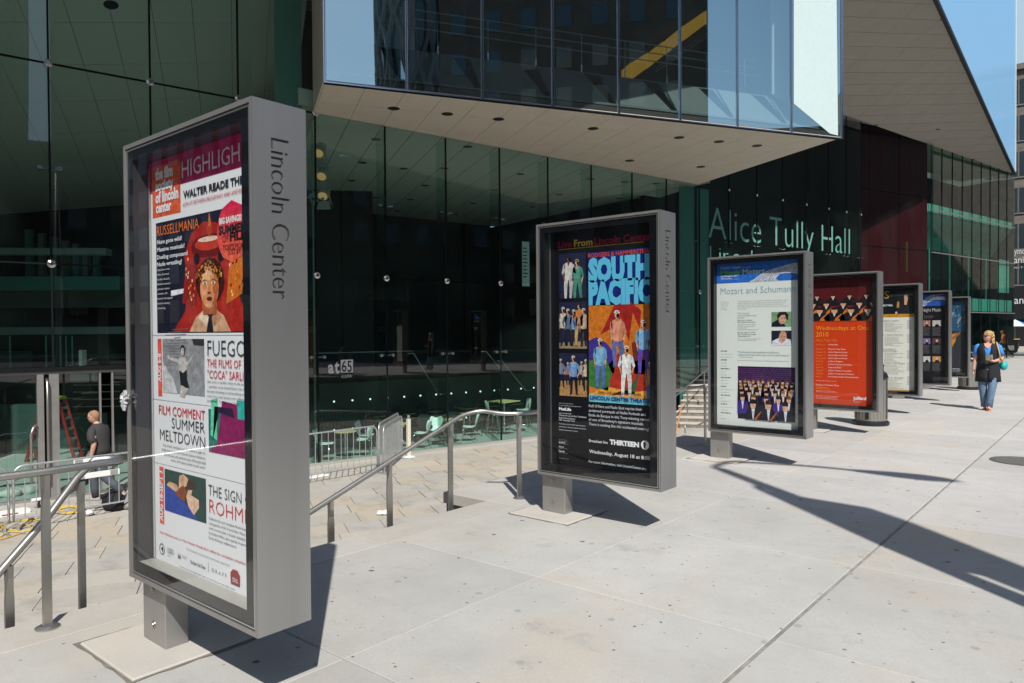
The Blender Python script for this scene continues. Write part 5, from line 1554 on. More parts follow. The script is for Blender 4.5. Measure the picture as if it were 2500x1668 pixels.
for i, (st, x1, cl) in enumerate((('Paavo Jarvi, conductor', 648, GD), ('Piotr Anderszewski, piano', 694, GD), ('SCHUMANN: Overture to Manfred', 696, GR), ('MOZART: Piano Concerto No. 17', 690, GR), ('in G major, K.453', 562, GR), ('SCHUMANN: Symphony No. 2', 745, GR), ('Monday, August 2 at 7:30', 685, GD), ('Alice Tully Hall, Starr Theater', 704, GD), ('Tickets: $45, 60, 75', 622, GD), ('Pre-concert recital by Alexei Tartakovsky at 6:30', 768, GR), ('in the Stanley H. Kaplan Penthouse', 700, GR))):
    yb_2 = (985, 1012, 1046, 1072, 1096, 1122, 1164, 1192, 1220, 1256, 1280)[i]; p.text(st, e4(430, yb_2), e4(x1, 0)[0], e4(0, yb_2 - 14)[1], cl, w=.01 if cl is GD else 0)
p.text('"The Deutsche Kammerphilharmonie Bremen,', e4(430, 1456), e4(1050, 0)[0], e4(0, 1432)[1], GR); p.text('conducted by Paavo Jarvi, gave one hot performance."', e4(430, 1494), e4(1195, 0)[0], e4(0, 1470)[1], GR); p.text('-The New York Times', e4(456, 1526), e4(655, 0)[0], e4(0, 1510)[1], GR)
for i in range(5): p.lines(e4(182, 712 + i * 28), e4(340, 0)[0], 1, .02, .003, GR, seed=i + 7, rag=.8)
for i in range(24): p.lines(e5(472, 30 + i * 28), e5(590, 0)[0], 1, .02, .003 if i % 3 else .008, GR if i % 3 else GD, seed=i + 30, rag=.9)
a2 = p.uv(*e5(630, 118)); p.poly([(a2[0], a2[1]), (p.uv(*e5(1120, 118))[0], a2[1]), (p.uv(*e5(1120, 118))[0], a2[1] + .003), (a2[0], a2[1] + .003)], GR, 6)
for tl, br, bgc, hair, top in ((e4(925, 857), e4(1222, 1072), (122, 160, 118), (40, 30, 36), (26, 30, 44)), (e4(925, 1131), e4(1222, 1350), (34, 34, 52), (196, 140, 110), (220, 220, 228))):
    pr = p.rect(tl, br, tri(bgc), 2); W_, H_ = pr[2] - pr[0], pr[3] - pr[1]; q = lambda l: [(pr[0] + x * W_, pr[1] + y * H_) for x, y in l]
    p.poly(q([(0, 0), (1, 0) if top[0] > 100 else (.72, 0), (.95, .4) if top[0] > 100 else (.6, .25), (.62, .5) if top[0] > 100 else (.45, .2), (.36, .5), (.05, .3)]), tri(top), 3)
    p.poly(q([(.38, .3), (.5, .16), (.66, .24), (.76, .5), (.74, .82), (.6, .92), (.44, .86), (.38, .6)]), tri((214, 160, 134)), 4)
    p.poly(q([(.32, .5), (.28, .8), (.42, 1.0), (.7, 1.0), (.86, .8), (.82, .45), (.74, .5), (.68, .8), (.5, .78), (.4, .62)]) if top[0] < 100 else q([(.44, .84), (.5, .98), (.66, .98), (.76, .82), (.6, .93)]), tri(hair), 5)
    p.poly(q([(.48, .56), (.54, .56), (.54, .60), (.48, .60)]), tri((60, 40, 40)), 6); p.poly(q([(.62, .56), (.68, .56), (.68, .60), (.62, .60)]), tri((60, 40, 40)), 6); p.poly(q([(.54, .34), (.64, .34), (.62, .38), (.56, .38)]), tri((150, 80, 76)), 6)
pr = p.rect(e5(632, 172), e5(1182, 712), tri((44, 28, 62)), 2)
W_, H_ = pr[2] - pr[0], pr[3] - pr[1]; rn = random.Random(5)
for r in range(9):
    for c in range(18):
        x = (c + (r % 2) * .5) / 18; y = .66 + r * .036
        q = [(pr[0] + min(1, x + u) * W_, pr[1] + (y + v) * H_) for u, v in ((0, 0), (.04, 0), (.045, .02), (0, .02))]
        p.poly(q, tri((92, 54, 104)), 3)
p.poly([(pr[0], pr[1]), (pr[2], pr[1]), (pr[2], pr[1] + .16 * H_), (pr[0], pr[1] + .18 * H_)], tri((20, 18, 32)), 3)
rows = [(.71, .055, 12, 0), (.65, .062, 11, 3), (.585, .07, 9, 6), (.50, .082, 7, 9), (.40, .095, 5, 12), (.27, .125, 3, 15)]
for y, s_, n_, ly in rows:
    for i in range(n_):
        x = (i + .5 + rn.uniform(-.12, .12)) / n_; yy_ = y + rn.uniform(-.012, .012)
        if n_ == 3: x = (.28, .55, .84)[i]
        q = lambda l: [(pr[0] + min(1, max(0, x + u * s_)) * W_, pr[1] + max(0, yy_ + v * s_) * H_) for u, v in l]
        body = tri((22, 22, 40)) if rn.random() < .8 else tri((60, 40, 130))
        p.poly(q([(-1.1, -3.2), (1.1, -3.2), (1.0, -1.0), (.5, -.5), (-.5, -.5), (-1.0, -1.0)]), body, 4 + ly)
        p.poly(q([(-.05, -2.2), (.07, -2.2), (.24, -.6), (-.22, -.6)]), tri((215, 215, 225)) if rn.random() < .75 else body, 5 + ly)
        p.poly(q([(-.3, -.55), (.3, -.55), (.42, .1), (.25, .6), (-.25, .6), (-.42, .1)]), tri((216, 168, 142)), 6 + ly)
        p.poly(q([(-.42, .15), (.42, .15), (.36, .72), (0, .86), (-.36, .72)]), tri(rn.choice(((60, 36, 26), (120, 80, 40), (30, 22, 20), (150, 110, 60)))), 7 + ly)
        if n_ == 3 and i < 2: p.poly(q([(.1, -2.7), (.6, -3.0), (.5, -2.2), (1.2, -1.0), (1.1, -.9), (.2, -2.1)]), tri((176, 92, 36)), 8 + ly)
for tl in ((e5(632, 540), e5(730, 620)),): p.rect(tl[0], tl[1], tri((120, 40, 80)), 3)
finish(p, PALE, 2)

# ---- cabinet 4: orange sheet
p = Poster(3)
f4 = cr(1960, 640, 4.357)
ORG4 = tri((208, 62, 22)); YO = tri((250, 160, 44))
a = p.uv(*f4(112, 630)); 
p.poly([(OL, a[1]), (OR_, a[1]), (OR_, OT), (OL, OT)], tri((84, 20, 24)), 1)
pr = (p.uv(*f4(112, 0))[0] - .3, a[1], OR_, OT - .12)
W_, H_ = pr[2] - pr[0], pr[3] - pr[1]; rn = random.Random(9)
p.poly([(OL, a[1]), (OR_, a[1]), (OR_, a[1] + .16), (OL, a[1] + .16)], tri((200, 160, 110)), 2)
p.poly([(OL, a[1] + .15), (OR_, a[1] + .17), (OR_, a[1] + .26), (OL, a[1] + .26)], tri((120, 34, 30)), 2)
for row, (y, s_, xs4) in enumerate(((.70, .08, (.16, .40, .64, .88)), (.48, .11, (.10, .30, .55, .78, .97)), (.30, .13, (.2, .42, .66, .9)))):
    for x in xs4:
        q = lambda l: [(min(OR_ - .002, max(OL + .002, OL + .02 + (x + u * s_) * (OR_ - OL))), max(a[1] + .002, pr[1] + (y + v * s_) * H_)) for u, v in l]
        p.poly(q([(-1.2, -3.4), (1.2, -3.4), (1.1, -1.1), (.5, -.5), (-.5, -.5), (-1.1, -1.1)]), tri((24, 24, 28)), 3 + row * 4)
        p.poly(q([(-.04, -1.3), (.05, -1.3), (.2, -.5), (-.18, -.5)]), tri((200, 195, 190)), 4 + row * 4)
        p.poly(q([(-.28, -.5), (.28, -.5), (.38, .1), (0, .6), (-.38, .1)]), tri((214, 160, 130)), 5 + row * 4)
        p.poly(q([(-.38, .15), (.38, .15), (.3, .7), (-.3, .7)]), tri((40, 26, 20)), 6 + row * 4)
        if row: p.poly(q([(-.1, -3.0), (.5, -3.0), (.7, -2.2), (.45, -1.7), (.9, -.8), (.8, -.7), (.2, -1.6), (0, -2.2)]), tri((206, 110, 40)), 6 + row * 4)
        if row < 2: p.poly(q([(.5, -2.3), (1.7, -2.3), (1.6, -1.3), (.5, -1.3)]), tri((50, 34, 36)), 7 + row * 4)
p.text('Wednesdays at One', f4(140, 725), f4(706, 0)[0], f4(0, 682)[1], YO, w=.0); p.text('2010', f4(140, 795), f4(273, 0)[0], f4(0, 745)[1], YO); p.text('Alice Tully Hall', f4(140, 845), f4(362, 0)[0], f4(0, 820)[1], tri((240, 140, 50)))
PK = tri((250, 200, 190))
for i, (d_, st) in enumerate((('January 13', 'Chamberfest'), ('February 3', 'Music for Solo Piano'), ('February 10', 'Artist Diploma Recital'), ('February 17', 'Artist Diploma Recital'), ('February 24', 'Artist Diploma Recital'), ('March 31', 'Juilliard Singers'), ('April 7', 'Juilliard Chamber Ensembles'), ('April 14', 'Music for Brass'), ('April 21', 'Juilliard Chamber Ensembles'), ('April 28', 'Juilliard Conductors Orchestra'), ('May 19', 'Pre-College Chamber Music Ensembles'))):
    yb_2 = 886 + i * 32.5 + (14 if i else 0)
    p.text(d_, f4(140, yb_2), f4(140 + len(d_) * 9.2, 0)[0], f4(0, yb_2 - 15)[1], tri((250, 150, 70))); p.text(st, f4(270, yb_2), f4(270 + len(st) * 9.2, 0)[0], f4(0, yb_2 - 15)[1], PK, w=.01)
p.text('Evenings of Chamber Music', f4(140, 1312), f4(385, 0)[0], f4(0, 1295)[1], PK, w=.01)
for i in range(2): p.lines(f4(140, 1332 + i * 16), f4(300, 0)[0], 1, .02, .008, YO, seed=i)
for i in range(6): p.lines(f4(140, (1262, 1368, 1380, 1422, 1436, 1450)[i]), f4(400, 0)[0], 1, .02, .005, PK, seed=i + 5)
p.text('Juilliard', f4(536, 1462), f4(674, 0)[0], f4(0, 1430)[1], WHITE, w=.03); p.lines(f4(540, 1480), f4(640, 0)[0], 2, .02, .004, PK, seed=6)
finish(p, ORG4, 3)

# ---- cabinet 5
p = Poster(4)
CREAM = tri((232, 230, 220)); GOL = tri((190, 140, 44))
a = p.uv(*f4(858, 555)); b = p.uv(*f4(858, 590)); c_ = p.uv(*f4(885, 1355))
p.poly([(OL, a[1]), (OR_, a[1]), (OR_, OT), (OL, OT)], tri((18, 26, 30)), 1)
p.poly([(OL, b[1]), (OR_, b[1]), (OR_, a[1]), (OL, a[1])], GOL, 2); p.poly([(OL, OB - .01), (OR_, OB - .01), (OR_, c_[1]), (OL, c_[1])], GOL, 2)
pr = (p.uv(*f4(985, 0))[0], a[1], OR_ - .1, a[1] + .42); W_, H_ = pr[2] - pr[0], pr[3] - pr[1]; q = lambda l: [(pr[0] + x * W_, pr[1] + y * H_) for x, y in l]
p.poly(q([(0, 0), (.12, .05), (.2, .5), (.35, .6), (.5, .35), (.75, .5), (1, .3), (1, 0)]), tri((30, 32, 36)), 3); p.poly(q([(.1, .3), (.26, .3), (.28, .6), (.12, .58)]), tri((190, 130, 60)), 4)
p.poly(q([(.62, .45), (.78, .42), (.88, .75), (.76, .98), (.62, .86)]), tri((210, 160, 130)), 4); p.poly(q([(0, 0), (.14, .02), (.1, .12), (0, .1)]), tri((230, 200, 160)), 4)
p.text('S', f4(866, 390), f4(918, 0)[0], f4(0, 312)[1], GOL, w=.0); p.text('OCIETY OF LINCOLN CENTER', f4(905, 365), f4(1172, 0)[0], f4(0, 345)[1], tri((130, 135, 130)))
p.text('ALICE TULLY HALL', f4(760, 472), f4(958, 0)[0], f4(0, 455)[1], WHITE, w=.04)
for i, (st, x0, x1) in enumerate((('OPENING NIGHT', 830, 1022), ('FOLK TRADITIONS I', 800, 1070), ('AN EVENING', 830, 985), ('WITH MOZART', 850, 1008), ('A NATURAL ODYSSEY', 790, 1088), ('SOUNDS OF FRANCE', 810, 1072))):
    yb_2 = (637, 785, 937, 958, 1085, 1235)[i]; p.text(st, f4(x0, yb_2), f4(x1, 0)[0], f4(0, yb_2 - 18)[1], tri((120, 118, 112)), w=-.01)
for blk, y0 in enumerate((652, 800, 972, 1100, 1250)):
    for i in range(8):
        p.lines(f4(870, y0 + i * 13), f4(1085, 0)[0], 1, .02, .005, tri((120, 120, 120)) if i % 3 else tri((70, 70, 74)), seed=blk * 9 + i, rag=.6)
        p.lines(f4(1110, y0 - 28 + i * 12), f4(1168, 0)[0], 1, .02, .005, tri((130, 130, 130)), seed=blk * 9 + i, rag=.3)
finish(p, CREAM, 4)
# ---- cabinet 6
p = Poster(5)
g4 = cr(2150, 680, 4.126)
a = p.uv(*g4(425, 280)); p.poly([(OL, a[1]), (OR_, a[1]), (OR_, OT), (OL, OT)], tri((36, 84, 170)), 1)
arc(1.0, a[1] - .04, .30, .42, .2, pi, WB, 2); arc(1.15, a[1] + .02, .40, .5, .5, pi, tri((130, 150, 190)), 3)
p.text('Mostly Mozart', g4(395, 235), g4(460, 0)[0], g4(0, 215)[1], WHITE, part='Mostly Mozart', w=.02)
p.text('A Little Night Music', g4(290, 338), g4(610, 0)[0], g4(0, 305)[1], tri((220, 220, 220)), w=-.01)
for r in range(3):
    for c in range(2):
        pr = p.rect(g4(430 + c * 92, 424 + r * 176 + r * 4), g4(500 + c * 110, 482 + r * 180), tri(((170, 120, 110), (190, 190, 190), (120, 110, 160), (90, 60, 60), (200, 200, 205), (200, 150, 90))[r * 2 + c]), 2)
        W_, H_ = pr[2] - pr[0], pr[3] - pr[1]
        p.poly([(pr[0] + W_ * .25, pr[1]), (pr[0] + W_ * .8, pr[1]), (pr[0] + W_ * .65, pr[1] + H_ * .4), (pr[0] + W_ * .4, pr[1] + H_ * .4)], tri((20, 20, 26)), 3); p.ell(0, 0, 0, 0, WHITE) if 0 else None
        p.poly([(pr[0] + W_ * .4, pr[1] + H_ * .36), (pr[0] + W_ * .62, pr[1] + H_ * .36), (pr[0] + W_ * .64, pr[1] + H_ * .8), (pr[0] + W_ * .4, pr[1] + H_ * .8)], tri((220, 170, 150)), 4)
        for i in range(8): p.lines(g4(432 + c * 90, 498 + r * 178 + i * 11), g4(505 + c * 110, 0)[0], 1, .02, .006, tri((150, 150, 110)) if i == 0 else tri((140, 140, 144)), seed=r * 20 + c * 10 + i)
for i in range(3): p.lines(g4(440, 378 + i * 11), g4(545, 0)[0], 1, .02, .005, tri((140, 140, 144)), seed=i)
finish(p, tri((20, 18, 26)), 5)
# ---- cabinet 7
p = Poster(6)
a = p.uv(*g4(715, 530))
p.poly([(OL, a[1]), (OR_, a[1]), (OR_, OT - .05), (OL, OT - .05)], tri((44, 84, 116)), 1)
rn = random.Random(3)
for i in range(34):
    u = rn.uniform(.5, 1.12); v = rn.uniform(a[1] + .1, OT - .3); l = rn.uniform(.05, .3)
    p.poly([(u, v), (u + .02, v), (min(1.165, u + .02 + l * .4), v + l * .8), (min(1.16, u + l * .4), v + l * .8)], tri(rn.choice(((130, 160, 170), (60, 120, 160), (180, 170, 140), (30, 60, 90)))), 2)
p.poly([(.5, 1.0), (.6, 1.15), (.8, 1.2), (.95, 1.25), (.9, 1.0), (.8, .8), (.65, .7), (.55, .75)], tri((206, 140, 40)), 2); p.poly([(.6, .9), (.7, 1.05), (.82, 1.05), (.8, .88), (.68, .8)], tri((240, 180, 70)), 3)
p.poly([(.8, 1.12), (1.05, 1.3), (1.0, 1.2), (.85, 1.05)], tri((150, 100, 60)), 3)
for i in range(3): p.lines(g4(725, 912 + i * 11), g4(820, 0)[0], 1, .02, .012 if i == 0 else .006, WHITE, seed=i)
finish(p, tri((50, 52, 58)), 6)

# rag knotted on the left edge of the first cabinet
rn = random.Random(11); c_ = gy(304, 972, KP[0][1] - .012)
bm = bmesh.new(); bmesh.ops.create_icosphere(bm, subdivisions=3, radius=1)
for v in bm.verts:
    n1 = sin(v.co.x * 7 + 1) * sin(v.co.z * 6 + 2) + sin(v.co.x * 15 + v.co.z * 13) * .6
    k_s = .72 + .3 * n1 + rn.uniform(-.1, .1)
    v.co = Vector((v.co.x * .042 * k_s, v.co.y * .022 * k_s, v.co.z * .038 * k_s)) + c_
rg = MB().add([v.co.copy() for v in bm.verts], [tuple(v.index for v in f.verts) for f in bm.faces]); bm.free()
for i in range(3): rg.tube([c_, c_ + Vector((rn.uniform(-.02, .03), -.005, -.04)), c_ + Vector((rn.uniform(-.01, .03), -.01, -.065))], [.012, .009, .003], 6)
tag(rg.build('knotted_rag', 'rag', origin=c_), 'small crumpled black and white rag stuck on the left edge of the nearest cabinet', 'rag')

# =================================================================== HANDRAILS
def flat_post(mb, top, zb, w=.062, tk=.014, ang=0):
    """flat bar that twists in to a narrow neck below the rail"""
    top = Vector(top); d = Vector((cos(ang), sin(ang), 0)); e = Vector((-d.y, d.x, 0))
    rings = [(zb, w, tk, 0), (top.z - .20, w, tk, 0), (top.z - .13, w * .8, tk * 1.3, .5), (top.z - .07, tk * 2.2, w * .7, 1.2), (top.z - .0, tk * 2.4, w * .75, 1.4)]
    vs = []; 
    for z_, a, b, r in rings:
        for sx, sy in ((-1, -1), (1, -1), (1, 1), (-1, 1)):
            x = sx * a / 2; y = sy * b / 2; X = x * cos(0) - y * sin(0); Y = x * sin(0) + y * cos(0)
            vs.append(Vector((top.x, top.y, z_)) + d * X + e * Y)
    fs = [(i * 4 + k, i * 4 + (k + 1) % 4, (i + 1) * 4 + (k + 1) % 4, (i + 1) * 4 + k) for i in range(len(rings) - 1) for k in range(4)] + [(3, 2, 1, 0), (16, 17, 18, 19)]
    return mb.add(vs, fs)
RR = .0215
def smooth_path(pts, n=6):
    out = []; pts = [Vector(p) for p in pts]
    for i in range(len(pts) - 1):
        p0 = pts[max(i - 1, 0)]; p1 = pts[i]; p2 = pts[i + 1]; p3 = pts[min(i + 2, len(pts) - 1)]
        for k in range(n):
            t = k / n
            out.append(.5 * ((2 * p1) + (p2 - p0) * t + (2 * p0 - 5 * p1 + 4 * p2 - p3) * t * t + (3 * p1 - p0 - 3 * p2 + p3) * t ** 3))
    out.append(pts[-1]); return out
# right rail: level beside the second cabinet, then down the stair
hr = empty('stair_handrail', (-4.6, 5.5, G(5.5)), 'steel handrail that bends and slopes down between the first and second display cabinets', 'handrail')
top = [(-4.66, 9.95, -.83), (-4.60, 7.6, -.83), (-4.57, 6.0, -.83), (-4.57, 5.62, -.825), (-4.72, 5.46, -.82), (-4.90, 5.36, -.80), (-4.98, 5.20, -.83)]
pth = smooth_path(top[:7], 5)[:-1] + [Vector((-4.99, 5.15, -.845)), Vector((-4.99, 3.43, -1.445)), Vector((-4.99, .5, -2.45))]
MB().tube(pth, RR, 12).build('rail', 'steel', hr, smooth=True)
def post(par, x, y, zt, zb, m='steel', fl=False, ang=0, w=.062):
    b = MB(); flat_post(b, (x, y, zt), zb, w=w, ang=ang); o = b.build('post', m, par)
    if fl:
        f = MB().lathe([(.062, 0), (.062, .008), (.045, .016), (.04, .018)], c=(x, y, zb), n=20); f.build('flange', m, o, smooth=False)
post(hr, -4.56, 5.55, -.845, G(5.55), fl=True, ang=pi / 2)
post(hr, -4.64, 9.93, -.85, G(9.95), fl=True, ang=pi / 2)
for y in (5.02, 4.25, 3.62, 2.6, 1.5):
    zr = -.845 - (5.15 - y) * .349
    post(hr, -4.99, y, zr - .015, zr - 1.35, ang=pi / 2)
# left rail
hl = empty('stair_handrail', (-4.6, 1.4, G(1.4)), 'steel handrail looping back at the lower left behind the nearest cabinet', 'handrail')
zl = -.765
pth = [Vector((-4.66, -2.5, zl + .03)), Vector((-4.62, .4, zl + .01)), Vector((-4.585, 1.40, zl)), Vector((-4.60, 1.74, zl))] + [Vector((-4.70 + .10 * cos(t), 1.76 + .11 * sin(t), zl - .004)) for t in [pi * k / 8 for k in range(1, 9)]]
pth += [Vector((-4.82, 1.74, -.80)), Vector((-4.85, 1.68, -.87)), Vector((-4.86, 1.53, -1.07)), Vector((-4.86, 1.29, -1.33)), Vector((-4.86, .7, -2.0))]
MB().tube(pth, RR, 12).build('rail', 'steel', hl, smooth=True)
post(hl, -4.57, 1.42, zl - .02, G(1.42), fl=True, ang=pi / 2 + .3, w=.05)
post(hl, -4.86, 1.70, -.90, -2.6, ang=pi / 2 + .5, w=.05)
post(hl, -4.86, 1.32, -1.32, -2.9, ang=pi / 2 + .3, w=.05)
# low rail and long rails on the far stair
fr = empty('far_stair_rail', gz(1690, 1042, PL), 'thin steel rails on the far stair left of the third cabinet', 'handrail')
def P2(x, y, dep): return ray(x, y) * dep
ra_ = P2(1650, 967, 22.9); rb_ = P2(1730, 898, 25.6)
MB().tube([ra_ + (ra_ - rb_) * .3, ra_, rb_, rb_ + (rb_ - ra_) * .4], .022, 8).build('rail', 'steel', fr, smooth=True)
for (x, y0, y1, dp) in ((1678, 950, 1009, 23.8), (1719.5, 907, 971, 25.2)):
    a = P2(x, y0, dp); b = P2(x, y1, dp); MB().cyl(a, Vector((a.x, a.y, b.z)), .024, .024, 8).build('post', 'steel', fr)
a, b, c = P2(1672, 1037, 22.0), P2(1701, 1039, 22.6), P2(1728, 1027, 23.0)
MB().tube([P2(1673, 1058, 22.0), a, b, c, c + (c - b)], .022, 8).build('low_rail', 'steel', fr, smooth=True)

# =================================================================== CROWD BARRIERS
def barrier(A, B, label, bars=14, h=1.09, bend=0, top_extra=0):
    A = Vector((A.x, A.y, PL)); B = Vector((B.x, B.y, PL)); d = (B - A); L = d.length; d.normalize()
    t = empty('crowd_barrier', A, label, 'barrier', 'steel crowd barriers on the plaza')
    pts = [A + Z * .16]; r = .16
    pts += [A + Z * (h - r)] + [A + d * (r - r * cos(a)) + Z * (h - r + r * sin(a)) for a in [pi / 2 * k / 5 for k in range(1, 6)]]
    pts += [B - d * (r - r * cos(a)) + Z * (h - r + r * sin(a)) for a in [pi / 2 * k / 5 for k in range(5, 0, -1)]] + [B + Z * (h - r), B + Z * .16]
    MB().tube(pts, .019, 10).build('frame', 'galv', t, smooth=True)
    MB().cyl(A + Z * .2, B + Z * .2, .017, .017, 10).build('lower_rail', 'galv', t)
    nrm = Vector((d.y, -d.x, 0))
    for i in range(1, bars):
        p = A + d * (L * i / bars)
        MB().cyl(p + Z * .2, p + Z * (h - .01), .0085, .0085, 8).build('bar', 'galv', t)
    for p in (A + d * .06, B - d * .06):
        f = MB().bar(p - nrm * .28 + Z * .012, p + nrm * .28 + Z * .012, .05, .012); f.bar(p + Z * .01, p + Z * .2, .03, .03)
        f.build('foot', 'galv', t)
    for z_ in (.42, .82):
        MB().box((B.x - .02, B.y - .02, PL + z_), (B.x + .05, B.y + .03, PL + z_ + .05)).build('hook', 'galv', t)
    return t, A, d, L, nrm
zt_ = PL + 1.07
bA = gz(-230, 1178, zt_); bB = gz(335, 1098, zt_)
d_ = (bB - bA).normalized(); a0 = gz(36, 1138, zt_)
t, A, d, L, nn = barrier(Vector((-14.16, 3.93, 0)), Vector((-13.98, 3.93, 0)) + Vector((.03, 2.32, 0)) - Vector((.18, 0, 0)), 'steel barrier with two white plates in front of the man in black')
for z_, x0, x1 in ((.98, .90, 1.62), (.72, .92, 1.66)):
    p = A + d * x0 + nn * .03 + Z * z_
    MB().obox(p, d * (x1 - x0), nn * .006, Z * .10).build('white_plate', 'whitepl', t)
    for e_ in (0, .56): MB().obox(p + d * (.02 + e_ * 1.0) + nn * .0065, d * .13, nn * .001, Z * .095).build('grey_plate_end', 'bag_grey', t)
barrier(Vector((-14.3, 1.55, 0)), Vector((-14.2, 3.87, 0)), 'steel barrier at the left edge overlapping the one with white plates')
barrier(Vector((-15.15, 7.9, 0)) + Vector((1.6, 0, 0)) - Vector((0, .0, 0)), Vector((-13.30, 10.93, 0)) + Vector((-.1, .12, 0)), 'steel barrier with widely spaced bars beside the nearest cabinet', bars=19)
barrier(Vector((-13.02, 10.92, 0)), Vector((-14.30, 12.62, 0)), 'steel barrier leaning edge on, nearer one of the folded pair', bars=20, h=1.12)
barrier(Vector((-13.22, 10.95, 0)), Vector((-14.62, 12.78, 0)), 'steel barrier leaning edge on, rear one of the folded pair', bars=20, h=1.16)

# =================================================================== CAFE FURNITURE
def shell_chair():
    t = empty('cafe_chair', (0, 0, 0), 'white moulded cafe chair with a heart shaped back behind the glass', 'chair', 'white cafe chairs behind the glass')
    # seat faces -Y ; back at +Y
    prof = [(-.20, .455, .16), (-.12, .45, .20), (0, .44, .21), (.10, .445, .19), (.17, .47, .13), (.20, .52, .11), (.225, .58, .14), (.25, .66, .185), (.27, .73, .20), (.285, .78, .19), (.29, .815, .15)]
    mb = MB(); vs = []; n = 9
    for i, (y, z_, w) in enumerate(prof):
        for k in range(n):
            u = (k / (n - 1)) * 2 - 1
            dz = .0; dy = 0
            if i > 5: dy = -.05 * u * u
            else: dz = .02 * u * u
            if i == len(prof) - 1: dz = -.03 * (1 - abs(u)) * 1.2 + .02 * (abs(u) > .4)
            vs.append((u * w, y + dy, z_ + dz))
    m_ = len(prof); off = len(vs)
    vs += [(x, y + (.012 if i // n > 4 else 0), z_ - (.012 if i // n <= 4 else 0)) for i, (x, y, z_) in enumerate(vs)]
    fs = []
    for i in range(m_ - 1):
        for k in range(n - 1):
            a = i * n + k; fs += [(a, a + 1, a + n + 1, a + n), (off + a, off + a + n, off + a + n + 1, off + a + 1)]
    for i in range(m_ - 1):
        a = i * n; fs.append((a, a + n, off + a + n, off + a)); a += n - 1; fs.append((a, off + a, off + a + n, a + n))
    for k in range(n - 1):
        fs.append((k, off + k, off + k + 1, k + 1)); a = (m_ - 1) * n + k; fs.append((a, a + 1, off + a + 1, off + a))
    mb.add(vs, fs).build('shell', 'white_plastic', t, smooth=True)
    for sx in (-1, 1):
        for sy in (-1, 1):
            MB().tube([(sx * .05, .0, .425), (sx * .13, sy * .08, .42), (sx * .2, sy * .17, .40), (sx * .235, sy * .22, 0)], .0085, 6).build('leg', 'chrome', t, smooth=True)
    return t
def cafe_table(r=.30, h=.72):
    t = empty('cafe_table', (0, 0, 0), 'small round cafe table with a pale wood top', 'table', 'round cafe tables behind the glass')
    MB().lathe([(r - .01, h - .022), (r, h - .015), (r, h), (r - .01, h + .002)], n=28).build('tabletop', 'wood', t)
    MB().cyl((0, 0, .03), (0, 0, h - .025), .025, .025, 10).build('column', 'chrome', t)
    for k in range(4):
        a = k * pi / 2 + .4; MB().bar((0, 0, .03), (.26 * cos(a), .26 * sin(a), .015), .035, .02).build('foot', 'chrome', t)
    return t
def bar_stool():
    t = empty('bar_stool', (0, 0, 0), 'grey white shell bar stool on steel legs', 'stool', 'shell bar stools behind the glass')
    prof = [(-.20, .735, .18), (-.1, .72, .21), (.05, .715, .22), (.15, .74, .215), (.2, .80, .21), (.225, .9, .205), (.24, 1.0, .19), (.245, 1.07, .15), (.246, 1.11, .08)]
    mb = MB(); vs = []; n = 9
    for i, (y, z_, w) in enumerate(prof):
        for k in range(n):
            u = (k / (n - 1)) * 2 - 1; vs.append((u * w, y - (.09 * u * u if i > 3 else 0), z_ + (.05 * u * u if i <= 3 else 0)))
    off = len(vs); m_ = len(prof); vs += [(x, y + .012, z_ - .008) for x, y, z_ in vs]; fs = []
    for i in range(m_ - 1):
        for k in range(n - 1):
            a = i * n + k; fs += [(a, a + 1, a + n + 1, a + n), (off + a, off + a + n, off + a + n + 1, off + a + 1)]
        a = i * n; fs.append((a, a + n, off + a + n, off + a)); a += n - 1; fs.append((a, off + a, off + a + n, a + n))
    for k in range(n - 1):
        fs.append((k, off + k, off + k + 1, k + 1)); a = (m_ - 1) * n + k; fs.append((a, a + 1, off + a + 1, off + a))
    mb.add(vs, fs).build('shell', M['stool'], t, smooth=True)
    for sx in (-1, 1):
        for sy in (-1, 1):
            MB().tube([(sx * .08, sy * .08, .71), (sx * .13, sy * .13, .66), (sx * .23, sy * .23, 0)], .009, 6).build('leg', 'chrome', t, smooth=True)
    MB().tube([(.19 * cos(a), .19 * sin(a), .25) for a in [2 * pi * k / 12 for k in range(12)]], .008, 6, close=True).build('foot_ring', 'chrome', t)
    return t
M['stool'] = mat('grey_shell', (.50, .52, .46), .4)
def place(o, first, x, y, rz, label):
    if first: o.location = (x, y, PL + .004); o.rotation_euler = (0, 0, rz); o['label'] = label; return o
    return copy_tree(o, (x, y, PL + .004), rz, label)
ch = shell_chair()
chairs = [(-15.55, 11.12, 2.2, 'white cafe chair at the far left, partly behind the barrier bars'),
          (-15.35, 12.18, -1.15, 'white cafe chair right of the leftmost round table'),
          (-15.95, 12.75, 2.1, 'white cafe chair in shade left of the folded barriers'),
          (-15.02, 13.98, -1.1, 'white cafe chair just right of the cream bollard'),
          (-15.05, 14.62, .9, 'white cafe chair turned towards the street in the middle of the cafe'),
          (-14.85, 15.75, -.9, 'white cafe chair beyond the sloping handrail, right of the third table')]
for i, (x, y, rz, lb) in enumerate(chairs): place(ch, i == 0, x, y, rz, lb)
tb = cafe_table()
for i, (x, y, lb) in enumerate(((-15.45, 11.68, 'round cafe table seen through the barrier bars'), (-15.55, 13.55, 'round cafe table behind the cream bollard'), (-15.0, 15.2, 'round cafe table behind the sloping handrail'))): place(tb, i == 0, x, y, 0, lb)
bs = bar_stool()
for i, (x, y, rz, lb) in enumerate(((-15.15, 17.15, 2.4, 'leftmost of the three shell bar stools by the window'), (-14.72, 18.15, -.6, 'middle bar stool standing in the sun right of the high table'), (-14.45, 19.35, -.6, 'rightmost bar stool half hidden by the second cabinet'))): place(bs, i == 0, x, y, rz, lb)
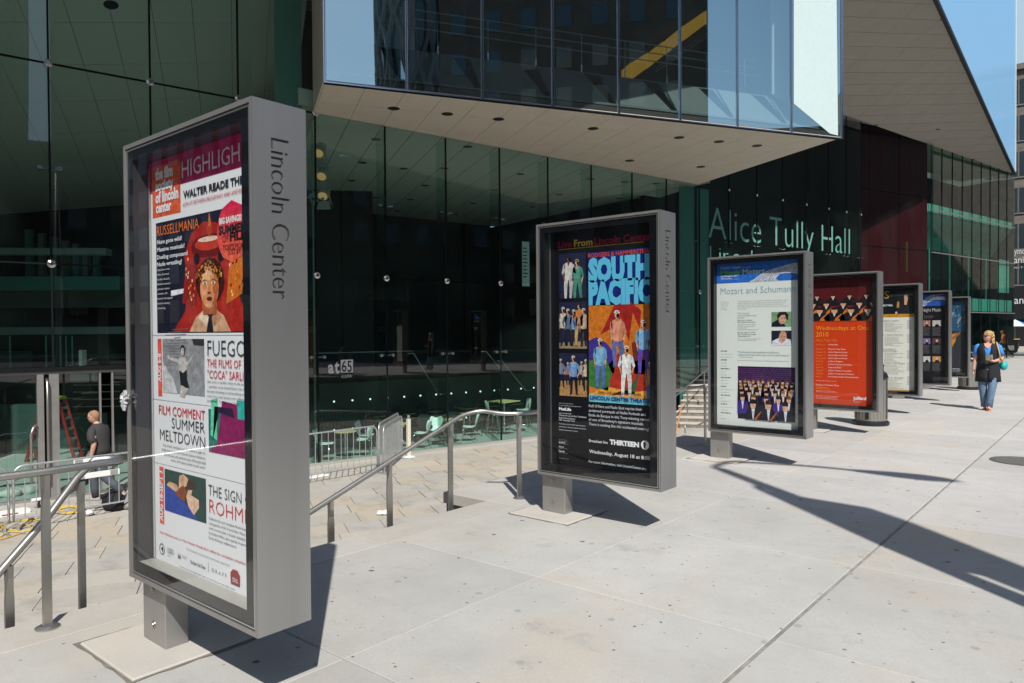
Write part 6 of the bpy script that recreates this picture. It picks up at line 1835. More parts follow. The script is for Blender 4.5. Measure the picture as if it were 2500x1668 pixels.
ht = empty('high_table', (-15.2, 17.7, PL), 'pale rectangular high table between the shell bar stools', 'table')
MB().box((-15.6, 17.35, PL + 1.02), (-14.85, 18.15, PL + 1.05)).build('tabletop', 'wood', ht)
MB().cyl((-15.2, 17.75, PL + .02), (-15.2, 17.75, PL + 1.02), .03, .03, 10).build('column', 'chrome', ht)
MB().box((-15.45, 17.5, PL + .004), (-14.95, 18.0, PL + .02)).build('base', 'chrome', ht)
# dark dining tables and chairs deeper inside
def dark_chair():
    t = empty('dining_chair', (0, 0, 0), 'dark dining chair with a rounded back', 'chair', 'dark dining chairs in the cafe')
    MB().box((-.21, -.21, .43), (.21, .2, .455)).build('seat', 'dkchair', t, bevel=.02)
    MB().lathe([(.001, 0), (.1, .0), (.19, .06), (.21, .2), (.2, .33), (.12, .42), (.001, .44)], c=(0, .22, .44), n=14, sy=.08).build('backrest', 'dkchair', t, smooth=True)
    for sx in (-1, 1):
        for sy in (-1, 1): MB().cyl((sx * .19, sy * .19, 0), (sx * .17, sy * .17, .44), .012, .012, 6).build('leg', 'dkchair', t)
    return t
def dark_table():
    t = empty('dining_table', (0, 0, 0), 'square dining table with a dark top and pale edge', 'table', 'dining tables in rows inside the cafe')
    MB().box((-.36, -.36, .715), (.36, .36, .742)).build('tabletop', 'wood', t); MB().box((-.355, -.355, .743), (.355, .355, .748)).build('top_veneer', mat('dark_veneer', (.035, .045, .04), .3), t)
    MB().cyl((0, 0, 0), (0, 0, .715), .03, .03, 8).build('column', 'chrome', t); return t
dt = dark_table(); dc = dark_chair(); fd = True; fdt = True
for row, (off, y0, n_) in enumerate(((-1.75, 9.6, 2), (-2.0, 13.4, 4), (-3.0, 13.9, 3), (-3.1, 17.2, 3))):
    for i in range(n_):
        p = AP(y0 + i * .98, 0, off - (i * .05))
        nm = ('row behind the leftmost chair', 'middle row', 'rearmost row', 'row behind the stools')[row]
        pos = ('first', 'second', 'third', 'fourth')[i]
        place(dt, fdt, p.x, p.y, -radians(12), f'{pos} dining table from the left in the {nm}'); fdt = False
        for s_ in (-1, 1):
            q = p + AN * s_ * .55
            place(dc, fd, q.x, q.y, -radians(12) + (-pi / 2 if s_ > 0 else pi / 2), f'dark chair {"streetward" if s_ > 0 else "inward"} of the {pos} table in the {nm}'); fd = False

# cream bollard with a cup
bo = gz(999, 1112, PL); bo = Vector((-13.95, 12.95, PL))
bo = gz(998, 1116, PL)
t = empty('queue_post', bo, 'cream post with a plastic cup on top beside the folded barriers', 'post')
MB().box((bo.x - .045, bo.y - .045, PL + .01), (bo.x + .045, bo.y + .045, PL + 1.0)).build('shaft', 'cream', t, bevel=.008)
MB().lathe([(.17, 0), (.17, .01), (.05, .02)], c=(bo.x, bo.y, PL + .002), n=20).build('base', 'whitepl', t)
cu_ = MB().lathe([(.028, 0), (.038, .1), (.036, .1), (.027, .004)], c=(bo.x, bo.y, PL + 1.002), n=14)
tag(cu_.build('plastic_cup', glass_mat('cup_plastic', (.8, .84, .84), gain=1.2, frost=.2, fcol=(.6, .62, .62)), origin=bo + Z), 'clear plastic cup standing on the cream post', 'cup')

# things on the plaza ---------------------------------------------------
def coil(c, r, n, seed, name, label, m='cable', rad=.011):
    rn = random.Random(seed); pts = []
    for i in range(n * 14):
        a = i / 14 * 2 * pi; rr = r * (1 + .25 * sin(i * .37 + seed) + rn.uniform(-.05, .05))
        pts.append((c[0] + rr * 1.2 * cos(a) + .15 * sin(i * .05), c[1] + rr * .8 * sin(a), PL + .012 + .004 * i / 14 + rn.uniform(0, .006)))
    o = MB().tube(smooth_path(pts, 2), rad, 6).build(name, m, smooth=True, origin=(c[0], c[1], PL)); tag(o, label, 'cable')
c_ = gz(165, 1247, PL); coil(c_, .24, 6, 1, 'cable_coil', 'coil of yellow cable under the barrier left of the backpack')
c_ = gz(40, 1283, PL); coil(c_, .38, 2, 2, 'cable_coil', 'loose yellow cable loops at the lower left foot of the barrier')
pts = [gz(x, y, PL + .012) for x, y in ((0, 1310), (60, 1282), (78, 1290), (20, 1312), (-60, 1330))]
tag(MB().tube(smooth_path(pts, 6), .010, 6).build('loose_cable', 'cable', smooth=True, origin=pts[0]), 'single run of yellow cable crossing the pavers at the left edge', 'cable')
c_ = gz(285, 1243, PL)
t = empty('backpack', c_, 'black and grey backpack lying on the plaza behind the barrier', 'backpack')
MB().lathe([(.05, 0), (.2, .02), (.24, .12), (.22, .24), (.12, .32), (.02, .34)], c=c_ + Vector((.0, -.05, 0)), n=16, sx=1.2, sy=.8).build('main_pack', 'blackcloth', t, smooth=True)
MB().ball(c_ + Vector((.16, .12, .10)), (.17, .12, .11), 14, 8).build('front_pocket', 'bag_grey', t, smooth=True)
MB().tube(smooth_path([c_ + Vector(v) for v in ((-.2, -.1, .25), (-.32, 0, .2), (-.36, .05, .05), (-.25, .1, .01))], 5), .018, 6).build('strap', 'blackcloth', t, smooth=True)
c_ = gz(217, 1258, PL); t = empty('dust_mask', c_, 'black and white gloves dropped beside the yellow cable', 'gloves')
MB().ball(c_ + Z * .05, (.12, .07, .05), 12, 8).build('glove', 'whitepl', t, smooth=True); MB().ball(c_ + Vector((-.12, -.04, .05)), (.08, .06, .05), 12, 8).build('glove', 'blackcloth', t, smooth=True)
c_ = gz(95, 1240, PL); t = empty('power_drill', c_, 'small power tool with a white top standing by the cable coil', 'tool')
MB().box(c_ + Vector((-.04, -.03, 0)), c_ + Vector((.04, .03, .06))).build('battery', 'bin_dark', t); MB().cyl(c_ + Vector((0, -.12, .16)), c_ + Vector((0, .1, .16)), .035, .03, 12).build('body', 'whitepl', t); MB().cyl(c_ + Z * .05, c_ + Z * .16, .022, .022, 10).build('grip', 'bin_dark', t)
c_ = gz(34, 1257, PL); t = empty('spirit_level', c_, 'white box with a red stripe on the pavers at the left', 'toolbox')
MB().box(c_ + Vector((-.2, -.25, 0)), c_ + Vector((.05, .25, .07))).build('box', 'whitepl', t); MB().box(c_ + Vector((.0505, -.2, .02)), c_ + Vector((.053, .05, .04))).build('stripe', 'redfib', t)
t.name = 'white_toolbox'
# rolls of dust sheet inside the doors
c_ = gz(60, 1215, PL)
mb = MB(); rn = random.Random(4)
for i in range(7): mb.ball(c_ + Vector((-.3 - rn.random() * .4, -.3 + i * .16, .06)), (rn.uniform(.15, .25), rn.uniform(.12, .2), rn.uniform(.05, .12)), 10, 6)
tag(mb.build('dust_sheet', 'pad', smooth=True, origin=c_), 'crumpled pale dust sheet on the floor inside the open door', 'dust sheet')
# step ladder inside the doors
lb = [gz(40, 1190, PL), gz(170, 1235, PL)]
lt = ga(105, 958, -1.2)
t = empty('step_ladder', AP(5.0, PL, -1.2), 'red fibreglass step ladder with yellow top behind the door post', 'ladder')
topc = gcx(118, 953, 3.6)
def LP(x, y): return gcx(x, y, 3.6)
foots = [LP(66, 1120), LP(172, 1120)]
tp = [LP(104, 975), LP(146, 975)]
for s_, (f, q) in enumerate(((LP(64, 1125), LP(106, 972)), (LP(176, 1100), LP(141, 972)))):
    f2 = q + (f - q) * 1.45
    for off in (0, .42):
        MB().bar(q - CN * off * .8, f2 - CN * off, .035, .075).build('side_rail', 'redfib', t)
    for k in range(1, 7):
        p0 = q + (f2 - q) * (k / 7.2)
        MB().bar(p0 - CN * .02, p0 - CN * .40, .03, .06).build('rung', 'bag_grey', t)
MB().obox(LP(104, 976), LP(146, 976) - LP(104, 976), -CN * .36, Z * .07).build('top_cap', 'yellow', t)
# round litter: crumpled paper, white tube, broom
c_ = Vector((-10.17, 8.55, PL + .01)); mb = MB(); rn = random.Random(8)
for i in range(6): mb.ball(c_ + Vector((rn.uniform(-.07, .07), rn.uniform(-.09, .09), .03)), (rn.uniform(.05, .09), rn.uniform(.05, .08), rn.uniform(.02, .05)), 7, 5)
tag(mb.build('paper_scrap', 'whitepl', origin=c_), 'crumpled white paper lying on the sunken plaza pavers', 'litter')
c_ = gz(768, 1166, PL)
tag(MB().box(c_ + Vector((-.12, -.35, .002)), c_ + Vector((.12, .32, .035))).build('white_board', 'whitepl', origin=c_, bevel=.01), 'flat white board on the ground at the foot of the barrier', 'board')
a = P2(1665.5, 985, 19.5); b = P2(1645, 1085, 19.2)
t = empty('leaning_pole', b, 'slanting orange pole left of the third cabinet by the far stair', 'pole')
MB().cyl(b, a, .016, .016, 8).build('shaft', 'orange', t); MB().cyl(a, a + (a - b).normalized() * .05, .02, .02, 8).build('end_cap', 'bin_dark', t)

# theatre lamps on a bar behind the glass
for i, (x, y, lb_) in enumerate(((779, 372, 'uppermost of the three theatre lamps hanging behind the glass'), (786, 428, 'middle theatre lamp of the three behind the glass'), (789, 476, 'lowest of the three theatre lamps behind the glass'))):
    c_ = ga(x, y, -1.0)
    t = empty('theatre_lamp', c_, lb_, 'stage lamp', 'theatre lamps on the hanging bar')
    dr = (Vector((.25, -.35, -.45))).normalized()
    MB().cyl(c_ - dr * .28, c_ + dr * .05, .13, .15, 16).build('housing', 'teal_tin', t)
    MB().cyl(c_ + dr * .051, c_ + dr * .065, .12, .12, 16).build('lens', 'bulb', t)
    sd_ = dr.cross(Z).normalized(); u_ = sd_.cross(dr)
    for v_, s_ in ((sd_, 1), (sd_, -1), (u_, 1), (u_, -1)):
        w_ = u_ if v_ is sd_ else sd_; e = c_ + dr * .06 + v_ * s_ * .15
        MB().prism([e - w_ * .14, e + w_ * .14, e + w_ * .2 + dr * .2 + v_ * s_ * .12, e - w_ * .2 + dr * .2 + v_ * s_ * .12], v_ * s_ * .006).build('barn_door', 'teal_tin', t)
    MB().tube([c_ + sd_ * .17, c_ + sd_ * .19 + Z * .2, c_ - sd_ * .19 + Z * .2, c_ - sd_ * .17], .012, 6).build('yoke', 'teal_tin', t)
a = ga(762, 340, -1.0); b = ga(765, 700, -1.0)
tag(MB().cyl(Vector((a.x, a.y, 5.35)), Vector((a.x, a.y, -3.25)), .025, .025, 8).build('lamp_bar', 'teal_tin', origin=(a.x, a.y, 5.3)), 'tall thin upright bar beside the theatre lamps', 'lamp bar')

# =================================================================== PAVEMENT THINGS
def bin_(x, y, label, sc=1):
    t = empty('litter_bin', (x, y, G(y)), label, 'litter bin', 'round steel litter bins between the cabinets')
    c = Vector((x, y, G(y)))
    MB().lathe([(.28 * sc, 0), (.30 * sc, .02), (.30 * sc, .06), (.265 * sc, .09)], c=c, n=28).build('base', 'bin_dark', t, smooth=False)
    MB().lathe([(.26 * sc, .09), (.26 * sc, .82), (.255, .82)], c=c, n=28).build('drum', 'bin', t)
    for k in range(28):
        a = 2 * pi * k / 28; p = c + Vector((cos(a) * .262 * sc, sin(a) * .262 * sc, 0))
        MB().bar(p + Z * .12, p + Z * .80, .012 if k % 7 else .06, .008, upv=(cos(a), sin(a), 0)).build('slat', 'bin_dark' if k % 7 == 0 else 'bin', t)
    for zz in (.30, .33, .36, .39, .42, .45):
        pass
    MB().lathe([(.275, .82), (.28, .86), (.25, .93), (.19, .97), (.18, .95)], c=c, n=28).build('hood_rim', 'bin_dark', t, smooth=True)
    for k in range(3):
        a = 2 * pi * k / 3; MB().cyl(c + Vector((cos(a) * .2, sin(a) * .2, .93)), c + Vector((cos(a) * .2, sin(a) * .2, 1.08)), .012, .012, 6).build('strut', 'bin_dark', t)
    MB().lathe([(.02, 1.13), (.18, 1.09), (.22, 1.06), (.215, 1.05)][::-1], c=c, n=28).build('lid', 'bin_dark', t, smooth=True)
bin_(-3.40, 14.02, 'dark banded litter bin half hidden behind the orange poster cabinet')
bin_(-3.35, 24.6, 'litter bin behind the farthest display cabinet')
mc = Vector((-.93, 11.16, G(11.16) + .003))
t = empty('manhole_cover', mc, 'round cast iron manhole cover at the right edge of the pavement', 'manhole cover')
MB().lathe([(.001, .0), (.33, 0), (.36, .0), (.36, .006), (.33, .006), (.325, .001), (.001, .001)], c=mc, n=40).build('cover', 'iron', t)
mb = MB()
for i in range(-6, 7):
    for j in range(-6, 7):
        x, y = i * .05 + (j % 2) * .025, j * .05
        if x * x + y * y < .30 ** 2: mb.box((mc.x + x - .015, mc.y + y - .015, mc.z + .001), (mc.x + x + .015, mc.y + y + .015, mc.z + .006))
mb.build('raised_studs', 'bin', t, kind='stuff')

# street lamp that throws the long shadow, standing at the kerb outside the frame
def from_shadow(sx, sy, h):
    """world point at height h above the pavement whose shadow falls on ground pixel (sx, sy)"""
    P = gz(sx, sy, -1.66)
    for _ in range(8): P = gz(sx, sy, G(P.y))
    return P - LIGHT * (h / -LIGHT.z)
k_ = 2.348
def LS(x, y, h): return from_shadow(1600 + x / k_, 1000 + y / k_, h)
HT = 8.6
topP = LS(345, 330, HT)
base_xy = Vector((topP.x, topP.y, 0))
t = empty('street_lamp', (base_xy.x, base_xy.y, G(base_xy.y)), 'tall street lamp with a banner beside the kerb, casting the long curved shadow', 'street lamp')
gz0 = G(base_xy.y)
MB().lathe([(.2, 0), (.2, .5), (.13, .7), (.115, 3.5), (.075, HT - .2)], c=(base_xy.x, base_xy.y, gz0), n=16).build('pole', 'lampgrey', t, smooth=True)
hd = LS(1440, 380, HT - .1); hm = LS(1000, 335, HT + .05); hs = LS(700, 312, HT + .05)
bp_ = Vector((base_xy.x, base_xy.y, gz0 + HT - .25))
MB().tube(smooth_path([bp_, bp_ + Z * .22, LS(430, 303, HT + .12), hs, hm, hd], 6), .05, 10).build('arm', 'lampgrey', t, smooth=True)
dd = (hd - hm).normalized()
MB().lathe([(.001, -.5), (.1, -.42), (.17, -.1), (.19, .15), (.13, .38), (.001, .46)], n=16).v
hb = MB(); 
for i in range(0, 1):
    rings = [(-.55, .05, .04), (-.4, .1, .07), (-.1, .17, .1), (.15, .19, .1), (.35, .13, .08), (.48, .02, .02)]
    sd_ = dd.cross(Z).normalized(); vs = []
    for a_, rx, rz_ in rings: vs += [hd + dd * a_ + sd_ * rx * cos(2 * pi * q_ / 12) + Z * rz_ * sin(2 * pi * q_ / 12) for q_ in range(12)]
    hb.add(vs, [(i_ * 12 + q_, i_ * 12 + (q_ + 1) % 12, (i_ + 1) * 12 + (q_ + 1) % 12, (i_ + 1) * 12 + q_) for i_ in range(5) for q_ in range(12)] + [tuple(range(11, -1, -1)), tuple(range(60, 72))])
hb.build('lamp_head', 'lampgrey', t, smooth=True)
# vertical banner on the pole (plane through the pole, facing along the street)
pp = [(640, 470), (1220, 565), (1440, 640), (2110, 905), (2400, 1030), (2400, 1070), (2110, 1000), (1770, 932), (1500, 850), (1250, 745)]
def on_banner_plane(x, y):
    P = gz(1600 + x / k_, 1000 + y / k_, -1.66)
    for _ in range(6): P = gz(1600 + x / k_, 1000 + y / k_, G(P.y))
    n_ = Vector((.28, .96, 0)).normalized()
    return P - LIGHT * (n_.dot(Vector((base_xy.x, base_xy.y, 0)) - P) / n_.dot(-LIGHT))
bt = Vector((.28, .96, 0)).normalized() * .02
MB().prism([on_banner_plane(*q) for q in pp], bt).build('banner', 'blackcloth', t)
MB().prism([on_banner_plane(*q) for q in ((560, 428), (640, 468), (1250, 740), (1770, 935), (2110, 1070), (2400, 1190), (2400, 1260), (2110, 1132), (1270, 772), (560, 448))], bt).build('added_shadow_strip', 'lampgrey', t)  # added strip, outline thrown back from the lower band of the shadow

# =================================================================== FAR RIGHT: STREET END
bb = empty('brick_shop_building', (-2, 80, G(80)), 'dark brick corner building with shop lettering beyond the crossing', 'building')
MB().box((-16, 80, G(80) + 5.0), (16, 96, 23.2)).build('wall', 'brick_b', bb)
MB().box((-16, 80.3, G(80)), (16, 95.9, G(80) + 5.0)).build('shop_wall', 'dark', bb)
MB().box((-16.3, 79.7, 23.2), (16.3, 96.3, 23.7)).build('cornice', 'brick_b', bb)
for r in range(6):
    z0 = 3.9 + r * 3.25
    for c in range(12):
        x0 = -9.6 + c * 1.3
        f = MB().box((x0, 79.96, z0), (x0 + 1.15, 80.02, z0 + 2.2)).build('window', 'slate', bb)
        MB().box((x0 + .5, 79.93, z0), (x0 + .56, 79.958, z0 + 2.2)).build('frame', 'bag_grey', f)
        MB().box((x0 - .05, 79.90, z0 - .16), (x0 + 1.2, 79.99, z0 - .06)).build('sill', 'alu', f)
for z0, s_, x0_, hgt in ((3.0, 'Raymour', -10.2, .95), (1.95, '&Flanigan', -10.0, .95), (1.35, 'F U R N I T U R E', -9.9, .35), (-1.45, 'Raymour & Flanigan', -9.6, 1.0)): pass
MB().box((-15.5, 79.90, .7), (15, 79.95, 3.75)).build('sign_board', 'dark', bb)
MB().box((-15.5, 79.90, -1.5 + 2.0 - 2.6), (15, 79.95, .1)).build('sign_board', 'dark', bb)
BP = Vector((0, 79.89, 0)); BNn = Vector((0, -1, 0)); BUx = Vector((1, 0, 0))
def far_text(s, part, x0, x1, yb, yt):
    a = gp(x0, yb, BP, BNn); b = gp(x1, yb, BP, BNn); t_ = gp(x0, yt, BP, BNn)
    vs, fs_, xa, xb = glyphs(s); pre = s[:s.index(part)]
    off = glyphs(pre + part)[3] - (glyphs(part)[3] - glyphs(part)[2]); sx = (b.x - a.x) / (glyphs(part)[3] - glyphs(part)[2]); sy = (t_.z - a.z) / CAP
    MB().add([(a.x + (v.x - off) * sx, 79.885, a.z + v.y * sy) for v in vs], fs_).build('lettering', 'sign_white', bb)
far_text('Raymour', 'ymo', 2476, 2503, 621, 606); far_text('Flanigan', 'ani', 2476, 2499, 643, 627); far_text('F U R N I T U R E', 'N I T', 2477, 2497, 656, 652); far_text('Flanigan', 'ani', 2476, 2505, 742, 724)
for k in range(3): MB().box((-14 , 78.6 + k * .4, G(80)), (14, 80.2, G(80) + .14 * (k + 1) )).build('step', 'pad', bb) if k == 0 else MB().box((-14, 78.6 + k * .4, G(80) + .14 * k), (14, 80.2, G(80) + .14 * (k + 1))).build('step', 'pad', bb)
tw = empty('apartment_tower', (-20, 100, 0), 'pale apartment tower with slanting balcony bands high at the right edge', 'building')
MB().box((-34, 97, -1.5), (-8, 150, 95)).build('wall', 'blueish', tw)
for r in range(24):
    z0 = 21.5 + r * 3.1
    MB().box((-8.0, 97.2, z0), (-7.2, 149, z0 + 1.1)).build('balcony_band', 'soffit', tw)
    for c in range(4): MB().box((-7.19, 99 + c * 6, z0 + .2), (-7.1, 99.8 + c * 6, z0 + 1.05)).build('drain_panel', 'redwood', tw) if r < 8 else None
# parasol, cart and people beyond the crossing
c_ = ray(2478, 800) * 60; c_ = Vector((c_.x, c_.y, G(c_.y)))
us = empty('cart_umbrella', c_, 'green white and blue cart umbrella at the far crossing', 'umbrella')
zt2 = ray(2478, 781).z / ray(2478, 781).length * c_.length
zc2 = (ray(2478, 783) * (60 / 1)).z
for k in range(8):
    a0 = 2 * pi * k / 8; a1 = 2 * pi * (k + 1) / 8; r = 1.15; ztop = zc2 + .1
    q = [c_ * 1 + Vector((0, 0, ztop - c_.z)), c_ + Vector((cos(a0) * r, sin(a0) * r, ztop - .55 - c_.z)), c_ + Vector((cos(a1) * r, sin(a1) * r, ztop - .55 - c_.z))]
    MB().prism(q, (0, 0, -.02)).build('canopy_panel', M['white_plastic'] if k in (4, 5, 6, 1) else (M['blueshirt'] if k in (0, 7) else M['annex_teal']), us)
MB().cyl(c_, Vector((c_.x, c_.y, zc2 + .1)), .025, .025, 8).build('pole', 'steel', us)
c2 = c_ + Vector((-.4, -.6, 0)); ct = empty('food_cart', c2, 'small steel food cart under the striped umbrella', 'food cart')
MB().box(c2 + Vector((-.7, -.4, .35)), c2 + Vector((.7, .4, 1.1))).build('body', 'bin_dark', ct); MB().box(c2 + Vector((-.75, -.45, 1.1)), c2 + Vector((.75, .45, 1.16))).build('counter', 'yellow', ct)
for sx in (-1, 1): MB().cyl(c2 + Vector((sx * .45, -.42, .25)), c2 + Vector((sx * .45, -.36, .25)), .25, .25, 14).build('wheel', 'bin_dark', ct)

# =================================================================== ACROSS THE STREET (seen in the glass)
wl = [(-30, -8, 4, 'low brown building opposite the cabinets'), ]
blds = [(33.01, -.3, 22, 33, 'tall brown apartment block across the road opposite the first cabinet'), (33, 22.2, 34, 16, 'brown apartment block across the road opposite the orange poster'), (33, 34.2, 60, 21, 'lower brown block across the road nearer the crossing'), (33, 60.3, 110, 34, 'long brown block across the road beyond the crossing')]
for x, y0, y1, h, lb_ in blds:
    b = empty('street_building', (x, (y0 + y1) / 2, G(y0)), lb_, 'building', 'apartment blocks across the road')
    MB().box((x, y0, G(y0) - .5), (x + 14, y1, h)).build('wall', 'facing', b)
    for r in range(int(h / 3.4)):
        for c in range(int((y1 - y0) / 3)):
            MB().box((x - .05, y0 + 1 + c * 3, 1.5 + r * 3.4), (x - .001, y0 + 2.3 + c * 3, 3.3 + r * 3.4)).build('window', 'slate', b) if y1 < 62 else None
b = empty('street_building', (-30, -30, -1.5), 'broad dark building behind the camera beyond the plaza', 'building')
MB().box((-90, -46, -3.4), (6, -30, 34)).build('wall', 'facing', b)
for r in range(8):
    for c in range(28): MB().box((-88 + c * 3.3, -29.999, 1.0 + r * 3.8), (-86 + c * 3.3, -29.95, 3.2 + r * 3.8)).build('window', 'slate', b)
b = empty('street_building', (38, -30, -1.5), 'low shop building across the road beyond the side street', 'building', 'apartment blocks across the road')
MB().box((33.5, -60, -2), (50, .2, 15)).build('wall', 'facing', b)
# slim tower with a woven stone skin across the side street
c_ = Vector((54, -9.0, 0)); tw2 = empty('woven_tower', c_, 'round tower with a woven diagonal pattern across the road', 'tower')
M['woven'] = mat('woven_stone', (.10, .10, .105), .7)
MB().lathe([(3.6, -2), (3.3, 15), (3.7, 28), (4.2, 38), (4.0, 46), (3.4, 50)], c=c_, n=20).build('drum', M['slate'], tw2, smooth=True)
mb = MB()
for s_ in (-1, 1):
    for k in range(14):
        pts = []
        for i in range(19):
            z_ = -2 + i * 2.9; rr = 3.9 + .45 * sin((z_ - 12) / 18); a = 2 * pi * k / 14 + s_ * i * .16 + .1 * sin(i * 1.7 + k)
            pts.append(c_ + Vector((cos(a) * rr, sin(a) * rr, z_)))
        mb.tube(pts, .3, 5)
mb.build('woven_band', M['woven'], tw2, kind='stuff')

# =================================================================== PEOPLE
def skin_mesh(name, J, Eg, m, parent, sub=2, root=0):
    """J: list of (pos, rx, ry); Eg: edges"""
    me = bpy.data.meshes.new(name); me.from_pydata([tuple(j[0]) for j in J], Eg, [])
    o = bpy.data.objects.new(name, me); COL.objects.link(o)
    sk = o.modifiers.new('skin', 'SKIN'); sk.use_smooth_shade = True
    for i, j in enumerate(J):
        v = me.skin_vertices[0].data[i]; v.radius = (j[1], j[2] if len(j) > 2 else j[1]); v.use_root = (i == root)
    ss = o.modifiers.new('sub', 'SUBSURF'); ss.levels = sub; ss.render_levels = sub
    bpy.context.view_layer.update()
    nm = bpy.data.meshes.new_from_object(o.evaluated_get(bpy.context.evaluated_depsgraph_get()))
    bpy.data.objects.remove(o)
    nm.name = name
    o = bpy.data.objects.new(name, nm); COL.objects.link(o); o.parent = parent
    nm.materials.clear(); nm.materials.append(M[m] if isinstance(m, str) else m)
    nm.polygons.foreach_set('use_smooth', [True] * len(nm.polygons))
    return o
def hand(J, Eg, wrist_i, w, d, side, curl=.4, s=1.0, thumb=None):
    """palm and five unequal bent fingers continuing the body mesh; d = pointing direction, side = across the palm"""
    d = Vector(d).normalized(); side = Vector(side).normalized(); n = d.cross(side).normalized()
    w = Vector(w)
    pi_ = len(J); J.append((w + d * .045 * s, .026 * s, .020 * s)); Eg.append((wrist_i, pi_))
    k_ = len(J); J.append((w + d * .085 * s, .030 * s, .017 * s)); Eg.append((pi_, k_))
    for i, L in enumerate((.070, .082, .076, .058)):
        off = side * ((i - 1.5) * .0185 * s)
        a = len(J); J.append((w + d * .10 * s + off, .0095 * s, .0095 * s)); Eg.append((k_, a))
        d2 = (d * cos(curl * .6) + n * sin(curl * .6)).normalized(); d3 = (d * cos(curl * 1.7) + n * sin(curl * 1.7)).normalized()
        J.append((w + d * .10 * s + off + d2 * L * .5 * s, .0085 * s, .0085 * s)); Eg.append((a, a + 1))
        J.append((w + d * .10 * s + off + d2 * L * .5 * s + d3 * L * .5 * s, .0065 * s, .0065 * s)); Eg.append((a + 1, a + 2))
    t_ = len(J); off = -side * .034 * s
    J.append((w + d * .045 * s + off, .011 * s, .011 * s)); Eg.append((pi_, t_))
    J.append((w + d * .08 * s + off * 1.5 + n * .012, .009 * s, .009 * s)); Eg.append((t_, t_ + 1))
def head(parent, c, H, yaw, face_m='skin', pitch=0):
    """head mesh facing -Y turned by yaw; returns transform"""
    n, m = 20, 16; Rm = Matrix.Rotation(yaw, 3, 'Z') @ Matrix.Rotation(pitch, 3, 'X')
    vs = []; fs = []
    for i in range(m + 1):
        v = i / m; a = pi * v
        z_ = cos(a) * .5 * H
        r = sin(a) ** .8 * .5
        zz = z_ / H
        wx = r * (.66 if zz > -.1 else .66 - .45 * (-.1 - zz)) * H
        wy = r * (.84 if zz > -.1 else .84 - .35 * (-.1 - zz)) * H
        for k in range(n):
            t = 2 * pi * k / n; x = wx * sin(t); y = -wy * cos(t)
            if y < 0:
                f = -y / (wy + 1e-6)
                if -.12 < zz < .08 and f > .93: y -= .045 * H * (1 - abs(x) / (.1 * H) if abs(x) < .1 * H else 0)
                if zz < -.25: y -= .03 * H * f
                if .0 < zz < .14 and .55 < f < .97: y += .022 * H
            else: y += .03 * H * (1 if zz > 0 else 0)
            vs.append(c + Rm @ Vector((x, y, z_)))
    for i in range(m):
        for k in range(n): fs.append((i * n + k, (i + 1) * n + k, (i + 1) * n + (k + 1) % n, i * n + (k + 1) % n))
    return vs, fs, Rm
def face_bits(parent, c, H, Rm, glasses=False, ears=True):
    mb = MB()
    for sx in (-1, 1):
        if ears: MB().ball(c + Rm @ Vector((sx * .335 * H, .03 * H, -.02 * H)), (.03 * H, .05 * H, .09 * H), 8, 6).build('ear', 'skin', parent, smooth=True)
        if not glasses:
            MB().ball(c + Rm @ Vector((sx * .14 * H, -.375 * H, .045 * H)), (.045 * H, .02 * H, .02 * H), 8, 6).build('eye', 'whitepl', parent, smooth=True)
            MB().ball(c + Rm @ Vector((sx * .14 * H, -.39 * H, .045 * H)), (.02 * H, .012 * H, .018 * H), 8, 6).build('iris', 'dark', parent, smooth=True)
    MB().ball(c + Rm @ Vector((0, -.41 * H, -.24 * H)), (.09 * H, .025 * H, .02 * H), 10, 6).build('mouth', 'pink', parent, smooth=True)
def union_head(body, vs, fs):
    """join the head shell onto the body mesh so that the figure stays one mesh"""
    me = body.data; bm = bmesh.new(); bm.from_mesh(me); vv = [bm.verts.new(v) for v in vs]
    for f in fs:
        try: bm.faces.new([vv[i] for i in f]).smooth = True
        except ValueError: pass
    bm.normal_update(); bm.to_mesh(me); bm.free()

# ---- woman walking towards the camera, head turned to her right
wm = empty('person', (0, 0, 0), 'blond woman in a long black vest and jeans walking with a teal bag', 'person')
H = .235
J = [((0, .0, .93), .125, .095), ((0, .0, 1.06), .12, .09), ((0, .0, 1.22), .135, .095), ((0, .01, 1.35), .12, .08), ((0, .0, 1.425), .045, .045), ((0, -.01, 1.47), .044, .044),
     ((-.085, 0, .86), .09, .09), ((-.09, -.04, .48), .062, .062), ((-.055, .02, .09), .038, .038), ((-.05, -.09, .04), .036, .026),
     ((.085, 0, .86), .09, .09), ((.075, -.10, .49), .062, .062), ((.015, -.16, .09), .038, .038), ((.02, -.27, .04), .036, .026),
     ((-.175, .01, 1.345), .055, .05), ((-.225, .02, 1.10), .042, .042), ((-.255, -.03, .87), .026, .026),
     ((.175, .01, 1.345), .055, .05), ((.25, .05, 1.09), .043, .043), ((.12, -.17, 1.04), .028, .028)]
Eg = [(0, 1), (1, 2), (2, 3), (3, 4), (4, 5), (0, 6), (6, 7), (7, 8), (8, 9), (0, 10), (10, 11), (11, 12), (12, 13), (3, 14), (14, 15), (15, 16), (3, 17), (17, 18), (18, 19)]
hand(J, Eg, 16, (-.255, -.03, .87), (-.02, -.08, -1), (0, -1, 0), .3, .95)
hand(J, Eg, 19, (.12, -.17, 1.04), (-.75, -.35, .18), (.2, -.5, .8), .7, .95)
body = skin_mesh('body', J, Eg, 'skin', wm)
hc_ = Vector((.0, -.015, 1.555)); vs, fs_, Rm = head(wm, hc_, H, radians(-40)); union_head(body, vs, fs_)
face_bits(wm, hc_, H, Rm, glasses=True, ears=False)
for sx in (-1, 1): MB().ball(hc_ + Rm @ Vector((sx * .145 * H, -.40 * H, .045 * H)), (.10 * H, .03 * H, .07 * H), 10, 6).build('sunglass_lens', 'bin_dark', wm, smooth=True)
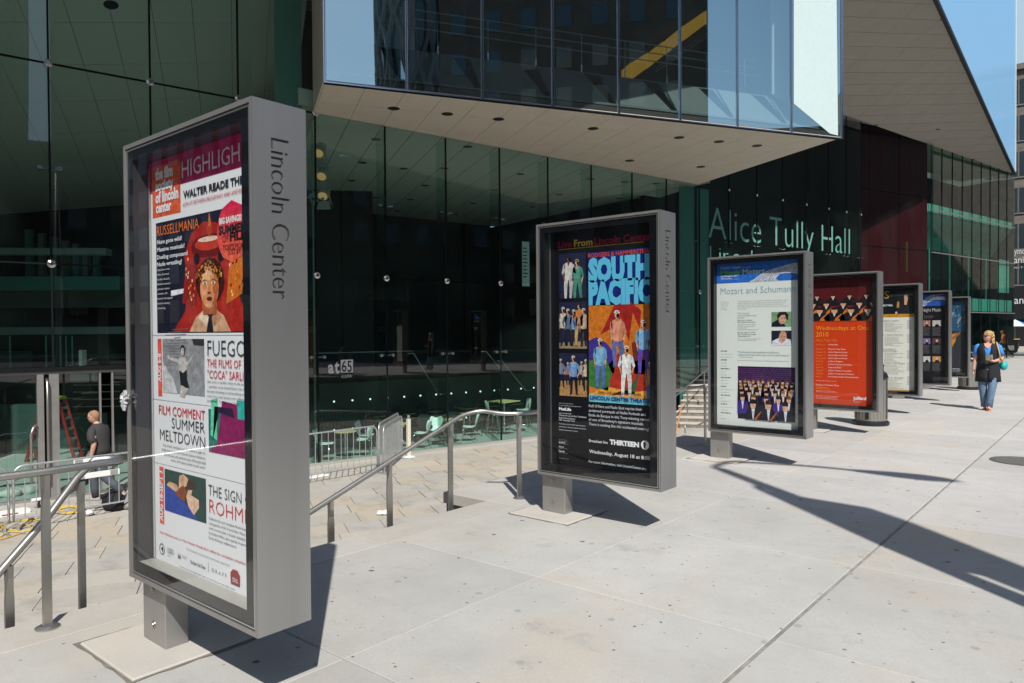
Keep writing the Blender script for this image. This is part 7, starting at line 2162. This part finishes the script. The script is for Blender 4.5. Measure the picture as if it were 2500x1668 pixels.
MB().tube([hc_ + Rm @ Vector(v) * 1 for v in ((-.34 * H, .02 * H, .06 * H), (-.24 * H, -.38 * H, .08 * H), (0, -.45 * H, .08 * H), (.24 * H, -.38 * H, .08 * H), (.34 * H, .02 * H, .06 * H))], .003, 6).build('sunglass_frame', 'bin_dark', wm, smooth=True)
hb = MB(); rn = random.Random(2)
hb.ball(hc_ + Rm @ Vector((0, .05 * H, .19 * H)), (.355 * H, .44 * H, .36 * H), 18, 12)
hb.ball(hc_ + Rm @ Vector((0, .26 * H, -.22 * H)), (.34 * H, .26 * H, .36 * H), 16, 10)
for i in range(120):
    a = rn.uniform(-2.15, 2.15); z_ = rn.uniform(-.62, .42); rr = .36 + .05 * rn.random() - max(0, z_) * .22
    p_ = Vector((sin(a) * rr * H, (cos(a) * rr + .08) * H, z_ * H)); 
    if p_.y < -.02 * H and z_ < .26: continue
    hb.ball(hc_ + Rm @ p_, (rn.uniform(.05, .10) * H, rn.uniform(.05, .10) * H, rn.uniform(.07, .16) * H), 7, 5)
hb.build('hair', 'blond', wm, smooth=True)
# clothes
sh = MB().loft([((0, 0, .98), .165, .115), ((0, -.005, 1.1), .165, .12), ((0, -.01, 1.22), .19, .135), ((0, 0, 1.32), .195, .115), ((0, .01, 1.37), .15, .09), ((0, .01, 1.405), .075, .065)], 24)
sh.build('blue_top', 'blueshirt', wm, smooth=True)
MB().prism([(-.07, -.088, 1.41), (.07, -.088, 1.41), (.05, -.118, 1.35), (0, -.136, 1.30), (-.05, -.118, 1.35)], (0, .02, 0)).build('neckline', 'skin', wm)
for sx, el in ((-1, (-.222, .02, 1.16)), (1, (.235, .035, 1.16))):
    MB().tube([(sx * .14, .01, 1.36), (sx * .185, .01, 1.33), ((sx * .185 + el[0]) / 2, .015, 1.25), el], [.055, .066, .062, .060], 14).build('sleeve', 'blueshirt', wm, smooth=True)
vst = MB()
rings = [(.60, .235, .165), (.72, .225, .16), (.86, .215, .152), (1.0, .195, .14), (1.12, .19, .14), (1.22, .212, .155), (1.30, .208, .14), (1.36, .185, .112), (1.41, .125, .088)]
vs = []; nn_ = 26
for z_, rx, ry in rings:
    g_ = .03 if z_ < 1.05 else .05 + max(0, z_ - 1.05) * .95
    for k in range(nn_):
        t = -pi / 2 + g_ + (2 * pi - 2 * g_) * k / (nn_ - 1)
        fold = 1 + .025 * sin(k * 1.9 + z_ * 3) * (1.3 - z_)
        vs.append((cos(t) * rx * fold, sin(t) * ry * fold, z_))
inn_ = [(x * .95, y * .95, z_) for x, y, z_ in vs]; off = len(vs); fs_ = []
for i in range(len(rings) - 1):
    for k in range(nn_ - 1):
        a = i * nn_ + k; fs_ += [(a, a + 1, a + nn_ + 1, a + nn_), (off + a, off + a + nn_, off + a + nn_ + 1, off + a + 1)]
    a = i * nn_; fs_.append((a, a + nn_, off + a + nn_, off + a)); a += nn_ - 1; fs_.append((a, off + a, off + a + nn_, a + nn_))
for k in range(nn_ - 1): fs_.append((k, off + k, off + k + 1, k + 1)); a = (len(rings) - 1) * nn_ + k; fs_.append((a, a + 1, off + a + 1, off + a))
vst.add(vs + inn_, fs_).build('vest', 'blackcloth', wm, smooth=True)
for z_ in (.86, 1.0): MB().ball((.0, -.158, z_), .009, 8, 6).build('vest_button', 'cable', wm)
jn = MB()
for sx, kn, an in ((-1, (-.09, -.04, .48), (-.055, .02, .075)), (1, (.075, -.10, .49), (.015, -.16, .075))):
    MB().tube([(sx * .05, 0, .92), (sx * .085, 0, .84), (sx * .09, kn[1] * .5, .66), kn, ((kn[0] + an[0]) / 2, (kn[1] + an[1]) / 2, .27), an], [.10, .112, .096, .078, .068, .072], 16).build('trouser_leg', 'jeans', wm, smooth=True)
MB().loft([((0, 0, .80), .12, .12), ((0, 0, .88), .175, .128), ((0, 0, .98), .165, .115)], 20).build('trouser_top', 'jeans', wm, smooth=True)
for x, y in ((-.05, -.06), (.02, -.24)):
    s_ = MB().loft([((x, y, .0), .043, .115), ((x, y, .012), .046, .12), ((x, y, .02), .043, .115)], 16).build('sandal', 'pink', wm, smooth=True)
    MB().tube([(x - .042, y - .04, .02), (x, y - .045, .062), (x + .042, y - .04, .02)], .011, 8).build('strap', 'pink', s_, smooth=True)
wl_ = Vector((-2.14, 18.24, G(18.24)))
WR = radians(6)
wm.location = wl_; wm.rotation_euler = (0, 0, WR)
def held(name, mb, m, label, cat):
    o = mb.build(name, m, smooth=False); o.location = wl_; o.rotation_euler = (0, 0, WR); return tag(o, label, cat)
bk = empty('shoulder_bag', (0, 0, 0), 'teal shoulder bag with a tan strap hanging at the woman\'s side', 'bag')
MB().ball((.27, .10, .94), (.08, .12, .10), 14, 10).build('pouch', 'teal_bag', bk, smooth=True)
MB().tube(smooth_path([(.27, .02, .98), (.22, -.10, 1.12), (.185, -.10, 1.28), (.15, .0, 1.43), (.2, .12, 1.3), (.28, .18, 1.0)], 6), .013, 8).build('strap', 'tan', bk, smooth=True)
bk.location = wl_; bk.rotation_euler = (0, 0, WR)
bk2 = MB().obox((-.03, -.26, 1.06), (.11, -.02, .01), (.012, .025, 0), (-.01, -.01, .11))
held('guide_book', bk2, mat('book_cover', (.30, .28, .22), .5, noise=.5, nscale=20), 'small grey booklet held in the walking woman\'s hand', 'book')

# ---- man in black behind the barrier, walking left
mn = empty('person', (0, 0, 0), 'cropped haired man in a dark printed T-shirt behind the steel barrier', 'person')
H = .245
J = [((0, .04, .98), .14, .11), ((0, .02, 1.10), .15, .13), ((0, -.01, 1.28), .16, .125), ((0, -.02, 1.44), .14, .10), ((0, -.05, 1.525), .062, .062), ((0, -.085, 1.58), .06, .06),
     ((-.09, .03, .92), .10, .10), ((-.09, -.20, .54), .07, .07), ((-.09, -.14, .10), .045, .045), ((-.09, -.27, .045), .042, .03),
     ((.09, .05, .92), .10, .10), ((.09, .14, .52), .07, .07), ((.09, .50, .24), .045, .045), ((.09, .50, .10), .042, .03),
     ((-.19, -.02, 1.41), .06, .055), ((-.25, -.04, 1.17), .05, .05), ((-.22, -.22, .96), .034, .034),
     ((.19, -.02, 1.41), .06, .055), ((.26, .05, 1.17), .052, .052), ((.24, -.02, .93), .036, .036)]
Eg = [(0, 1), (1, 2), (2, 3), (3, 4), (4, 5), (0, 6), (6, 7), (7, 8), (8, 9), (0, 10), (10, 11), (11, 12), (12, 13), (3, 14), (14, 15), (15, 16), (3, 17), (17, 18), (18, 19)]
hand(J, Eg, 16, (-.22, -.22, .96), (.05, -.45, -.85), (0, -.85, .45), .5, 1.05)
hand(J, Eg, 19, (.24, -.02, .93), (-.05, -.2, -1), (0, -1, .2), .5, 1.05)
body = skin_mesh('body', J, Eg, 'skin', mn)
hc_ = Vector((0, -.115, 1.665)); vs, fs_, Rm = head(mn, hc_, H, radians(4), pitch=radians(14)); union_head(body, vs, fs_)
face_bits(mn, hc_, H, Rm)
for sx in (-1, 1): MB().ball(hc_ + Rm @ Vector((sx * .13 * H, -.41 * H, .05 * H)), (.10 * H, .03 * H, .055 * H), 10, 6).build('sunglass_lens', 'bin_dark', mn, smooth=True)
MB().tube([hc_ + Rm @ Vector(v) for v in ((-.34 * H, .02 * H, .05 * H), (-.25 * H, -.38 * H, .07 * H), (0, -.46 * H, .07 * H), (.25 * H, -.38 * H, .07 * H), (.34 * H, .02 * H, .05 * H))], .003, 6).build('sunglass_frame', 'bin_dark', mn, smooth=True)
hv, hf, _ = head(mn, hc_ + Rm @ Vector((0, .012, .006)), H * 1.02, radians(4), pitch=radians(14))
hb = MB(); n_ = 20
keep = []
for f in hf:
    c3 = sum((Rm.inverted() @ (hv[i] - hc_) for i in f), Vector()) / 4
    if c3.z > .10 * H and c3.y > -.30 * H + (c3.z < .3 * H) * .2 * H or (c3.y > .12 * H and c3.z > -.22 * H): keep.append(f)
hb.add(hv, keep).build('hair', 'stub', mn, smooth=True)
MB().loft([((0, .045, .93), .185, .145), ((0, .02, 1.05), .19, .16), ((0, .0, 1.2), .20, .165), ((0, -.01, 1.34), .23, .165), ((0, -.02, 1.42), .235, .15), ((0, -.025, 1.475), .20, .128), ((0, -.03, 1.51), .13, .10), ((0, -.045, 1.545), .078, .078)], 24).build('tshirt', 'greycloth', mn, smooth=True)
for sx, el in ((-1, (-.25, -.04, 1.20)), (1, (.262, .045, 1.20))):
    MB().tube([(sx * .12, -.02, 1.43), (sx * .20, -.02, 1.42), (sx * .235, -.02, 1.36), ((sx * .24 + el[0]) / 2, -.01, 1.28), el], [.06, .08, .08, .074, .072], 14).build('sleeve', 'greycloth', mn, smooth=True)
for sx, kn, an in ((-1, (-.09, -.20, .54), (-.09, -.14, .09)), (1, (.09, .14, .52), (.09, .49, .22))):
    MB().tube([(sx * .06, .04, .97), (sx * .09, .03, .88), ((sx * .09 + kn[0]) / 2, kn[1] * .5, .72), kn, ((kn[0] + an[0]) / 2, (kn[1] + an[1]) / 2, (kn[2] + an[2]) / 2), an], [.10, .125, .11, .088, .078, .078], 16).build('trouser_leg', 'dkjeans', mn, smooth=True)
MB().loft([((0, .04, .84), .13, .13), ((0, .04, .92), .185, .145), ((0, .04, 1.0), .18, .14)], 20).build('trouser_top', 'dkjeans', mn, smooth=True)
MB().loft([((-.09, -.20, 0), .052, .15), ((-.09, -.20, .03), .055, .15), ((-.09, -.18, .08), .045, .11)], 16).build('shoe', 'bag_grey', mn, smooth=True)
MB().tube([(.09, .46, .02), (.09, .50, .09), (.09, .55, .20)], [.045, .052, .045], 12).build('shoe', 'bag_grey', mn, smooth=True)
for k in range(5):
    a_ = -pi / 2 - .55 - k * .0; 
    MB().box((-.135 + k * .018, -.172, 1.20 + k * .022), (-.09 + k * .024, -.166, 1.235 + k * .022)).build('shirt_print', 'cream', mn)
mn.location = (-15.35, 5.72, PL); mn.rotation_euler = (0, 0, radians(-52))
fp2 = copy_tree(mn, Vector((-4.25, 57.5, G(57.5))), radians(70), 'distant person in an orange shirt standing by the cart beyond the annex')
M['orangecloth'] = mat('orange_cloth', (.75, .22, .05), .8)
for ch_ in fp2.children:
    if ch_.name.startswith(('tshirt', 'sleeve')):
        ch_.material_slots[0].link = 'OBJECT'; ch_.material_slots[0].material = M['orangecloth']
bpy.data.objects.remove(_to)
